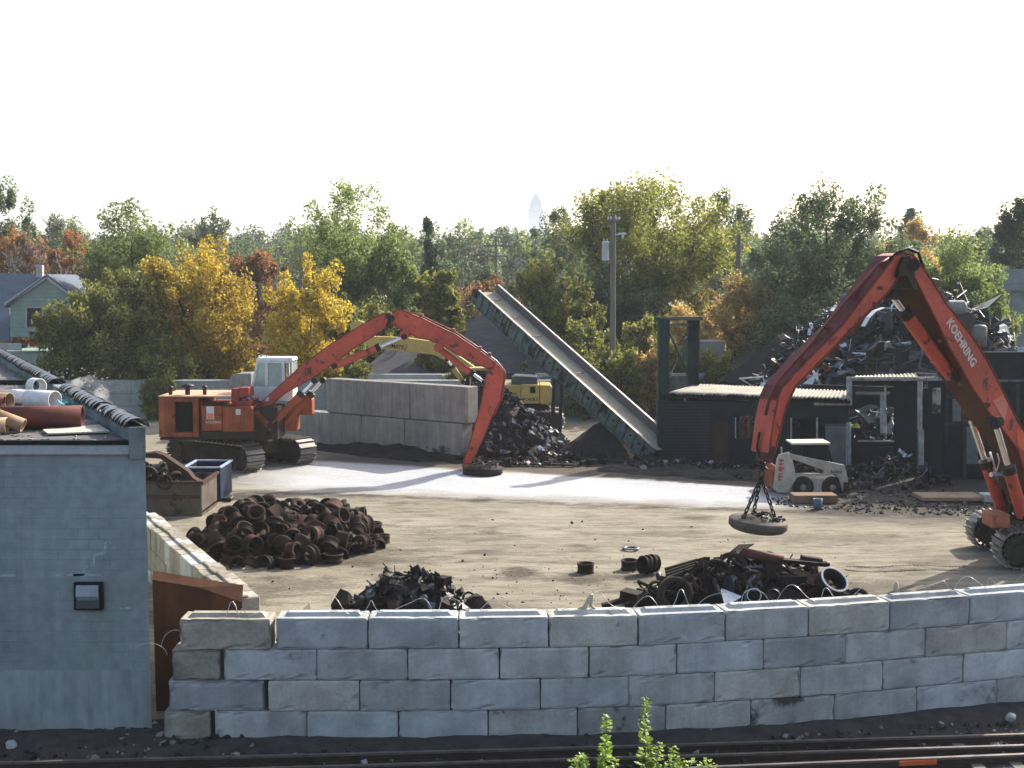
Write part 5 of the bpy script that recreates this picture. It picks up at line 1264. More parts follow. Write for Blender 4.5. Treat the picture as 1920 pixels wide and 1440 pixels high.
# ---------------------------------------- green steel tower frame
tw = thing('steel_tower', 'dark green steel frame tower with cross bracing standing over the burnt shed', 'steel tower', tuple(A(1275, 870, 58.0).xy.to_3d()))
Yt = 56.8
z_t = A(1245, 597, Yt).z
mb = MB(); a, b = A(1234, 700, Yt), A(1255, 700, Yt); mb.box(a.x, a.x + 0.05, Yt, Yt + 0.5, 0, z_t); mb.box(b.x - 0.05, b.x, Yt, Yt + 0.5, 0, z_t); mb.box(a.x + 0.05, b.x - 0.05, Yt + 0.2, Yt + 0.26, 0, z_t); mb.build('column', GREENST, tw)
Y2 = 59.2; z2 = A(1300, 596, Y2).z
mb = MB(); a, b = A(1289, 700, Y2), A(1311, 700, Y2); mb.box(a.x, a.x + 0.05, Y2, Y2 + 0.5, 0, z2); mb.box(b.x - 0.05, b.x, Y2, Y2 + 0.5, 0, z2); mb.box(a.x + 0.05, b.x - 0.05, Y2 + 0.2, Y2 + 0.26, 0, z2); mb.build('column', DARKGREEN, tw)
p0, p1 = A(1245, 600, Yt + 0.25), A(1300, 599, Y2 + 0.25)
mb = MB(); mb.beam(p0 + Vector((-0.3, 0, 0.05)), p1 + Vector((0.3, 0, 0.05)), 0.35, 0.16); mb.beam(p0 + Vector((0, 0, -0.22)), p1 + Vector((0, 0, -0.22)), 0.1, 0.12); mb.build('top_beam', GREENST, tw)
mb = MB(); mb.beam(A(1255, 622, Yt + 0.3), A(1291, 704, Y2 + 0.3), 0.09, 0.09); mb.build('brace', GREENST, tw)
mb = MB(); mb.beam(A(1256, 704, Yt + 0.3), A(1291, 628, Y2 + 0.3), 0.06, 0.06); mb.build('brace', GREENST, tw)

# ---------------------------------------- burnt shed
def corr_sheet(name, c00, c10, c11, c01, mat, parent, pitch=0.16, amp=0.028, ragged=0.0, seed=1):
    """corrugated sheet: c00-c10 is the eave (waves run along it), c01-c11 the far edge"""
    c00, c10, c11, c01 = map(Vector, (c00, c10, c11, c01)); rr = random.Random(seed)
    n = int((c10 - c00).length / pitch * 4); nm = (c10 - c00).cross(c01 - c00).normalized(); nm = nm if nm.z > 0 else -nm
    mb = MB(); vs = []
    rows = 5; rag = [rr.uniform(-ragged, ragged) for _ in range(n // 8 + 2)]
    for sh in (0, -0.012):
        for j in range(rows):
            for i in range(n + 1):
                u = i / n; v = j / (rows - 1)
                if j == 0: v -= rag[i // 8]
                p = c00.lerp(c10, u).lerp(c01.lerp(c11, u), v)
                vs.append(p + nm * (amp * math.sin(2 * math.pi * i / 4) + 0.02 * hnoise(u * 9, v * 3, 1, seed) + sh))
    m_ = n + 1; N_r = rows * m_; fs = []
    for j in range(rows - 1):
        for i in range(n):
            q = (j * m_ + i, j * m_ + i + 1, (j + 1) * m_ + i + 1, (j + 1) * m_ + i); fs += [q, tuple(N_r + t for t in q[::-1])]
    for i in range(n): fs.append((i, N_r + i, N_r + i + 1, i + 1))
    mb.add(vs, fs, 0, True)
    return mb.build(name, mat, parent)
pS0, pS1 = Vector((6.5, 56.55, 0)), Vector((14.15, 53.1, 0))
dS = (pS1 - pS0).normalized(); nS = Vector((dS.y, -dS.x, 0)); nS = nS if nS.y < 0 else -nS     # towards the yard
sh = thing('burnt_shed', 'burnt out black clad shed with pale corrugated roof sheets and gutted openings', 'shed', tuple(pS0))
def W_(px, py, off=0.0):                        # point on the shed front
    d = ray(px, py); O_ = pS0 + nS * off; return C0 + d * (nS.dot(O_ - C0) / nS.dot(d))
def wallpanel(mb, px0, px1, y0, y1, th=0.12, off=0.0, ground=False):
    a, b, c, d = W_(px0, y1, off), W_(px1, y1, off), W_(px1, y0, off), W_(px0, y0, off)
    if ground: a.z = b.z = 0
    b.x, b.y = b.x, b.y
    return mb.hexa([Vector((a.x, a.y, a.z)), Vector((b.x, b.y, b.z)), Vector((b.x, b.y, b.z)) - nS * th, Vector((a.x, a.y, a.z)) - nS * th, d, c, c - nS * th, d - nS * th])
mb = MB()
wallpanel(mb, 1234, 1376, 752, 880, ground=True)
wallpanel(mb, 1376, 1412, 752, 780); wallpanel(mb, 1376, 1412, 822, 880, ground=True); wallpanel(mb, 1412, 1484, 748, 885, ground=True)
wallpanel(mb, 1484, 1532, 748, 785); wallpanel(mb, 1484, 1532, 832, 885, ground=True); wallpanel(mb, 1532, 1592, 752, 792)
wl_ = mb.build('wall', CHAR, sh)
mb = MB()                                       # lapped boards, lighter than the wall: contrast painted in where shade gives none
for y in range(758, 872, 6):
    wallpanel(mb, 1235, 1332, y, y + 3.4, 0.03, 0.032)
for y in range(836, 872, 7): wallpanel(mb, 1420, 1484, y, y + 4, 0.03, 0.032)
for y in range(794, 800, 3): wallpanel(mb, 1534, 1592, y, y + 1.6, 0.03, 0.05)
mb.build('cladding_boards', M('scorched_boards', (0.018, 0.024, 0.027), (0.028, 0.034, 0.037), 1.2, 0.7, spot=(0.07, 0.045, 0.032), spot_t=0.64, spot_scale=1.2), sh)
mb = MB(); wallpanel(mb, 1334, 1366, 790, 868, 0.03, 0.034); mb.build('rusted_panel', CHARR, sh)
mb = MB(); n0 = W_(1546, 795, 0.03)
corr = MB()
a, b = W_(1546, 870, 0.04), W_(1592, 870, 0.04); a.z = b.z = 0.3; n = 48; vs = []
for z in (0.25, W_(1546, 794, 0.04).z):
    for i in range(n + 1):
        q = a.lerp(b, i / n); vs.append(Vector((q.x, q.y, z)) + nS * 0.025 * math.sin(i * 1.57))
corr.add(vs, [(i, i + 1, n + 2 + i, n + 1 + i) for i in range(n)], 0, True); corr.build('corrugated_panel', CORRG, sh)
mb = MB(); wallpanel(mb, 1526, 1586, 750, 760, 0.04, 0.05); mb.build('fascia_board', POSTC, sh)
mb = MB()                                       # interior, back and sides
q0, q1 = pS0 - nS * 5.5, pS1 - nS * 5.5
mb.prism([pS0 - nS * 0.2, pS0 - nS * 5.5, pS0 - nS * 5.5 + dS * 0.15, pS0 - nS * 0.2 + dS * 0.15], (0, 0, 3.0))
mb.prism([q0 + dS * 0.2, q0 + dS * 2.3, q0 + dS * 2.3 + nS * 0.15, q0 + dS * 0.2 + nS * 0.15], (0, 0, 2.8)); mb.prism([q0 + dS * 5.2, q1 + dS * 9, q1 + dS * 9 + nS * 0.15, q0 + dS * 5.2 + nS * 0.15], (0, 0, 3.3))
mb.build('rear_wall', CHAR, sh)
e0_, e1_ = W_(1250, 737, 0.35), W_(1592, 748, 0.35); b0_, b1_ = W_(1308, 720, -4.2), W_(1597, 733, -3.4)
corr_sheet('roof', e0_, e1_, b1_, b0_, CORR, sh, 0.17, 0.035, 0.05, 3)
mb = MB()
for s in np.linspace(0.02, 0.98, 34):
    c = e0_.lerp(e1_, s); mb.beam(c + Vector((0, 0, -0.08)) - nS * 0.05, c + Vector((0, 0, -0.08)) - nS * 0.5, 0.05, 0.08)
mb.beam(e0_ + Vector((0, 0, -0.16)) - nS * 0.25, e1_ + Vector((0, 0, -0.16)) - nS * 0.25, 0.1, 0.12)
mb.build('rafter_end', BLACK, sh)
fr = MB()
wallpanel(fr, 1482, 1484.5, 783, 834, 0.05, 0.055); wallpanel(fr, 1530, 1533.5, 783, 834, 0.05, 0.055); wallpanel(fr, 1378, 1380, 782, 822, 0.05, 0.05)
fr.build('window_frame', POSTC, sh)
# right part: gutted porch
for (px0, px1, y0, y1) in ((1587, 1597, 710, 760), (1586, 1595, 793, 876), (1658, 1661, 722, 812), (1650, 1657, 736, 812), (1720, 1729, 716, 806), (1722, 1732, 806, 872)):
    mb = MB(); wallpanel(mb, px0, px1, y0, y1, 0.14, 0.05); mb.build('porch_post', POSTC, sh)
mb = MB(); wallpanel(mb, 1587, 1766, 707, 714, 0.14, 0.06); mb.build('porch_beam', POSTC, sh)
f0, f1 = W_(1594, 712, 0.3), W_(1725, 712, 0.3); g0, g1 = W_(1606, 704.5, -2.6), W_(1716, 700, -2.6)
corr_sheet('roof', f0, f1, g1, g0, CORR, sh, 0.17, 0.035, 0.12, 9)
mb = MB(); a, b = W_(1725, 713, 0.3), W_(1766, 706, -0.6); mb.beam(a, b, 0.08, 0.12); mb.beam(W_(1735, 706, -2.5), b, 0.08, 0.1); mb.beam(g1, W_(1766, 704, -2.5), 0.08, 0.1); mb.build('roof_frame', WOODP, sh)
mb = MB(); wallpanel(mb, 1597, 1676, 828, 834, 0.1, -0.3); wallpanel(mb, 1597, 1676, 838, 880, 0.1, -0.32, True); wallpanel(mb, 1597, 1720, 714, 722, 0.1, -0.25); mb.build('sill_wall', CHAR, sh)
mb = MB(); wallpanel(mb, 1608, 1676, 826, 828.5, 0.1, -0.28); mb.build('window_sill', POSTC, sh)
mb = MB(); wallpanel(mb, 1676, 1720, 722, 880, 0.1, -0.5, True); wallpanel(mb, 1740, 1768, 712, 885, 0.1, -0.6, True); mb.build('inner_partition', CHAR, sh)
mb = MB(); wallpanel(mb, 1748, 1764, 727, 775, 0.02, -0.56); mb.build('hanging_sheet', M('smoke_stained_sheet', (0.40, 0.37, 0.32), (0.07, 0.06, 0.055), 1.5, 0.7, spot=(0.03, 0.03, 0.03), spot_t=0.5, spot_scale=1.5), sh)
mb = MB(); wallpanel(mb, 1604, 1666, 736, 740, 0.4, -1.0); mb.build('fallen_roof_strip', CORR, sh)
# tall dark rear block of the shed on the right
mb = MB(); wallpanel(mb, 1768, 2010, 660, 900, 0.2, -0.8, True); wallpanel(mb, 1764, 1800, 640, 880, 0.2, -0.7, True)
for px in range(1776, 2000, 12): wallpanel(mb, px, px + 4, 718, 900, 0.03, -0.75, True)
mb.build('tall_wall', CHAR, sh)
mb = MB()
for px, y0, y1 in ((1772, 720, 830), (1805, 735, 900), (1838, 720, 880), (1905, 720, 860), (1930, 722, 880)): wallpanel(mb, px, px + 7, y0, y1, 0.04, -0.70)
wallpanel(mb, 1770, 1900, 792, 797, 0.04, -0.69); wallpanel(mb, 1776, 1860, 742, 746, 0.04, -0.69)
mb.build('charred_frame', M('scorched_timber', (0.05, 0.052, 0.054), (0.025, 0.026, 0.028), 2, 0.8, bump=0.2), sh)
mb = MB(); wallpanel(mb, 1786, 1802, 748, 790, 0.02, -0.64); wallpanel(mb, 1812, 1834, 800, 870, 0.02, -0.64); mb.build('loose_cladding', CORRG, sh)
mb = MB(); wallpanel(mb, 1870, 2010, 712, 716, 0.25, -0.7); mb.build('wall_cap', STEELG, sh)
cj = W_(1640, 815, -2.0)
mb = MB(); rr = random.Random(77)
for k in range(110):
    px, py = rr.uniform(1600, 1676), rr.uniform(768, 826); c = W_(px, py, -1.6 - rr.random()); junk(mb, rr, c, rr.choice(['plate', 'strip', 'plate', 'bar', 'wire']), rr.uniform(.12, .45), rr.choices([0, 1, 2], [3, 3, 1])[0])
for px, py in ((1624, 778), (1668, 800), (1628, 770)):
    c = W_(px, py, -1.5); junk(mb, rr, c, 'plate', 0.5, 2, 0.5)
tag(mb.build('scrap_in_shed', [STEELG, BLUEGREY, M('pale_blue_sheet', (0.32, 0.40, 0.42), None, 3, 0.5)]), 'crumpled grey and pale blue metal sheets seen inside the gutted shed opening', 'scrap heap', kind='stuff')
mb = MB(); c = W_(1605, 801, -0.4); mb.lathe([(0, 0.16), (0.10, 0.14), (0.15, 0.06), (0.17, 0.0), (0.21, -0.01), (0.15, -0.02), (0, -0.02)], 16, Matrix.Translation(c), closed=False); 
tag(mb.build('hard_hat', M('yellow_green_plastic', (0.35, 0.36, 0.05), None, 3, 0.4)), 'small yellow-green hard hat hanging in the gutted shed opening', 'hard hat')
mb = MB(); c = W_(1692, 868, -0.2)
for k in range(3): junk(mb, rr, W_(1690 + 6 * k, 848 + 3 * k, 0.1), 'plate', 0.16, 0, 0.6)
tag(mb.build('bright_sheet', ALU), 'small bright crumpled sheet glinting in the dark porch of the burnt shed', 'metal sheet')
# sunlit things behind the shed window
mb = MB(); 
for k, px in enumerate((1383, 1398, 1404)): a = W_(px, 824, -6.6); b = W_(px + rr.uniform(-3, 3), 780, -6.6); mb.beam((a.x, a.y, a.z - 1.0), b, (0.5, 0.2, 0.12)[k], 0.1, [0, 1, 2][k])
tag(mb.build('stacked_sheets', [STEELG, M('signal_red_paint', (0.5, 0.06, 0.03), None, 3, 0.6), TIMBER]), 'grey and red sheets standing in the light behind the shed window', 'metal sheets')

# rubble and burnt scrap before the shed
heap('burnt_scrap', 'tangled burnt black scrap lying right of the skid loader', 'scrap heap', 240, msurf(15.0, 50.3, 2.4, 1.3, 1.1, pw=1.1), (15.0, 50.3, 2.5, 1.3),
     [STEELB, STEELG, BLUEGREY, RUST_D, ALU], [62, 10, 5, 25, 1.5], {'plate': 2, 'strip': 3, 'bar': 4, 'wire': 5, 'tube': 1, 'chunk': 1}, (0.10, 0.45), 41)
heap('rubble', 'grey rubble and scraps strewn along the foot of the burnt shed wall', 'rubble', 700, lambda x, y: 0.05 + max(0, 0.3 - 0.2 * abs(y - (59.0 - 0.42 * x - 1.2))), (9.6, 52.9, 5.2, 1.4, -0.4),
     [DUSTSOIL, STONE, STEELB, BLUEGREY, ALU, RUST_D], [50, 9, 24, 4, 1.2, 13], {'chunk': 6, 'plate': 2, 'bar': 2, 'wire': 2}, (0.03, 0.18), 43)
heap('rubble', 'dark rubble and small scraps scattered over the sooty ground on the right of the yard', 'rubble', 1500, lambda x, y: 0.0, (15.2, 46.2, 5.8, 2.6, 0.0),
     [DUSTSOIL, STONE, STEELB, RUST_D, TIMBER], [50, 12, 20, 14, 2], {'chunk': 7, 'plate': 1, 'bar': 1}, (0.02, 0.09), 47)
mb = MB(); a, b = P(1724, 940), P(1842, 940); mb.box(a.x, b.x, a.y - 0.3, a.y + 0.9, 0.05, 0.2)
tag(mb.build('timber_slab', TIMBER, bevel=0.02), 'pale tan timber slab lying on the sooty ground left of the near excavator', 'timber slab')
mb = MB(); a, b = P(1842, 942), P(1872, 944); mb.box(a.x + 0.02, b.x, a.y - 0.1, a.y + 0.5, 0.0, 0.3)
tag(mb.build('concrete_block', CONC, bevel=0.03), 'small grey concrete block at the right end of the timber slab', 'concrete block')

# ---------------------------------------- scrap mountain behind the shed
mcx, mcy = 20.5, 67.5
ms = msurf(mcx, mcy, 9.0, 5.5, 7.4, pw=2.2)
mound('scrap_mountain_core', (mcx, mcy), 8.8, 5.2, 6.7, M('dusty_dark_scrap', (0.030, 0.034, 0.037), (0.055, 0.06, 0.064), 2, 0.7, bump=0.5), 'dark core of the great scrap mountain behind the burnt shed', 'scrap heap', 0.5, 11, pw=2.2)
heap('scrap_mountain', 'great dark mountain of tangled sheet metal scrap behind the burnt shed', 'scrap heap', 1700, ms, (mcx, mcy, 8.8, 5.2),
     [STEELB, STEELG, BLUEGREY, ALU, RUST_D, CHAR], [30, 30, 22, 5, 12, 12], {'plate': 3, 'strip': 6, 'bar': 5, 'tube': 1, 'wire': 4, 'chunk': 0.5}, (0.2, 0.75), 51, 0.1, 0.7)
heap('scrap_twigs', 'thin bright strips and wires sticking up along the crest of the scrap mountain', 'scrap heap', 260, ms, (mcx + 1.5, mcy - 1.0, 6.8, 2.5), [ALU, STEELG, STEELB], [30, 40, 40], {'strip': 3, 'bar': 4, 'wire': 3, 'plate': 2}, (0.2, 0.8), 52, 0.0, 0.8)
heap('crushed_sheets', 'large bent grey sheets and long beams tangled on the face of the scrap mountain', 'scrap heap', 90, ms, (mcx - 0.5, mcy - 2.6, 7.4, 2.6), [BLUEGREY, STEELG, CORRG, ALU, STEELB], [30, 28, 24, 4, 20], {'plate': 5, 'strip': 3, 'bar': 4}, (0.7, 1.5), 58, 0.1, 0.6)
YM2 = 61.8
def Q(px, py, Y=YM2): return A(px, py, Y)
mb = MB(); pts = [(1618, 612), (1628, 595), (1640, 583), (1656, 577), (1690, 579)]
for p, q in zip(pts, pts[1:]): mb.beam(Q(*p), Q(*q), 0.7, 0.03)
tag(mb.build('curved_sheet_strip', ALU), 'long curved pale metal strip on the left crest of the scrap mountain', 'metal strip')
mb = MB(); c0, c1 = Q(1778, 577), Q(1806, 577); mb.tube(c0, c1, 0.36, n=18); mb.tube(c1, c1 + Vector((0.14, 0, 0)), 0.36, 0.22, n=18)
tag(mb.build('storage_tank', M('dusty_grey_tank', (0.24, 0.24, 0.22), (0.16, 0.16, 0.15), 3, 0.5)), 'grey round ended tank lying on the crest of the scrap mountain', 'tank')
mb = MB(); c = Q(1836, 650, 61.0); mb.lathe([(0, 1.05), (0.25, 1.03), (0.34, 0.93), (0.34, 0), (0, 0)], 20, Matrix.Translation(c), closed=False)
tag(mb.build('water_heater', M('dull_brown_steel', (0.12, 0.105, 0.095), (0.22, 0.19, 0.16), 3, 0.5)), 'upright brown cylinder with a pale domed top on the scrap mountain', 'tank')
mb = MB(); F = [(1757, 588), (1826, 586), (1830, 620), (1762, 628)]; mb.sheet([Q(*p) for p in F], 0.03); tag(mb.build('metal_sheet', M('dark_plum_sheet', (0.06, 0.05, 0.055), None, 3, 0.5)), 'dark flat sheet on the scrap mountain below the grey tank', 'metal sheet')
mb = MB(); mb.sheet([Q(1732, 652), Q(1726, 692), Q(1724, 692), Q(1729, 652)], 0.05); mb.beam(Q(1730, 650), Q(1723, 692), 0.1, 0.1); mb.beam(Q(1723, 692), Q(1766, 699), 0.1, 0.1)
tag(mb.build('bent_angle_iron', STEELG), 'bent pale frame hanging on the dark face of the scrap mountain', 'metal frame')
mb = MB()
for x in (1590, 1624, 1643, 1676): mb.beam(Q(x, 664), Q(x, 700), 0.05, 0.05)
for y in (664, 680, 699): mb.beam(Q(1590, y), Q(1676, y), 0.05, 0.05)
mb.beam(Q(1651, 628), Q(1653, 660), 0.1, 0.1)
tag(mb.build('rail_cage', M('dull_brown_frame', (0.12, 0.09, 0.085), None, 3, 0.6)), 'dull brown pipe cage standing above the shed roof before the scrap mountain', 'metal cage')
mb = MB()
for i, (x0, x1) in enumerate(((1868, 1886), (1887, 1901), (1902, 1920), (1921, 1950))):
    mb.sheet([Q(x0, 712, 60.5), Q(x1, 712, 60.5), Q(x1 + 1, 652 - (i % 2) * 3, 60.5), Q(x0, 655 - (i % 2) * 2, 60.5)], 0.03, i % 2)
tag(mb.build('sheet_fence', [CORRG, BLUEGREY]), 'patched fence of grey metal sheets at the right edge behind the near boom', 'fence')
mb = MB(); mb.sheet([Q(1906, 654, 60.3), Q(1926, 650, 60.3), Q(1930, 680, 60.3), Q(1918, 676, 60.3)], 0.02); tag(mb.build('metal_sheet', M('pale_blue_panel', (0.42, 0.47, 0.52), None, 3, 0.4)), 'pale blue sheet hanging on the patched metal fence at the right edge', 'metal sheet')
heap('collapsed_roof', 'collapsed tangle of pale sheets and frames between the brown roof and the near stick', 'scrap heap', 90, lambda x, y: 3.1 + 0.45 * max(0, x - 14), (15.6, 62.0, 3.4, 1.8), [BLUEGREY, STEELG, ALU, STEELB], [30, 20, 8, 40], {'plate': 4, 'bar': 4, 'strip': 2}, (0.25, 0.8), 57, 0.0, 0.5)
mb = MB(); mb.beam(A(1386, 710, 60.5), A(1430, 707, 60.5), 0.1, 0.06); mb.beam(A(1390, 711, 60.5), A(1413, 725, 60.5), 0.1, 0.06); mb.beam(A(1430, 707, 60.5), A(1436, 722, 60.5), 0.1, 0.06)
tag(mb.build('angle_iron', ALU), 'pale bent metal frame lying on the shed roof beside the brown roofed house', 'metal frame')
mb = MB(); mb.sheet([A(1427, 716, 60.4), A(1452, 722, 60.2), A(1446, 726, 60.0), A(1425, 725, 60.2)], 0.02); mb.sheet([A(1500, 724, 59.8), A(1530, 700, 60.4), A(1536, 690, 60.6), A(1522, 724, 60)], 0.02)
tag(mb.build('metal_sheet', M('pale_sky_sheet', (0.48, 0.54, 0.58), None, 3, 0.4)), 'pale bluish sheets lying on the shed roof behind the near stick', 'metal sheets')
YC = 30.0

# ============================================================ DRUMS, HEAPS AND BINS IN THE YARD
def drum_root(kind):
    prof = {
        0: ([(0.235, 0), (0.245, 0.02), (0.225, 0.04), (0.225, 0.22), (0.24, 0.235), (0.24, 0.27), (0.205, 0.27), (0.205, 0.06), (0.15, 0.035), (0.15, 0.0)], 'brake drum'),
        1: ([(0.17, 0), (0.25, 0.03), (0.25, 0.06), (0.22, 0.08), (0.22, 0.16), (0.25, 0.18), (0.25, 0.21), (0.21, 0.23), (0.20, 0.10), (0.11, 0.07), (0.10, 0.0)], 'wheel rim'),
        2: ([(0.19, 0), (0.205, 0.02), (0.205, 0.30), (0.24, 0.31), (0.24, 0.34), (0.18, 0.34), (0.175, 0.03), (0.09, 0.02), (0.09, 0.0)], 'deep drum'),
        3: ([(0.24, 0), (0.24, 0.05), (0.17, 0.09), (0.13, 0.22), (0.10, 0.24), (0.075, 0.24), (0.075, 0.0)], 'hub')}[kind]
    mb = MB(); mb.lathe(prof[0], 22, Matrix.Translation((0, 0, -prof[0][len(prof[0]) // 2][1] / 2)))
    return mb, prof[1]
protos = []
for k, mat in ((0, RUST), (1, RUST_D), (2, RUST), (3, RUST)):
    mb, _ = drum_root(k); protos.append((mb, mat))
names = ['brake_drum', 'ribbed_drum', 'deep_drum', 'conical_drum']
labs = ['rusty open brake drum in the big heap of drums beside the inner block wall', 'dark rusty wheel rim in the big heap of drums beside the inner block wall',
        'deep flanged rusty drum in the big heap of drums beside the inner block wall', 'rusty conical wheel hub in the big heap of drums beside the inner block wall']
grp = 'rusty drums and rims heaped beside the inner block wall'
dr_obj = [None] * 4
def place_drum(k, loc, rot, label, group=None, scale=1.0, cat=None):
    if dr_obj[k] is None:
        o = protos[k][0].build(names[k], protos[k][1], org=(0, 0, 0)); dr_obj[k] = o
        tag(o, label, cat or ('rim' if k == 1 else 'hub' if k == 3 else 'drum'), group)
    else:
        o = dr_obj[k].copy(); COL.objects.link(o); o['label'] = label
        if 'group' in o.keys() and not group: del o['group']
        if group: o['group'] = group
    o.location = loc; o.rotation_euler = rot; o.scale = (scale,) * 3
    return o
rr = random.Random(17)
mound('heap_core', (-6.95, 39.2), 2.6, 3.2, 0.62, RUST_D, 'dark rusty debris filling the inside of the big drum heap', 'scrap heap', 0.08, 9, pw=2.0)
hcx, hcy, hrx, hry = -6.95, 39.0, 3.0, 3.7
sph = []; RS = 0.19; tries = 0
def env(x, y):
    u, v = (x - hcx) / hrx, (y - hcy) / hry; d = math.hypot(u, v)
    if d >= 1: return 0
    px = 1.0 + 0.15 * math.sin(x * 2.1) 
    return min(1.0 * (1 - d ** 2.0) + 0.22, 1.0) * px
while len(sph) < 250 and tries < 16000:
    tries += 1
    x, y = sample(rr, hcx, hcy, hrx, hry)
    z = RS
    for (a, b, c) in sph:
        d2_ = (x - a) ** 2 + (y - b) ** 2
        if d2_ < (2 * RS) ** 2: z = max(z, c + math.sqrt((2 * RS) ** 2 - d2_))
    if z > env(x, y) + 0.02: continue
    # keep the ones the front could show, plus the supporting bottom layer
    sph.append((x, y, z))
    k = rr.choices([0, 1, 2, 3], [40, 22, 24, 14])[0]
    ground_row = z < RS * 1.2
    if ground_row and rr.random() < 0.3: rot = (0, 0, rr.uniform(0, 6.28))
    else: rot = (R(rr.uniform(35, 145)) * rr.choice((1, 1, -1)), R(rr.uniform(-30, 30)), rr.gauss(0.2, 0.9))
    place_drum(k, (x, y, z - (0.07 if ground_row else 0)), rot, labs[k], grp, rr.uniform(0.95, 1.22))
for (px, py, k, rot, lab) in [(538, 1066, 2, (0, 0, 0), 'upright rusty drum standing at the front foot of the big drum heap'), (462, 1057, 0, (R(82), 0, 0.3), 'large rusty drum on its side showing its round end at the front of the heap'),
                              (432, 1054, 1, (R(75), 0, 0.1), 'wheel rim on edge at the left front foot of the drum heap'), (495, 1062, 0, (0, 0, 0), 'squat rusty drum lying flat at the front foot of the drum heap'),
                              (690, 1035, 0, (R(10), 0, 0), 'dark red drum lying flat at the right tip of the drum heap'),
                              (1098, 1074, 0, (0, 0, 0), 'lone dark brake drum lying flat in the middle of the dirt yard'),
                              (1180, 1068, 0, (R(3), 0, 0), 'dark bowl shaped drum on the dirt beside the stack of rims')]:
    q = P(px, py, 0); place_drum(k, (q.x, q.y, 0.14 if rot[0] < 0.5 else 0.24), rot, lab)
q = P(1213, 1076, 0)
for i in range(3): place_drum(1, (q.x + 0.13 * i - 0.05, q.y + 0.10 * i, 0.25), (R(78), R(0), R(-58)), ['front wheel rim of the three nested rims standing on the dirt', 'middle wheel rim of the three nested rims standing on the dirt', 'rear wheel rim of the three nested rims standing on the dirt'][i])
q = P(1183, 1031, 0); mb = MB(); mb.lathe([(0.16, 0), (0.26, 0.02), (0.26, 0.05), (0.15, 0.05)], 20, Matrix.Translation((q.x, q.y, 0.02)))
tag(mb.build('flat_ring', STEELG), 'flat dark ring with a pale top lying alone on the dirt', 'ring')

mb = MB(); rs_ = random.Random(6)
for k in range(34):
    for row in (0, 1):
        q = P(1590 + k * 6.6, 1061 + row * 9 + 2.0 * math.sin(k * 0.2), 0); mb.obox(Matrix.Translation((q.x, q.y, yard_z(q.x, q.y) + 0.006)) @ Matrix.Rotation(R(28 if row else -28) + rs_.uniform(-.1, .1), 4, 'Z'), 0.06, 0.24, 0.016 + rs_.uniform(0, .008))
tag(mb.build('tyre_track', YARD, world=True), 'raised chevron tyre tracks pressed in the dirt left of the near excavator track', 'tyre track', kind='stuff')
c = A(537, 952, 40.0); mb = MB(); mb.sheet([c + Vector(v) for v in ((-.28, 0, .1), (.3, -.05, -.02), (.26, .1, -.22), (-.3, .12, -.12))], 0.02)
tag(mb.build('steel_plate', RUST), 'square rusty plate lying on the top right of the drum heap', 'steel plate')
# small heap of black engine parts behind the front wall
hx, hy = -2.35, 30.0
h1 = msurf(hx, hy, 1.95, 1.15, 1.12, pw=1.5)
q = A(760, 1110, 30.0)
mound('engine_heap_core', (hx - 0.05, hy), 1.85, 1.1, 1.0, STEELB, 'dark oily core of the small heap of engine parts behind the front wall', 'scrap heap', 0.14, 4, pw=1.5)
heap('engine_scrap', 'small heap of oily black engine and motor parts behind the left half of the front wall', 'scrap heap', 300, h1, (hx, hy, 1.8, 1.1), [STEELB, RUST_D, STEELG, RUST], [60, 22, 5, 12], {'chunk': 6, 'ring': 2, 'tube': 3, 'plate': 2, 'bar': 2, 'wire': 1.5}, (0.07, 0.25), 61)
mb = MB(); c = A(733, 1088, 30.0); r2 = random.Random(9)
for k in range(90):
    p = c + Vector((r2.gauss(0, 0.13), r2.gauss(0, 0.14), r2.gauss(-0.02, 0.15))); junk(mb, r2, p, r2.choice(['chunk', 'ring', 'tube', 'bar', 'wire']), r2.uniform(.05, .14), 0, 1.0)
mb.box(c.x - 0.24, c.x + 0.2, c.y - 0.2, c.y + 0.2, c.z - 0.5, c.z + 0.12); mb.beam(c + Vector((.2, 0, 0.02)), c + Vector((.55, 0, 0.14)), 0.08, 0.07)
tag(mb.build('engine', STEELB), 'black engine lump standing highest on the small engine heap', 'engine')
mb = MB(); a, b = A(622, 1146, 29.6), A(645, 1117, 29.8); mb.sheet([a, A(656, 1146, 29.6), A(655, 1122, 29.9), A(640, 1116, 29.9)], 0.25); tag(mb.build('casing', RUST_D), 'dark brown casing with a bright edge at the left end of the engine heap', 'casing')
mb = MB(); c = A(795, 1122, 29.2); M4 = Matrix.Translation(c) @ Matrix.Rotation(R(80), 4, 'X'); mb.lathe([(0, 0), (.09, 0), (.1, .1), (0, .12)], 14, M4, closed=False); tag(mb.build('motor_cap', STEELG), 'round grey motor end facing out of the engine heap', 'motor')
mb = MB(); c = A(812, 1135, 29.1); mb.sheet([A(800, 1128, 29.1), A(817, 1130, 29.1), A(815, 1145, 29.0), A(806, 1146, 29.0)], 0.02); tag(mb.build('bracket', BLUEGREY), 'bluish metal bracket in front of the engine heap', 'bracket')
mb = MB(); mb.sheet([A(880, 1118, 29.8), A(892, 1124, 29.6), A(905, 1147, 29.5), A(872, 1147, 29.4), A(874, 1125, 29.5)], 0.2); tag(mb.build('gearbox_part', RUST_D), 'dark jagged casting at the right end of the engine heap', 'casting')
mb = MB(); mb.path([A(815, 1099, 29.9), A(818, 1090, 29.9), A(822, 1084, 29.9)], 0.012, 4); mb.path([A(835, 1086, 30.2), A(845, 1085, 30.2), A(852, 1083, 30.2)], 0.01, 4); tag(mb.build('wire_end', RUST), 'thin bent wires sticking up from the engine heap', 'wire')
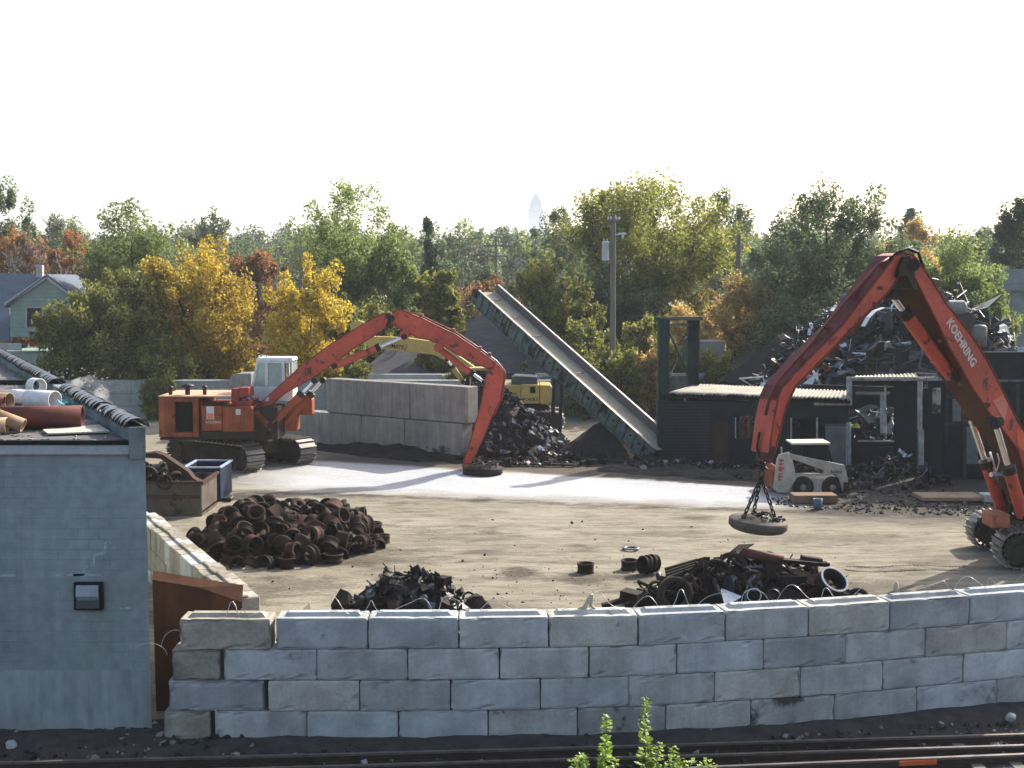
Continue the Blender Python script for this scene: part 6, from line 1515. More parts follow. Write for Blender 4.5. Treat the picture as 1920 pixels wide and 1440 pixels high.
mb = MB(); mb.sheet([A(568, 1142, 29.5), A(582, 1129, 29.6), A(583, 1150, 29.3)], 0.01); tag(mb.build('torn_sheet', M('cream_plastic', (0.62, 0.54, 0.33), None, 4, 0.6)), 'torn cream coloured scrap sheet behind the front wall left of the engine heap', 'plastic sheet')

# large mixed heap behind the front wall on the right
Hx, Hy = 5.85, 31.2
h2 = msurf(Hx, Hy, 3.15, 1.75, 1.22, pw=1.7)
mound('scrap_heap_core', (Hx, Hy), 3.0, 1.6, 1.1, RUST_D, 'dark rusty core of the wide scrap heap behind the front wall', 'scrap heap', 0.15, 14, pw=1.7)
heap('mixed_scrap', 'wide heap of dark rusty rings, plates and castings behind the right half of the front wall', 'scrap heap', 330, h2, (Hx, Hy, 3.1, 1.7), [RUST_D, STEELB, RUST, STEELG, TRACKF], [45, 25, 16, 5, 14], {'chunk': 3, 'ring': 5, 'plate': 4, 'bar': 3, 'tube': 3, 'wire': 1}, (0.10, 0.34), 71, 0.25, 0.8)
def ringobj(name, label, cat, px, py, Y, r, hgt, rot, mat, th=0.3, rim=None):
    c = A(px, py, Y); t = thing(name, label, cat, tuple(c)) if rim else None
    M4 = Matrix.Translation(c) @ Matrix.Rotation(rot[2], 4, 'Z') @ Matrix.Rotation(rot[0], 4, 'X') @ Matrix.Rotation(rot[1], 4, 'Y')
    mb = MB(); mb.lathe([(r, -hgt / 2), (r, hgt / 2), (r * (1 - th), hgt / 2), (r * (1 - th), -hgt / 2)], 34, M4)
    o = mb.build('body' if rim else name, mat, t)
    if rim:
        mb = MB(); mb.lathe([(r * 0.985, hgt / 2 + .003), (r * 0.985, hgt / 2 + .025), (r * 0.86, hgt / 2 + .025), (r * 0.86, hgt / 2 + .003)], 34, M4); mb.build('bright_rim', rim, t)
    else: tag(o, label, cat)
ringobj('machined_ring', 'dark cast ring with a bright white machined rim on the right of the scrap heap', 'ring', 1558, 1094, 30.0, 0.36, 0.32, (R(42), R(14), R(8)), RUST_D, 0.26, M('bright_machined_metal', (0.72, 0.70, 0.68), (0.6, 0.58, 0.56), 4, 0.4))
ringobj('cast_ring', 'large dark cast ring on edge at the left front of the scrap heap', 'ring', 1266, 1114, 30.0, 0.42, 0.22, (R(78), 0, R(15)), TRACKF, 0.3)
ringobj('cast_ring', 'large rusty half buried ring arching on the crest of the scrap heap', 'ring', 1372, 1066, 30.9, 0.40, 0.12, (R(72), 0, R(-8)), RUST, 0.3)
ringobj('cast_ring', 'rusty ring leaning in the middle of the scrap heap', 'ring', 1365, 1098, 30.6, 0.36, 0.22, (R(65), 0, R(-10)), RUST_D, 0.35)
ringobj('cast_ring', 'red-brown ring at the front centre of the scrap heap', 'ring', 1410, 1092, 30.4, 0.30, 0.18, (R(70), 0, R(20)), RUST, 0.4)
ringobj('small_rim', 'thin bright wheel trim ring at the front of the scrap heap', 'ring', 1414, 1116, 29.6, 0.17, 0.03, (R(70), R(20), R(-35)), ALU, 0.12)
pipe('rusty_pipe', 'long rusty pipe lying across the crest of the scrap heap', A(1392, 1035, 31.0), A(1468, 1050, 30.9), 0.115, PIPER, 0.03)
mb = MB(); mb.beam(A(1462, 1050, 30.9), A(1552, 1058, 31.0), 0.3, 0.09); tag(mb.build('steel_beam', RUST_D), 'dark flat steel beam at the top right of the scrap heap', 'beam')
mb = MB(); mb.beam(A(1502, 1047, 31.1), A(1540, 1053, 31.1), 0.22, 0.16); mb.beam(A(1540, 1053, 31.1), A(1556, 1058, 31.1), 0.05, 0.05); tag(mb.build('axle', RUST), 'rusty tapered axle lying on top of the flat steel beam', 'axle')
mb = MB(); p_ = [A(1405, 1040, 31.3), A(1436, 1054, 31.2), A(1437, 1068, 31.0), A(1424, 1076, 30.9), A(1404, 1066, 31.0)]
mb.sheet(p_, 0.02); mb.sheet([p_[1], A(1450, 1066, 31.5), A(1446, 1082, 31.3), p_[2]], 0.02); tag(mb.build('crumpled_panel', M('pale_bluegrey_panel', (0.30, 0.36, 0.40), (0.2, 0.24, 0.27), 3, 0.4)), 'crumpled pale blue-grey panel near the crest of the scrap heap', 'metal panel')
mb = MB(); mb.sheet([A(1340, 1060, 31.2), A(1376, 1055, 31.3), A(1372, 1048, 31.6), A(1362, 1048, 31.6)], 0.02); tag(mb.build('metal_sheet', STEELG), 'grey sheet under the arching rusty ring on the scrap heap', 'metal sheet')
mb = MB(); mb.sheet([A(1352, 1105, 29.6), A(1372, 1113, 29.5), A(1390, 1119, 29.4), A(1360, 1135, 29.2)], 0.03); mb.sheet([A(1352, 1104, 29.6), A(1356, 1104, 29.6), A(1391, 1118, 29.4), A(1386, 1121, 29.4)], 0.012); tag(mb.build('bent_sheet', [ALU]), 'bent sheet with a bright torn edge at the front of the scrap heap', 'metal sheet')
mb = MB(); mb.beam(A(1130, 1136, 29.8), A(1180, 1122, 30.0), 0.16, 0.10); mb.beam(A(1168, 1112, 30.2), A(1200, 1120, 30), 0.4, 0.2); tag(mb.build('bent_bar', RUST_D), 'dark bent bar sticking out of the left end of the scrap heap', 'bar')
mb = MB(); a, b = A(1250, 1084, 30.6), A(1300, 1066, 30.9)
for k in range(4): mb.beam(a + Vector((0, 0.10 * k, 0.05 * k)), b + Vector((0.05 * k, 0.10 * k, 0.05 * k)), 0.07, 0.07)
tag(mb.build('grille_bars', TRACKF), 'bundle of grey-brown grille bars on the left crest of the scrap heap', 'bars')
mb = MB(); a = A(1500, 1085, 30.7); F = frame(a, (0.95, 0.1)); mb.boxf(F, -0.55, 0.45, -0.25, 0.25, -0.2, 0.12); tag(mb.build('steel_casing', RUST_D, bevel=0.02), 'dark square casing left of the white rimmed ring in the scrap heap', 'casing')
mb = MB(); c = A(1680, 1100, 29.0); rg = random.Random(3); pts = [c + Vector((rg.uniform(-.03, .03), 0, dz)) for dz in (-0.35, -0.15, -0.05, 0.06, 0.13)]; mb.path(pts, [0.05, 0.04, 0.06, 0.05, 0.02], 7)
tag(mb.build('knotted_rag', M('cream_rag', (0.50, 0.45, 0.34), None, 6, 0.9)), 'cream rag knotted on a stake behind the right half of the front wall', 'rag')
q = wall_at(1108); mb = MB(); c = Vector((q.x, q.y + 0.3, TOPZ)); mb.path([c + Vector((dx, 0, dz)) for dx, dz in ((-.25, .04), (-.1, .1), (0, .3), (0.04, 0.36), (.02, .12), (.12, .05))], [.03, .05, .05, .04, .04, .02], 6)
tag(mb.build('knotted_rag', M('cream_rag_cloth', (0.50, 0.45, 0.34), None, 6, 0.9)), 'cream rag caught in the wire on top of the front wall near the middle', 'rag')

# rusty container with scrap and the blue bin at the left
YD = 43.4
ct = thing('scrap_container', 'rusty grey-green scrap container half hidden behind the painted block building', 'container', tuple(A(320, 968, YD)))
a, b = A(230, 905, YD), A(377, 905, YD); zt_ = A(300, 905, YD).z
mb = MB(); mb.box(a.x, b.x, YD, YD + 0.06, 0.0, zt_); mb.box(a.x, b.x, YD + 2.3, YD + 2.36, 0.0, zt_); mb.box(b.x - 0.06, b.x, YD + 0.06, YD + 2.3, 0.0, zt_); mb.box(a.x, b.x, YD + 0.06, YD + 2.3, 0.1, 0.2)
mb.build('body', M('rusty_green_container', (0.10, 0.10, 0.08), (0.075, 0.045, 0.032), 1.4, 0.8, bump=0.2, spot=(0.05, 0.03, 0.022), spot_t=0.55, spot_scale=1.6), ct, bevel=0.02)
mb = MB(); mb.box(a.x, b.x + 0.1, YD - 0.1, YD - 0.002, zt_ - 0.03, zt_ + 0.06); mb.box(a.x, b.x, YD - 0.08, YD - 0.002, zt_ * 0.55, zt_ * 0.55 + 0.08); mb.box(b.x + 0.002, b.x + 0.1, YD - 0.002, YD + 2.3, zt_ - 0.03, zt_ + 0.06); mb.build('rim', RUST, ct)
mb = MB(); pts = [(268, 851), (290, 848), (306, 853), (325, 866), (340, 876), (352, 884), (362, 897), (378, 905)]
lo_ = [(377, 907), (350, 905), (335, 903), (318, 890), (312, 868), (300, 860), (268, 858)]
mb.prism([A(x, y, YD + 0.5) for x, y in pts + lo_], (0, 0.08, 0)); 
for p, q in zip(pts, pts[1:]): mb.beam(A(*p, YD + 0.8), A(*q, YD + 0.8), 0.7, 0.03)
tag(mb.build('curved_plate', RUST), 'big curved rusty plate lying over the scrap container', 'steel plate')
heap('container_scrap', 'tangle of rusty rings and scrap filling the container beside the block building', 'scrap heap', 170, lambda x, y: 1.1 + 0.35 * max(0, -11.4 - x), (-12.3, 43.75, 0.85, 0.4), [RUST_D, STEELB, RUST, ALU], [45, 35, 20, 2], {'ring': 3, 'chunk': 3, 'plate': 2, 'tube': 2, 'wire': 2}, (0.1, 0.35), 81)
ringobj('wheel_ring', 'rusty spoked ring leaning on the front of the scrap container', 'ring', 308, 904, 43.2, 0.27, 0.08, (R(62), 0, R(25)), RUST, 0.22)
YE = 46.3
bn = thing('blue_bin', 'dark blue open steel bin with a pale rim behind the rusty container', 'bin', tuple(A(385, 945, YE)))
a, b = A(345, 945, YE), A(414, 945, YE); zt_ = A(385, 878, YE).z; yb_ = YE + 1.9
mb = MB(); mb.box(a.x, b.x, YE, YE + 0.05, 0.08, zt_); mb.box(a.x, b.x, yb_ - 0.05, yb_, 0.08, zt_); mb.box(a.x, a.x + 0.05, YE + 0.05, yb_ - 0.05, 0.08, zt_); mb.box(b.x - 0.05, b.x, YE + 0.05, yb_ - 0.05, 0.08, zt_); mb.box(a.x + .05, b.x - .05, YE + .05, yb_ - .05, 0.08, 0.14)
mb.build('body', BLUEBIN, bn)
mb = MB(); w_ = 0.06
for x0, x1, y0, y1 in ((a.x - .04, b.x + .04, YE - .04, YE + .06), (a.x - .04, b.x + .04, yb_ - .06, yb_ + .04), (a.x - .04, a.x + .06, YE + .061, yb_ - .061), (b.x - .06, b.x + .04, YE + .061, yb_ - .061)): mb.box(x0, x1, y0, y1, zt_ + .001, zt_ + .05)
mb.build('rim', M('pale_blue_rim', (0.36, 0.42, 0.48), (0.2, 0.25, 0.32), 3, 0.5), bn)
mb = MB(); mb.box(b.x - 0.1, b.x + 0.35, YE + 0.1, YE + 0.3, 0.0, 0.14); mb.tube((b.x + 0.3, YE, 0.09), (b.x + 0.3, YE + 0.5, 0.09), 0.09, n=12); mb.build('skid_foot', GREASE, bn)
# loose scraps on the yard and along the rails
heap('yard_litter', 'small dark scraps and stones scattered over the dirt yard', 'litter', 110, lambda x, y: 0.0, (0.5, 36.5, 9.5, 6.5), [DUSTSOIL, RUST_D, STONE, STEELB], [40, 25, 22, 10], {'chunk': 7, 'plate': 1, 'bar': 1}, (0.015, 0.06), 91)
heap('yard_litter', 'dark crumbs and oily scraps around the brake drums and scrap heaps', 'litter', 170, lambda x, y: 0.0, (2.2, 33.6, 7.0, 2.2), [BLACKSOIL, RUST_D, STEELB], [60, 25, 15], {'chunk': 7, 'plate': 1, 'wire': 1}, (0.012, 0.05), 92)
heap('trackside_litter', 'stones and scraps strewn along the foot of the front wall beside the rails', 'litter', 1500, lambda x, y: ZR + 0.03, (0, 24.3, 13.5, 1.5), [BALLAST, STONE, BLACKSOIL, TIMBER, RUST_D], [50, 16, 25, 2, 6], {'chunk': 10, 'bar': 0.4, 'plate': 0.8}, (0.02, 0.085), 93)
heap('trackside_litter', 'pale rubble below the gap between the building and the front wall', 'litter', 160, lambda x, y: ZR + 0.05, (-6.9, 24.5, 1.3, 0.6), [STONE, BALLAST, BLACKSOIL], [40, 30, 30], {'chunk': 10}, (0.04, 0.13), 94)
mb = MB(); rr = random.Random(2)
for c, s in ((A(440, 1378, 24.5), 0.16), (A(455, 1384, 24.4), 0.13), (A(425, 1386, 24.3), 0.12)):
    junk(mb, rr, c, 'chunk', s * 1.5, 0, 0.6)
tag(mb.build('soil_lump', BLACKSOIL, bevel=0.03), 'dark lumps of soil against the lowest blocks at the left end of the front wall', 'soil lumps')
for i, (px, py, s) in enumerate(((22, 1396, 0.13), (1895, 1345, 0.14))):
    mb = MB(); junk(mb, rr, P(px, py, ZR + 0.1), 'chunk', s, 0, 0.4); tag(mb.build('broken_stone', [CONC, CONC_L][i], bevel=0.03), ['pale broken concrete lump at the foot of the painted building', 'white broken concrete piece at the foot of the wall at the right edge'][i], 'stone')

# ============================================================ BACKGROUND BUILDINGS
bk = thing('concrete_wall', 'long pale stained concrete wall along the back of the yard under the trees', 'wall', (-12, 75, 0))
mb = MB(); x = -30.0; rng = random.Random(2)
while x < 1.5:
    L_ = 1.9; 
    for ci in range(3): mb.box(x + 0.01, x + L_ - 0.01, 75 + rng.uniform(-.03, .03), 75.8, ci * 0.76, ci * 0.76 + 0.745)
    x += L_
mb.build('blocks', M('mossy_pale_concrete', (0.30, 0.32, 0.31), (0.17, 0.19, 0.18), 0.8, 0.9, bump=0.2, vary=0.1), bk)
a, b = A(277, 790, 74.8), A(297, 790, 74.8)
mb = MB(); mb.box(a.x, b.x, 74.6, 74.94, 0, 1.75); mb.build('dark_opening', BLACK, bk)
bk2 = thing('concrete_wall', 'pale panelled concrete wall behind the yellow excavator and the conveyor', 'wall', (5, 77, 0))
mb = MB()
for i in range(9):
    mb.box(1.6 + i * 1.3, 2.86 + i * 1.3, 76 + 0.02 * (i % 2), 76.3, 0, 2.45 - 0.1 * (i % 3))
mb.build('panel', M('grey_green_concrete', (0.20, 0.225, 0.21), (0.11, 0.13, 0.12), 0.9, 0.9, streak=0.3), bk2)
mb = MB(); mb.box(1.4, 13.4, 76.35, 76.6, 2.1, 2.6); mb.build('rear_course', CONC_L, bk2)
mb = MB(); a, b = A(1175, 760, 78), A(1236, 760, 78); mb.box(a.x, b.x + 2, 77.4, 82, 0, A(1200, 712, 78).z); tag(mb.build('brick_outbuilding', BRICK), 'low brown brick outbuilding behind the foot of the conveyor', 'outbuilding')
mb = MB(); mb.box(-9.6, -2.0, 77.5, 78, 0, 2.45); tag(mb.build('white_wall', CONC_L), 'low white wall behind the far block stack under the grey roof', 'wall')

def house(label, px0, px1, py_e, py_r, Y, dep, rf, wallm, axis='x', chim=None, hip=0.0, zr_=None):
    """gable or hip roofed house, ridge along x; px0-px1 eave ends, py_e eave row, py_r ridge row"""
    a, b = A(px0, py_e, Y), A(px1, py_e, Y); ze = a.z; zr2 = A((px0 + px1) / 2, py_r, Y + dep / 2).z
    t = thing('house', label, 'house', ((a.x + b.x) / 2, Y + dep / 2, 0))
    mb = MB(); mb.box(a.x + 0.4, b.x - 0.4, Y + 0.4, Y + dep - 0.4, 0, ze - 0.02); mb.build('wall', wallm, t)
    h_ = hip * (b.x - a.x)
    vs = [(a.x, Y, ze), (b.x, Y, ze), (b.x, Y + dep, ze), (a.x, Y + dep, ze), (a.x + h_, Y + dep / 2, zr2), (b.x - h_, Y + dep / 2, zr2)]
    mb = MB(); mb.add(vs, [(0, 1, 5, 4), (2, 3, 4, 5), (1, 2, 5), (3, 0, 4), (3, 2, 1, 0)]); rfo = mb.build('roof', rf, t)
    if chim:
        c = A(chim[0], chim[1], Y + dep / 2); mb = MB(); mb.box(c.x - 0.35, c.x + 0.35, c.y - 0.35, c.y + 0.35, zr2 - 1.0, c.z); mb.build('chimney', BRICK, rfo)
    return t, a, b, ze, zr2
house('house with a steep grey shingle roof and a brown brick chimney behind the conveyor', 838, 1062, 700, 590, 86, 9, SHINGLE, BRICK, chim=(881, 566), hip=0.14)
house('low house with a grey hipped roof between the far boom and the block stack', 655, 862, 714, 648, 82, 8, SHINGLE, CREAM, hip=0.33)
# brown roofed house by the shed (gable end towards the yard)
Yh = 74.0
t = thing('house', 'house with a dark brown gable roof behind the burnt shed', 'house', tuple(A(1450, 800, Yh).xy.to_3d()))
pk, pl, pr_ = A(1456, 629, Yh + 1), A(1352, 716, Yh), A(1540, 716, Yh)
mb = MB(); mb.box(pl.x + 0.3, pr_.x, Yh + 0.3, Yh + 8, 0, pl.z - 0.05); mb.build('wall', M('dark_brown_wall', (0.07, 0.055, 0.05), None, 2, 0.9), t)
mb = MB(); rb = A(1500, 636, Yh + 8); mb.add([pl, pr_ + Vector((0, 0, 0)), pk, (pk.x + 2.6, Yh + 8, pk.z), (pl.x, Yh + 8, pl.z), (pr_.x, Yh + 8, pl.z)], [(0, 1, 2), (0, 2, 3, 4), (1, 5, 3, 2), (4, 3, 5), (0, 4, 5, 1)]); mb.build('roof', SHINGLE_R, t)
# mint sided house at the left
Yl = 88.0
t = thing('house', 'mint green sided house with a blue-grey roof at the left edge of the photo', 'house', tuple(A(40, 760, Yl).xy.to_3d()))
def L_(px, py, Y=Yl): return A(px, py, Y)
g = [L_(19, 632), L_(130, 632), L_(130, 556), L_(88, 522), L_(19, 568)]
mb = MB(); mb.prism(g, (0, 6, 0)); mb.prism([L_(-80, 800), L_(140, 800), L_(140, 664), L_(-80, 664)], (0, 8, 0)) ; mb.build('wall', SIDING, t)
mb = MB()
for k, y in enumerate(range(534, 632, 8)):
    x0 = 19 if y > 568 else 19 + (568 - y) * 1.5; x1 = 130 if y > 552 else 88 + (y - 522) * 1.2
    mb.beam(L_(x0, y, Yl - 0.01), L_(x1, y, Yl - 0.01), 0.02, 0.025)
mb.build('siding_lap', M('mint_siding_lap', (0.18, 0.26, 0.23), None, 2, 0.8), t)
mb = MB(); mb.beam(L_(10, 572, Yl - 0.15), L_(88, 518, Yl - 0.15), 0.3, 0.25); mb.beam(L_(88, 518, Yl - 0.15), L_(134, 552, Yl - 0.15), 0.3, 0.25); mb.beam(L_(-60, 650, Yl - 0.3), L_(40, 650, Yl - 0.3), 0.2, 0.5); mb.build('barge_board', TRIM, t)
mb = MB(); 
mb.add([L_(-90, 640, Yl - 0.2), L_(20, 640, Yl - 0.2), L_(20, 640, Yl + 7), L_(112, 512, Yl + 7), L_(-90, 510, Yl + 7)], [(0, 1, 2, 3, 4)]) if False else mb.prism([L_(-90, 640, Yl + 0.3), L_(18, 640, Yl + 0.3), L_(18, 575, Yl + 3.0), L_(100, 514, Yl + 5.5), L_(-90, 511, Yl + 5.5)], (0, 0.25, 0.0))
mb.prism([L_(9, 572, Yl - 0.3), L_(88, 514, Yl - 0.3), L_(136, 550, Yl - 0.3), L_(136, 554, Yl - 0.3), L_(88, 518, Yl - 0.3), L_(9, 577, Yl - 0.3)], (0, 6, 0)); rfo = mb.build('roof', SHINGLE_B, t)
mb = MB(); c = L_(74, 497, Yl + 5); mb.box(c.x - 0.2, c.x + 0.25, c.y - 0.2, c.y + 0.2, L_(74, 520, Yl + 5).z, c.z); mb.build('chimney', CONC_L, rfo)
mb = MB(); mb.prism([L_(51, 578, Yl - 0.05), L_(78, 578, Yl - 0.05), L_(78, 612, Yl - 0.05), L_(51, 612, Yl - 0.05)], (0, 0.04, 0)); wn_ = mb.build('window', GLASS_D, t)
mb = MB(); mb.beam(L_(49, 576, Yl - .05), L_(49, 614, Yl - .05), .08, .1); mb.beam(L_(80, 576, Yl - .05), L_(80, 614, Yl - .05), .08, .1); mb.beam(L_(49, 576, Yl - .05), L_(80, 576, Yl - .05), .1, .08); mb.build('frame', TRIM, wn_)
mb = MB(); a, b = A(1292, 720, 79), A(1358, 720, 79); mb.box(a.x, b.x, 79, 85, 0, A(1320, 640, 79).z); tag(mb.build('garage', M('dim_beige_wall', (0.25, 0.225, 0.185), (0.2, 0.18, 0.15), 1, 0.9)), 'plain beige garage wall behind the green steel tower', 'garage')
mb = MB(); a, b = A(1898, 600, 95), A(1990, 600, 95); z1_ = A(1900, 545, 95).z; mb.box(a.x, b.x, 95, 105, 0, z1_); mb.box(a.x - 0.3, b.x, 94.6, 105.3, z1_ + 0.002, z1_ + 0.5); mb.box(a.x - 0.1, b.x, 94.8, 105, z1_ + 0.52, z1_ + 1.6); tag(mb.build('flat_roofed_building', M('grey_blue_wall', (0.24, 0.27, 0.29), None, 1, 0.8)), 'grey-blue flat roofed building among the trees at the right edge', 'building')
mb = MB(); a, b = A(1240, 610, 150), A(1262, 580, 150)
for i, (px0, px1, y0, y1) in enumerate(((1238, 1290, 566, 590), (1400, 1440, 590, 612), (840, 866, 560, 572))):
    mb = MB(); Yb = 118 + 10 * i; a, b = A(px0, y1, Yb), A(px1, y1, Yb); zt = A(px0, y0, Yb).z; ze = A(px0, y1, Yb).z
    th_ = thing('house', ['pale house with a low roof seen through the trees right of the utility pole', 'small pale house behind the vine covered pole', 'grey roofed house far behind the conveyor top'][i], 'house', ((a.x + b.x) / 2, Yb + 4, 0))
    mb.box(a.x, b.x, Yb, Yb + 7, 0, ze); mb.build('wall', CREAM, th_)
    mb = MB(); mb.add([(a.x - .3, Yb - .3, ze), (b.x + .3, Yb - .3, ze), (b.x + .3, Yb + 7.3, ze), (a.x - .3, Yb + 7.3, ze), (a.x, Yb + 3.5, zt), (b.x, Yb + 3.5, zt)], [(0, 1, 5, 4), (2, 3, 4, 5), (1, 2, 5), (3, 0, 4), (3, 2, 1, 0)]); mb.build('roof', M('pale_grey_roof', (0.3, 0.3, 0.31), None, 1, 0.8), th_)
# distant tower with a pointed roof
Yp = 2800.0
t = thing('skyscraper', 'far off hazy tower with a pointed pyramid roof above the trees', 'tower', (A(1003, 530, Yp).x, Yp, 0))
ap = A(1006, 360, Yp); e0_, e1_ = A(993, 381, Yp), A(1016, 381, Yp)
wd = (e1_.x - e0_.x) / 2 ; cx = (e0_.x + e1_.x) / 2
mb = MB(); mb.box(cx - wd, cx + wd, Yp - wd, Yp + wd, 0, e0_.z); mb.box(cx - wd * 1.25, cx + wd * 1.25, Yp - wd * 1.25, Yp + wd * 1.25, 0, A(990, 392, Yp).z)
for s in (-1, 1): mb.box(cx + s * wd * 0.8 - 1, cx + s * wd * 0.8 + 1, Yp - wd - 0.5, Yp - wd + 1, e0_.z - 1, e0_.z + 4)
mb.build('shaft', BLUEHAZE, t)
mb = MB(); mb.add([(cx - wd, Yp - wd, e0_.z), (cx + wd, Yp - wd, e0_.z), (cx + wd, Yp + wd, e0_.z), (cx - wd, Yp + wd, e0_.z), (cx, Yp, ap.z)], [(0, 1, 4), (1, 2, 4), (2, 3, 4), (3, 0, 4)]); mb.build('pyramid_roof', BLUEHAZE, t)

# utility poles
def upole(label, px, ytop, Y, r, arms, transformer=False, lean=0.0):
    b = A(px, ytop, Y); t = thing('utility_pole', label, 'utility pole', (b.x, Y, 0))
    mb = MB(); mb.tube((b.x + lean, Y, 0), (b.x, Y, b.z), r, r * 0.72, n=12); mb.build('pole', WOODP, t)
    for (dy, wdt) in arms:
        mb = MB(); z = b.z - dy; mb.beam((b.x - wdt, Y - r, z), (b.x + wdt, Y - r, z), 0.1, 0.12); ar = mb.build('crossarm', WOODP, t)
        mb = MB()
        for s in (-0.9, -0.4, 0.4, 0.9): mb.lathe([(0, 0), (0.05, 0), (0.065, 0.08), (0.04, 0.14), (0, 0.15)], 8, Matrix.Translation((b.x + s * wdt, Y - r, z + 0.06)), closed=False)
        mb.build('insulator', TRANSF, ar)
    if transformer:
        c = A(1135, 489, Y - 0.5); zt = A(1135, 456, Y - 0.5).z
        mb = MB(); mb.lathe([(0, c.z), (0.2, c.z), (0.21, c.z + 0.05), (0.21, zt), (0.23, zt + 0.01), (0.23, zt + 0.06), (0.12, zt + 0.12), (0, zt + 0.13)], 20, Matrix.Translation((c.x, c.y, 0)), closed=False)
        for s in (-0.1, 0.1): mb.lathe([(0, 0), (.03, 0), (.03, .16), (0, .18)], 8, Matrix.Translation((c.x + s, c.y, zt + 0.1)), closed=False)
        mb.build('transformer', TRANSF, t)
        mb = MB(); mb.beam((c.x + 0.15, c.y, (c.z + zt) / 2 + .3), (b.x, Y, (c.z + zt) / 2 + .3), .06, .06); mb.beam((c.x + 0.15, c.y, (c.z + zt) / 2 - .3), (b.x, Y, (c.z + zt) / 2 - .3), .06, .06); mb.build('bracket', STEELG, t)
        a = A(1156, 441, Y); mb = MB(); mb.beam((b.x, Y, a.z), (b.x + 0.55, Y - 0.2, a.z + 0.1), .06, .06); mb.box(b.x + 0.3, b.x + 0.75, Y - 0.35, Y - 0.05, a.z + 0.02, a.z + 0.14); mb.box(b.x + 0.5, b.x + 0.62, Y - 0.3, Y - 0.1, a.z - 0.2, a.z + 0.02); mb.build('street_light', ALU, t)
    return t
upole('tall weathered wooden utility pole with a grey transformer drum beside the big yellow-green tree', 1150, 403, 76, 0.2, [(0.35, 0.35)], True)
upole('brown vine covered utility pole between the green tower and the brown roofed house', 1385, 440, 86, 0.2, [])
upole('thin far utility pole with crossarms standing above the conveyor top', 930, 450, 112, 0.14, [(0.5, 1.1), (1.4, 1.0)])

# ============================================================ TREES AND PLANTS
def leafcloud(rs, C, sig, n, size, elong=1.5, droop=0.0, stretch=0.5):
    """n leaf quads scattered round clump centres C (m,3) with spread sig (m,) -> (4n,3)"""
    m = len(C); idx = rs.randint(0, m, n)
    # shells rather than solid balls: leaves sit on the outside of each clump
    d = rs.normal(size=(n, 3)); d /= np.linalg.norm(d, axis=1)[:, None]
    rad = sig[idx] * (0.35 + 0.75 * rs.rand(n) ** 0.6)
    # clumps stretch along the branch they grow on: outwards and up
    ax = C - np.array([[C[:, 0].mean(), C[:, 1].mean(), C[:, 2].min() * 0.5 + C[:, 2].mean() * 0.35]]); ax[:, 2] = np.abs(ax[:, 2]) + 0.6
    ax /= np.linalg.norm(ax, axis=1)[:, None]; ax = ax[idx]
    al = (d * ax).sum(1)[:, None]
    d = d * 0.72 + ax * al * stretch
    c = C[idx] + d * rad[:, None]
    a = rs.normal(size=(n, 3)); a[:, 2] -= droop; a /= np.linalg.norm(a, axis=1)[:, None]
    b = np.cross(a, rs.normal(size=(n, 3))); b /= np.linalg.norm(b, axis=1)[:, None]
    s = size * (0.6 + 0.8 * rs.rand(n)); a = a * (s * elong / 2)[:, None]; b = b * (s / 2)[:, None]
    V = np.empty((n, 4, 3)); V[:, 0] = c - a; V[:, 1] = c + b * 0.9 - a * 0.1; V[:, 2] = c + a; V[:, 3] = c - b * 0.9 + a * 0.1
    return V.reshape(-1, 3)
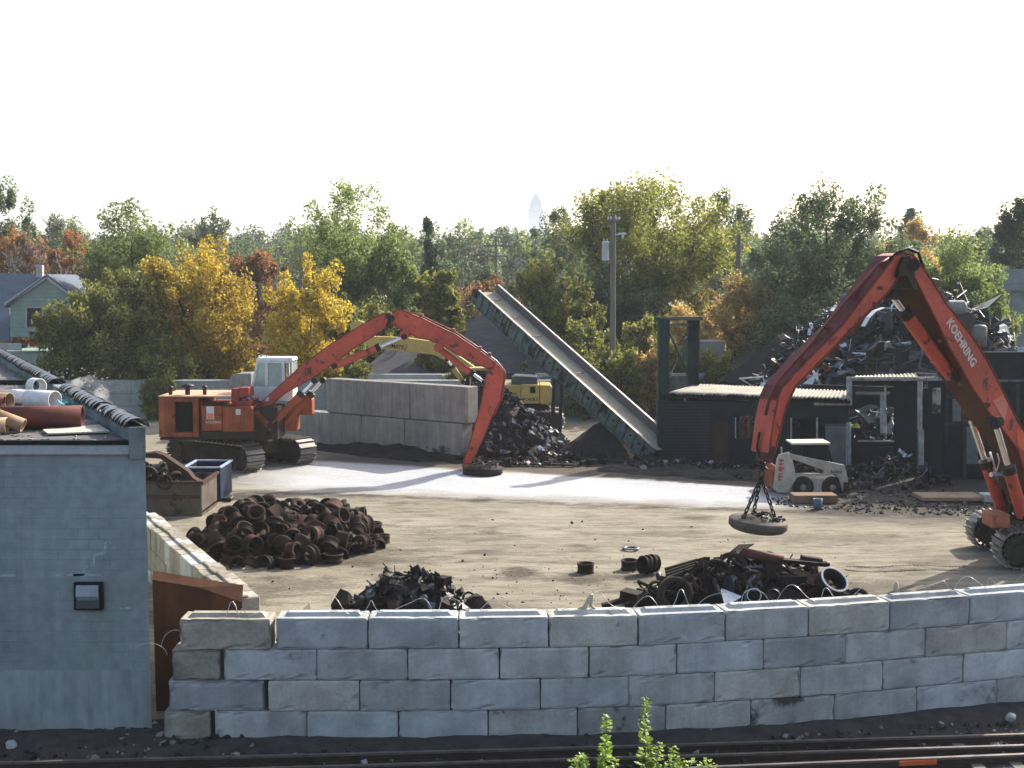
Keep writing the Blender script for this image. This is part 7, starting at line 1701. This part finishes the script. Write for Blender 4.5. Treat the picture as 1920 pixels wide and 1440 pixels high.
def make_tree(name, label, px, ytop, wpx, Y, leaf, seed, style='round', zb=0.35, n=7000, size=0.22, bark=None, group=None, cat='tree', nclump=None, sig=None, px_base=None, stems=None):
    rs = np.random.RandomState(seed); r = random.Random(seed)
    top = A(px, ytop, Y); H = top.z; W = wpx / FPX * Y
    x0 = top.x if px_base is None else A(px_base, ytop, Y).x
    t = thing(name, label, cat, (x0, Y, -0.1), group); LOC[t.name] = Vector((0, 0, 0))
    bark = bark or BARK; mb = MB(); tips = []; dx = top.x - x0
    def cr(z):                                  # crown half width at height z
        k = (z / H - zb) / (1 - zb)
        if k < 0 or k > 1: return 0.05 * W
        if style == 'cone': return W / 2 * (1 - k) * 0.95 + 0.1
        if style == 'vase': return W / 2 * (0.35 + 0.65 * math.sin(min(1, k * 1.25) * math.pi / 2)) * (1 if k < 0.75 else math.sqrt(max(0.02, 1 - ((k - 0.75) / 0.25) ** 2 * 0.85)))
        return W / 2 * math.sqrt(max(0.0, 1 - (2 * k - 0.85) ** 2 / 1.33)) + 0.1
    tr = max(0.09, H * 0.014 + W * 0.014)
    stems = stems or {'bush': 5, 'multi': 3, 'vase': 4}.get(style, 1)
    for s in range(stems):
        ang = r.uniform(0, 6.28); spread = 0 if stems == 1 else W * (0.18 if style != 'vase' else 0.26)
        hs = H * (0.93 if style in ('cone',) else r.uniform(0.68, 0.86)); pts = []
        bx, by = (0, 0) if stems == 1 else (0.1 * W * math.cos(ang) * r.random(), 0.1 * W * math.sin(ang) * r.random())
        wob = [r.uniform(-1, 1) * W * 0.035 for _ in range(8)]
        for i in range(8):
            k = i / 7
            pts.append(Vector((bx + dx * k + spread * math.cos(ang) * k ** 1.3 + wob[i] * k, by + spread * math.sin(ang) * k ** 1.3 + wob[7 - i] * k, hs * k)))
        rad = [tr * (1 if stems == 1 else 0.65) * (1 - 0.85 * i / 7) for i in range(8)]
        mb.path(pts, rad, 7)
        nl = {'cone': 30, 'bush': 7, 'bare': 13, 'vase': 8, 'multi': 8}.get(style, 13)
        for q in range(nl):
            f = r.uniform(max(0.12, zb * 0.85), 0.98); i = min(6, int(f * 7)); p = pts[i].lerp(pts[i + 1], f * 7 - i); rb = rad[i] * 0.5
            a = q * 2.4 + r.uniform(-.5, .5); zt = p.z + H * r.uniform(0.03, 0.16) * (0.3 if style == 'cone' else 1); zt = min(zt, H * 0.97)
            reach = max(0.2, cr(zt) * r.uniform(0.55, 0.95) - 0.0)
            cx_ = dx * zt / H
            e = Vector((cx_ + reach * math.cos(a), reach * math.sin(a), zt))
            if stems > 1: e = e.lerp(p + Vector((reach * .5 * math.cos(a), reach * .5 * math.sin(a), H * .08)), 0.35)
            mid = (p + e) / 2 + Vector((0, 0, -0.04 * (e - p).length if style != 'cone' else 0.02))
            mb.path([p, mid, e], [rb, rb * 0.6, max(0.015, rb * 0.25)], 5); tips.append(e); tips.append(mid.lerp(e, 0.4))
            for _ in range(4 if style != 'bare' else 7):
                k = r.uniform(0.35, 1); b0 = mid.lerp(e, k) if k > .5 else p.lerp(mid, k + .4)
                L_ = (e - p).length * r.uniform(0.25, 0.5); dd = Vector((r.gauss(0, 1), r.gauss(0, 1), r.gauss(0.5, 0.6) if style != 'cone' else r.gauss(-.2, .2))).normalized()
                e2_ = b0 + dd * L_
                if e2_.z > H: e2_.z = H
                mb.path([b0, (b0 + e2_) / 2 + Vector((0, 0, 0.04 * L_)), e2_], [max(.025, rb * .35), max(.02, rb * .22), 0.014], 4); tips.append(e2_)
                if style == 'bare':
                    for _ in range(5):
                        b1 = b0.lerp(e2_, r.uniform(.2, 1)); dd2 = (dd + Vector((r.gauss(0, .6), r.gauss(0, .6), r.gauss(.3, .5)))).normalized(); e3 = b1 + dd2 * L_ * r.uniform(.4, .8)
                        mb.path([b1, e3], [0.032, 0.016], 3)
    mb.build('trunk', bark, t)
    if leaf is not None and n:
        m = nclump or max(30, int(W * H * 0.55)); C = []
        rr_ = 0
        while len(C) < m:
            z = H * (zb + (1 - zb) * r.random()); R_ = cr(z); k = math.sqrt(r.random()) * r.uniform(0.75, 1.05); a = r.uniform(0, 6.28)
            C.append((dx * z / H + R_ * k * math.cos(a), R_ * k * math.sin(a), z - 0.02 * H))
        C += [tuple(p) for p in tips]
        C = np.array(C); C[:, 2] = np.clip(C[:, 2], 0.2 if zb < 0.1 else 0, H * 0.985) * np.where(C[:, 2] > 0.7 * H, 0.965, 1.0)
        sg = (sig or 0.055 * (W + H * 0.35)) * (0.62 + 0.85 * rs.rand(len(C)) ** 1.3)
        V = leafcloud(rs, C, sg, int(n * 2.3), size * 0.66)
        # feathery edge: some loose leaves outside the clumps
        quads_mesh('crown', V, leaf, t)
    return t

T = make_tree
# nearest row along the back of the yard
T('tree', 'broad dark olive bushy tree beside the mint green house', 205, 500, 270, 79, LEAF_OL, 1, 'bush', 0.02, 19000, 0.20)
T('shrub', 'low dark olive bush in front of the mint green house', 112, 556, 140, 76.5, LEAF_OL, 2, 'bush', 0.02, 7000, 0.18, cat='shrub')
T('tree', 'large golden orange tree rising behind the body of the far orange excavator', 375, 445, 250, 81, LEAF_YO, 3, 'bush', 0.04, 20000, 0.20)
T('tree', 'bright yellow tree behind the white cab of the far excavator', 575, 472, 185, 77.5, LEAF_Y, 4, 'multi', 0.12, 13000, 0.19)
T('shrub', 'dull olive bush under the golden trees right of the steam', 300, 630, 150, 77, LEAF_OL, 5, 'bush', 0.02, 7000, 0.18, cat='shrub')
T('tree', 'tall thin crowned green tree standing over the golden tree on the left', 245, 366, 190, 90, LEAF_G, 6, 'multi', 0.5, 6500, 0.21)
T('tree', 'tall pale green tree with two dark trunks above the far boom', 655, 332, 215, 91, LEAF_G, 7, 'multi', 0.50, 9500, 0.21, stems=2)
T('tree', 'rounded green tree right of the two trunked tall green tree', 738, 415, 120, 91, LEAF_G, 8, 'multi', 0.2, 8000, 0.21)
T('tree', 'light olive small tree under the two trunked tall green tree', 690, 540, 150, 87, LEAF_OL, 9, 'bush', 0.1, 7000, 0.2)
T('tree', 'yellow-green young tree with big bright leaves behind the far boom', 828, 478, 105, 84, LEAF_YG, 10, 'multi', 0.15, 3600, 0.34)
T('shrub', 'small yellow shrub growing behind the two course block stack', 668, 655, 60, 74, LEAF_YG, 11, 'bush', 0.05, 1500, 0.2, cat='shrub')
T('shrub', 'small yellow shrub beside the yellow boom', 862, 668, 70, 77, LEAF_YG, 12, 'bush', 0.1, 1500, 0.2, cat='shrub')
T('tree', 'pale olive tree right of the conveyor top', 1028, 452, 150, 88, LEAF_OL, 13, 'multi', 0.12, 11000, 0.2)
T('shrub', 'olive bush behind the middle of the conveyor', 1105, 590, 150, 80, LEAF_OL, 14, 'bush', 0.02, 7500, 0.19, cat='shrub')
T('shrub', 'golden bush between the utility pole and the green tower', 1205, 585, 130, 79, LEAF_YG, 15, 'bush', 0.02, 7000, 0.19, cat='shrub')
T('tree', 'very large spreading yellow-green tree right of the utility pole', 1222, 335, 345, 98, LEAF_YG, 16, 'vase', 0.22, 30000, 0.25)
T('tree', 'dark green dense tree behind the utility pole under the big yellow-green tree', 1160, 478, 180, 91, LEAF_D, 17, 'bush', 0.1, 11000, 0.22)
T('tree', 'brown and gold vine clad tree around the pole left of the brown roof', 1392, 505, 125, 84, LEAF_B, 18, 'multi', 0.06, 8000, 0.18)
T('tree', 'large open crowned green tree with dark limbs behind the near stick', 1555, 343, 300, 86, LEAF_GG, 19, 'round', 0.34, 16000, 0.22, px_base=1575)
T('tree', 'olive green bushy tree left of the near knuckle joint', 1485, 540, 175, 82, LEAF_GG, 20, 'bush', 0.03, 9000, 0.2)
T('tree', 'green bushy tree below the open crowned tree', 1610, 520, 150, 84, LEAF_G, 21, 'bush', 0.03, 9000, 0.2)
T('tree', 'broad green tree right of the near knuckle joint', 1795, 425, 190, 88, LEAF_G, 22, 'bush', 0.1, 13000, 0.21)
T('shrub', 'rounded green bush above the right end of the scrap mountain', 1858, 515, 130, 80, LEAF_G, 23, 'bush', 0.03, 8000, 0.19, cat='shrub')
T('tree', 'tall dark green tree at the right edge of the photo', 1915, 368, 150, 108, LEAF_D, 24, 'round', 0.12, 12000, 0.24)
T('shrub', 'brown dry shrub between the utility pole and the vine clad pole', 1325, 520, 130, 96, LEAF_B, 25, 'bush', 0.02, 6000, 0.2, cat='shrub')
T('shrub', 'golden-green vine bush at the left wall of the brown roofed house', 1330, 640, 95, 76.8, LEAF_YG, 26, 'bush', 0.02, 4000, 0.18, cat='shrub')
T('shrub', 'olive shrub growing over the pale wall right of the conveyor middle', 1100, 655, 80, 74.6, LEAF_OL, 71, 'bush', 0.02, 3000, 0.18, cat='shrub')
T('shrub', 'yellow-green shrub at the foot of the tall utility pole', 1170, 640, 90, 74.8, LEAF_YG, 72, 'bush', 0.02, 3500, 0.18, cat='shrub')
T('shrub', 'golden shrub touching the left column of the green tower', 1222, 618, 70, 74.4, LEAF_B, 73, 'bush', 0.02, 3000, 0.18, cat='shrub')
T('tree', 'pale green slender tree between the conveyor and the tall utility pole', 1085, 500, 110, 84, LEAF_OL, 74, 'multi', 0.1, 6000, 0.2)
T('tree', 'dark leafy tree between the bright yellow tree and the far boom knuckle', 640, 540, 110, 82, LEAF_OL, 75, 'bush', 0.04, 6000, 0.2)
T('tree', 'brown-gold tree seen through the green steel tower', 1285, 560, 120, 83, LEAF_B, 76, 'bush', 0.03, 6000, 0.19)
T('tree', 'green tree filling the gap between the open crowned tree and the near boom knuckle', 1690, 470, 130, 86, LEAF_G, 77, 'bush', 0.05, 8000, 0.2)
T('tree', 'grey-green tree behind the mint house and the tall thin crowned tree', 190, 440, 150, 112, LEAF_GG, 78, 'round', 0.05, 8000, 0.25)
T('tree', 'grey-green tree in the gap right of the spruce tree', 850, 440, 150, 128, LEAF_GG, 79, 'round', 0.05, 7000, 0.28)
# middle distance
T('tree', 'tall green and orange tree at the left edge of the photo', 8, 322, 130, 112, LEAF_GG, 31, 'round', 0.3, 9000, 0.25)
T('tree', 'orange tree behind the mint green house roof', 20, 400, 110, 104, LEAF_O, 32, 'round', 0.2, 6000, 0.24)
T('tree', 'bare grey tree with thin branches left of the russet tree', 70, 385, 150, 100, None, 33, 'bare', 0.3, 0, bark=BARKG)
T('tree', 'russet red tree behind the tall thin crowned green tree', 135, 425, 130, 110, LEAF_O, 34, 'round', 0.2, 8000, 0.24)
T('tree', 'dark grey-green tree mass between the bare tree and the russet tree', 100, 402, 170, 140, LEAF_GG, 35, 'round', 0.15, 8000, 0.3)
T('tree', 'orange-brown tree between the golden tree and the yellow tree', 482, 462, 150, 104, LEAF_O, 36, 'round', 0.08, 9000, 0.24)
T('tree', 'orange topped tree behind the large golden tree', 395, 430, 120, 100, LEAF_YO, 37, 'round', 0.1, 6000, 0.23)
T('tree', 'hazy green round tree far behind the golden tree', 397, 386, 85, 165, LEAF_GG, 38, 'round', 0.2, 5000, 0.34)
T('tree', 'bare grey tree left of the tall two trunked green tree', 515, 385, 140, 125, None, 39, 'bare', 0.2, 0, bark=BARKG)
T('tree', 'bare grey tree behind the bright yellow tree', 565, 410, 130, 130, None, 40, 'bare', 0.15, 0, bark=BARKG)
T('spruce_tree', 'dark blue-green spruce with a pointed top', 803, 388, 62, 112, LEAF_D, 41, 'cone', 0.05, 8000, 0.22)
T('tree', 'bare purple-grey tree right of the spruce', 868, 388, 150, 118, None, 42, 'bare', 0.15, 0, bark=BARKG)
T('tree', 'bare grey tree left of the pale olive tree', 955, 440, 130, 122, None, 43, 'bare', 0.12, 0, bark=BARKG)
T('tree', 'hazy blue-green tree below the pointed far tower', 1042, 383, 130, 150, LEAF_GG, 44, 'round', 0.12, 9000, 0.31)
T('tree', 'hazy grey-green tree right of the big yellow-green tree', 1362, 345, 110, 140, LEAF_GG, 45, 'round', 0.3, 5500, 0.3)
T('tree', 'grey-green tree filling the gap left of the open crowned tree', 1445, 425, 150, 120, LEAF_GG, 46, 'round', 0.08, 9000, 0.26)
T('tree', 'brownish tree between the open crowned tree and the right hand trees', 1718, 402, 120, 122, LEAF_B, 47, 'round', 0.2, 7000, 0.26)
T('tree', 'small hazy round tree top above the brownish tree', 1708, 381, 62, 175, LEAF_GG, 48, 'round', 0.3, 3500, 0.36)
T('tree', 'grey-green tree behind the right hand trees', 1850, 418, 150, 130, LEAF_GG, 49, 'round', 0.08, 8000, 0.28)
T('tree', 'russet shrubby tree far behind the conveyor top', 915, 500, 130, 108, LEAF_O, 50, 'round', 0.05, 5000, 0.24)
T('tree', 'dark green tree between the grey roof and the spruce', 790, 520, 110, 96, LEAF_D, 51, 'bush', 0.03, 7000, 0.22)
# far wood line: copies of three crowns
far = []
for i, (lf, st) in enumerate(((LEAF_GG, 'round'), (LEAF_GG, 'bush'), (LEAF_G, 'round'))):
    far.append(make_tree('tree', 'hazy grey-green tree in the far wood line behind the yard', 960, 410, 150, 200, lf, 60 + i, st, 0.05, 3600, 0.5, group='trees of the far wood line'))
rr = random.Random(19); k = 0
for Y, step, y0 in ((185, 78, 440), (235, 88, 428), (300, 80, 420)):
    px = -40
    while px < 1980:
        q = A(px, y0 + rr.uniform(-12, 16), Y); s = q.z / 18.0
        if k < 3: o = far[k]
        else: o = dup(far[k % 3], (0, 0, 0), label='hazy grey-green tree in the far wood line behind the yard', group='trees of the far wood line')
        o.location = (q.x, Y + rr.uniform(-8, 8), -0.1); o.rotation_euler = (0, 0, rr.uniform(0, 6.28)); o.scale = (s * rr.uniform(.9, 1.3), s * rr.uniform(.9, 1.2), s)
        k += 1; px += step * rr.uniform(.75, 1.25)
# undergrowth along the back wall
rs = np.random.RandomState(5); C = []
for _ in range(900):
    x = rs.uniform(-34, 40); C.append((x, rs.uniform(84, 100), rs.uniform(0.1, 2.6)))
V = leafcloud(rs, np.array(C), 0.55 * np.ones(len(C)), 26000, 0.24)
tag(quads_mesh('undergrowth', V, LEAF_OL), 'dense olive undergrowth below the trees at the back of the yard', 'undergrowth', kind='stuff')
rs = np.random.RandomState(6); C = []
for _ in range(160): C.append((rs.uniform(-21.5, -19.6), 74.3, rs.uniform(0.2, 2.4)))
V = leafcloud(rs, np.array(C), 0.25 * np.ones(len(C)), 1800, 0.16)
tag(quads_mesh('vine', V, LEAF_YG), 'green vine hanging on the pale back wall left of the far excavator', 'vine')
rs = np.random.RandomState(7); C = []
b = A(1385, 560, 86)
for _ in range(150):
    z = rs.uniform(0.3, 8.2); C.append((b.x + rs.normal() * 0.25, 85.7, z))
V = leafcloud(rs, np.array(C), 0.35 * np.ones(len(C)), 2600, 0.17)
tag(quads_mesh('vine', V, LEAF_B), 'brown vine clinging to the second utility pole', 'vine')

# leafy weeds in the foreground
def weed(label, stems, seed, px, Y=19.6):
    rs = np.random.RandomState(seed); b = A(px, 1440, Y); t = thing('weed', label, 'weed', (b.x, Y, ZR)); mb = MB(); V = []
    for (px1, py1, dens) in stems:
        top = A(px1, py1, Y); z0 = ZR; pts = []
        for i in range(9):
            k = i / 8; pts.append(Vector((b.x + (top.x - b.x) * k ** 0.8 + 0.02 * math.sin(5 * k + seed), Y + 0.03 * math.sin(4 * k), z0 + (top.z - z0) * k)))
        mb.path(pts, [0.014 * (1 - 0.8 * i / 8) for i in range(9)], 6)
        n = int(dens * (top.z - z0))
        for q in range(n):
            k = rs.rand() ** 0.7; i = min(7, int(k * 8)); p = np.array(pts[i].lerp(pts[i + 1], k * 8 - i)); a = rs.uniform(0, 6.28)
            ln = (0.12 * (1 - k) + 0.06) * rs.uniform(.7, 1.3); out = np.array([math.cos(a), math.sin(a), rs.uniform(-.3, .5)]); out /= np.linalg.norm(out)
            side = np.cross(out, [0, 0, 1]); side /= np.linalg.norm(side); side = side * math.cos(rs.uniform(-.6, .6)) + np.array([0, 0, 1]) * math.sin(rs.uniform(-.6, .6))
            c = p + out * rs.uniform(0.01, 0.09) * (1.1 - k * .6)
            V += [c, c + out * ln * .45 + side * ln * .42, c + out * ln, c + out * ln * .45 - side * ln * .42]
    mb.build('stem', M('green_stem', (0.12, 0.2, 0.04), None, 3, 0.7), t) if seed == 1 else mb.build('stem', bpy.data.materials['green_stem'], t)
    quads_mesh('leaves', np.array(V) - np.array([b.x, Y, ZR]), LEAF_W, t)
weed('tallest leafy green weed growing in front of the block wall', [(1212, 1308, 150), (1222, 1400, 90), (1238, 1392, 80)], 1, 1215)
weed('leafy green weed left of the tallest one in the foreground', [(1136, 1343, 140), (1128, 1410, 90), (1150, 1418, 90)], 2, 1140, 19.8)
weed('low leafy weed at the bottom edge left of the other weeds', [(1086, 1411, 120), (1096, 1418, 90), (1074, 1424, 80)], 3, 1088, 19.7)
weed('low spreading weed right of the tallest one', [(1262, 1398, 80), (1275, 1420, 90), (1295, 1424, 80), (1254, 1418, 80)], 4, 1258, 19.5)
weed('small weed at the bottom edge furthest right of the weeds', [(1328, 1420, 110), (1318, 1430, 70), (1340, 1432, 60)], 5, 1322, 19.7)

# ============================================================ STEAM AND HAZE
def vol(name, dens, col, aniso=0.3, noise=None):
    m = bpy.data.materials.new(name); m.use_nodes = True; nt = m.node_tree; nt.nodes.clear()
    o = nt.nodes.new('ShaderNodeOutputMaterial'); v = nt.nodes.new('ShaderNodeVolumePrincipled')
    v.inputs['Color'].default_value = (*col, 1); v.inputs['Density'].default_value = dens; v.inputs['Anisotropy'].default_value = aniso
    nt.links.new(v.outputs[0], o.inputs['Volume'])
    if noise:
        tc = nt.nodes.new('ShaderNodeTexCoord'); n = nt.nodes.new('ShaderNodeTexNoise'); n.inputs['Scale'].default_value = noise; n.inputs['Detail'].default_value = 5
        r = nt.nodes.new('ShaderNodeMapRange'); r.inputs[1].default_value = 0.45; r.inputs[2].default_value = 0.75; r.inputs[4].default_value = dens
        nt.links.new(tc.outputs['Object'], n.inputs[0]); nt.links.new(n.outputs[0], r.inputs[0]); nt.links.new(r.outputs[0], v.inputs['Density'])
    return m
STEAM = vol('steam', 3.0, (0.95, 0.95, 0.95), 0.4, 1.6)
mb = MB(); 
for (px, py, r_) in ((152, 732, 0.5), (168, 724, 0.42), (182, 742, 0.5), (192, 752, 0.4)):
    c = A(px, py, 45); mb.lathe([(0.0, -r_), (r_ * .7, -r_ * .7), (r_, 0), (r_ * .7, r_ * .7), (0, r_)], 12, Matrix.Translation(c), closed=False)
tag(mb.build('steam', STEAM), 'thin puff of pale steam rising behind the coping of the block building', 'steam', kind='stuff')
HAZE_D = 0.00028
if HAZE_D:
    mb = MB(); mb.box(-1500, 1500, -80, 3100, -2.2, 135)
    hz = mb.build('haze', vol('haze', HAZE_D, (0.88, 0.94, 1.0), 0.1), world=True)
    tag(hz, kind='stuff')
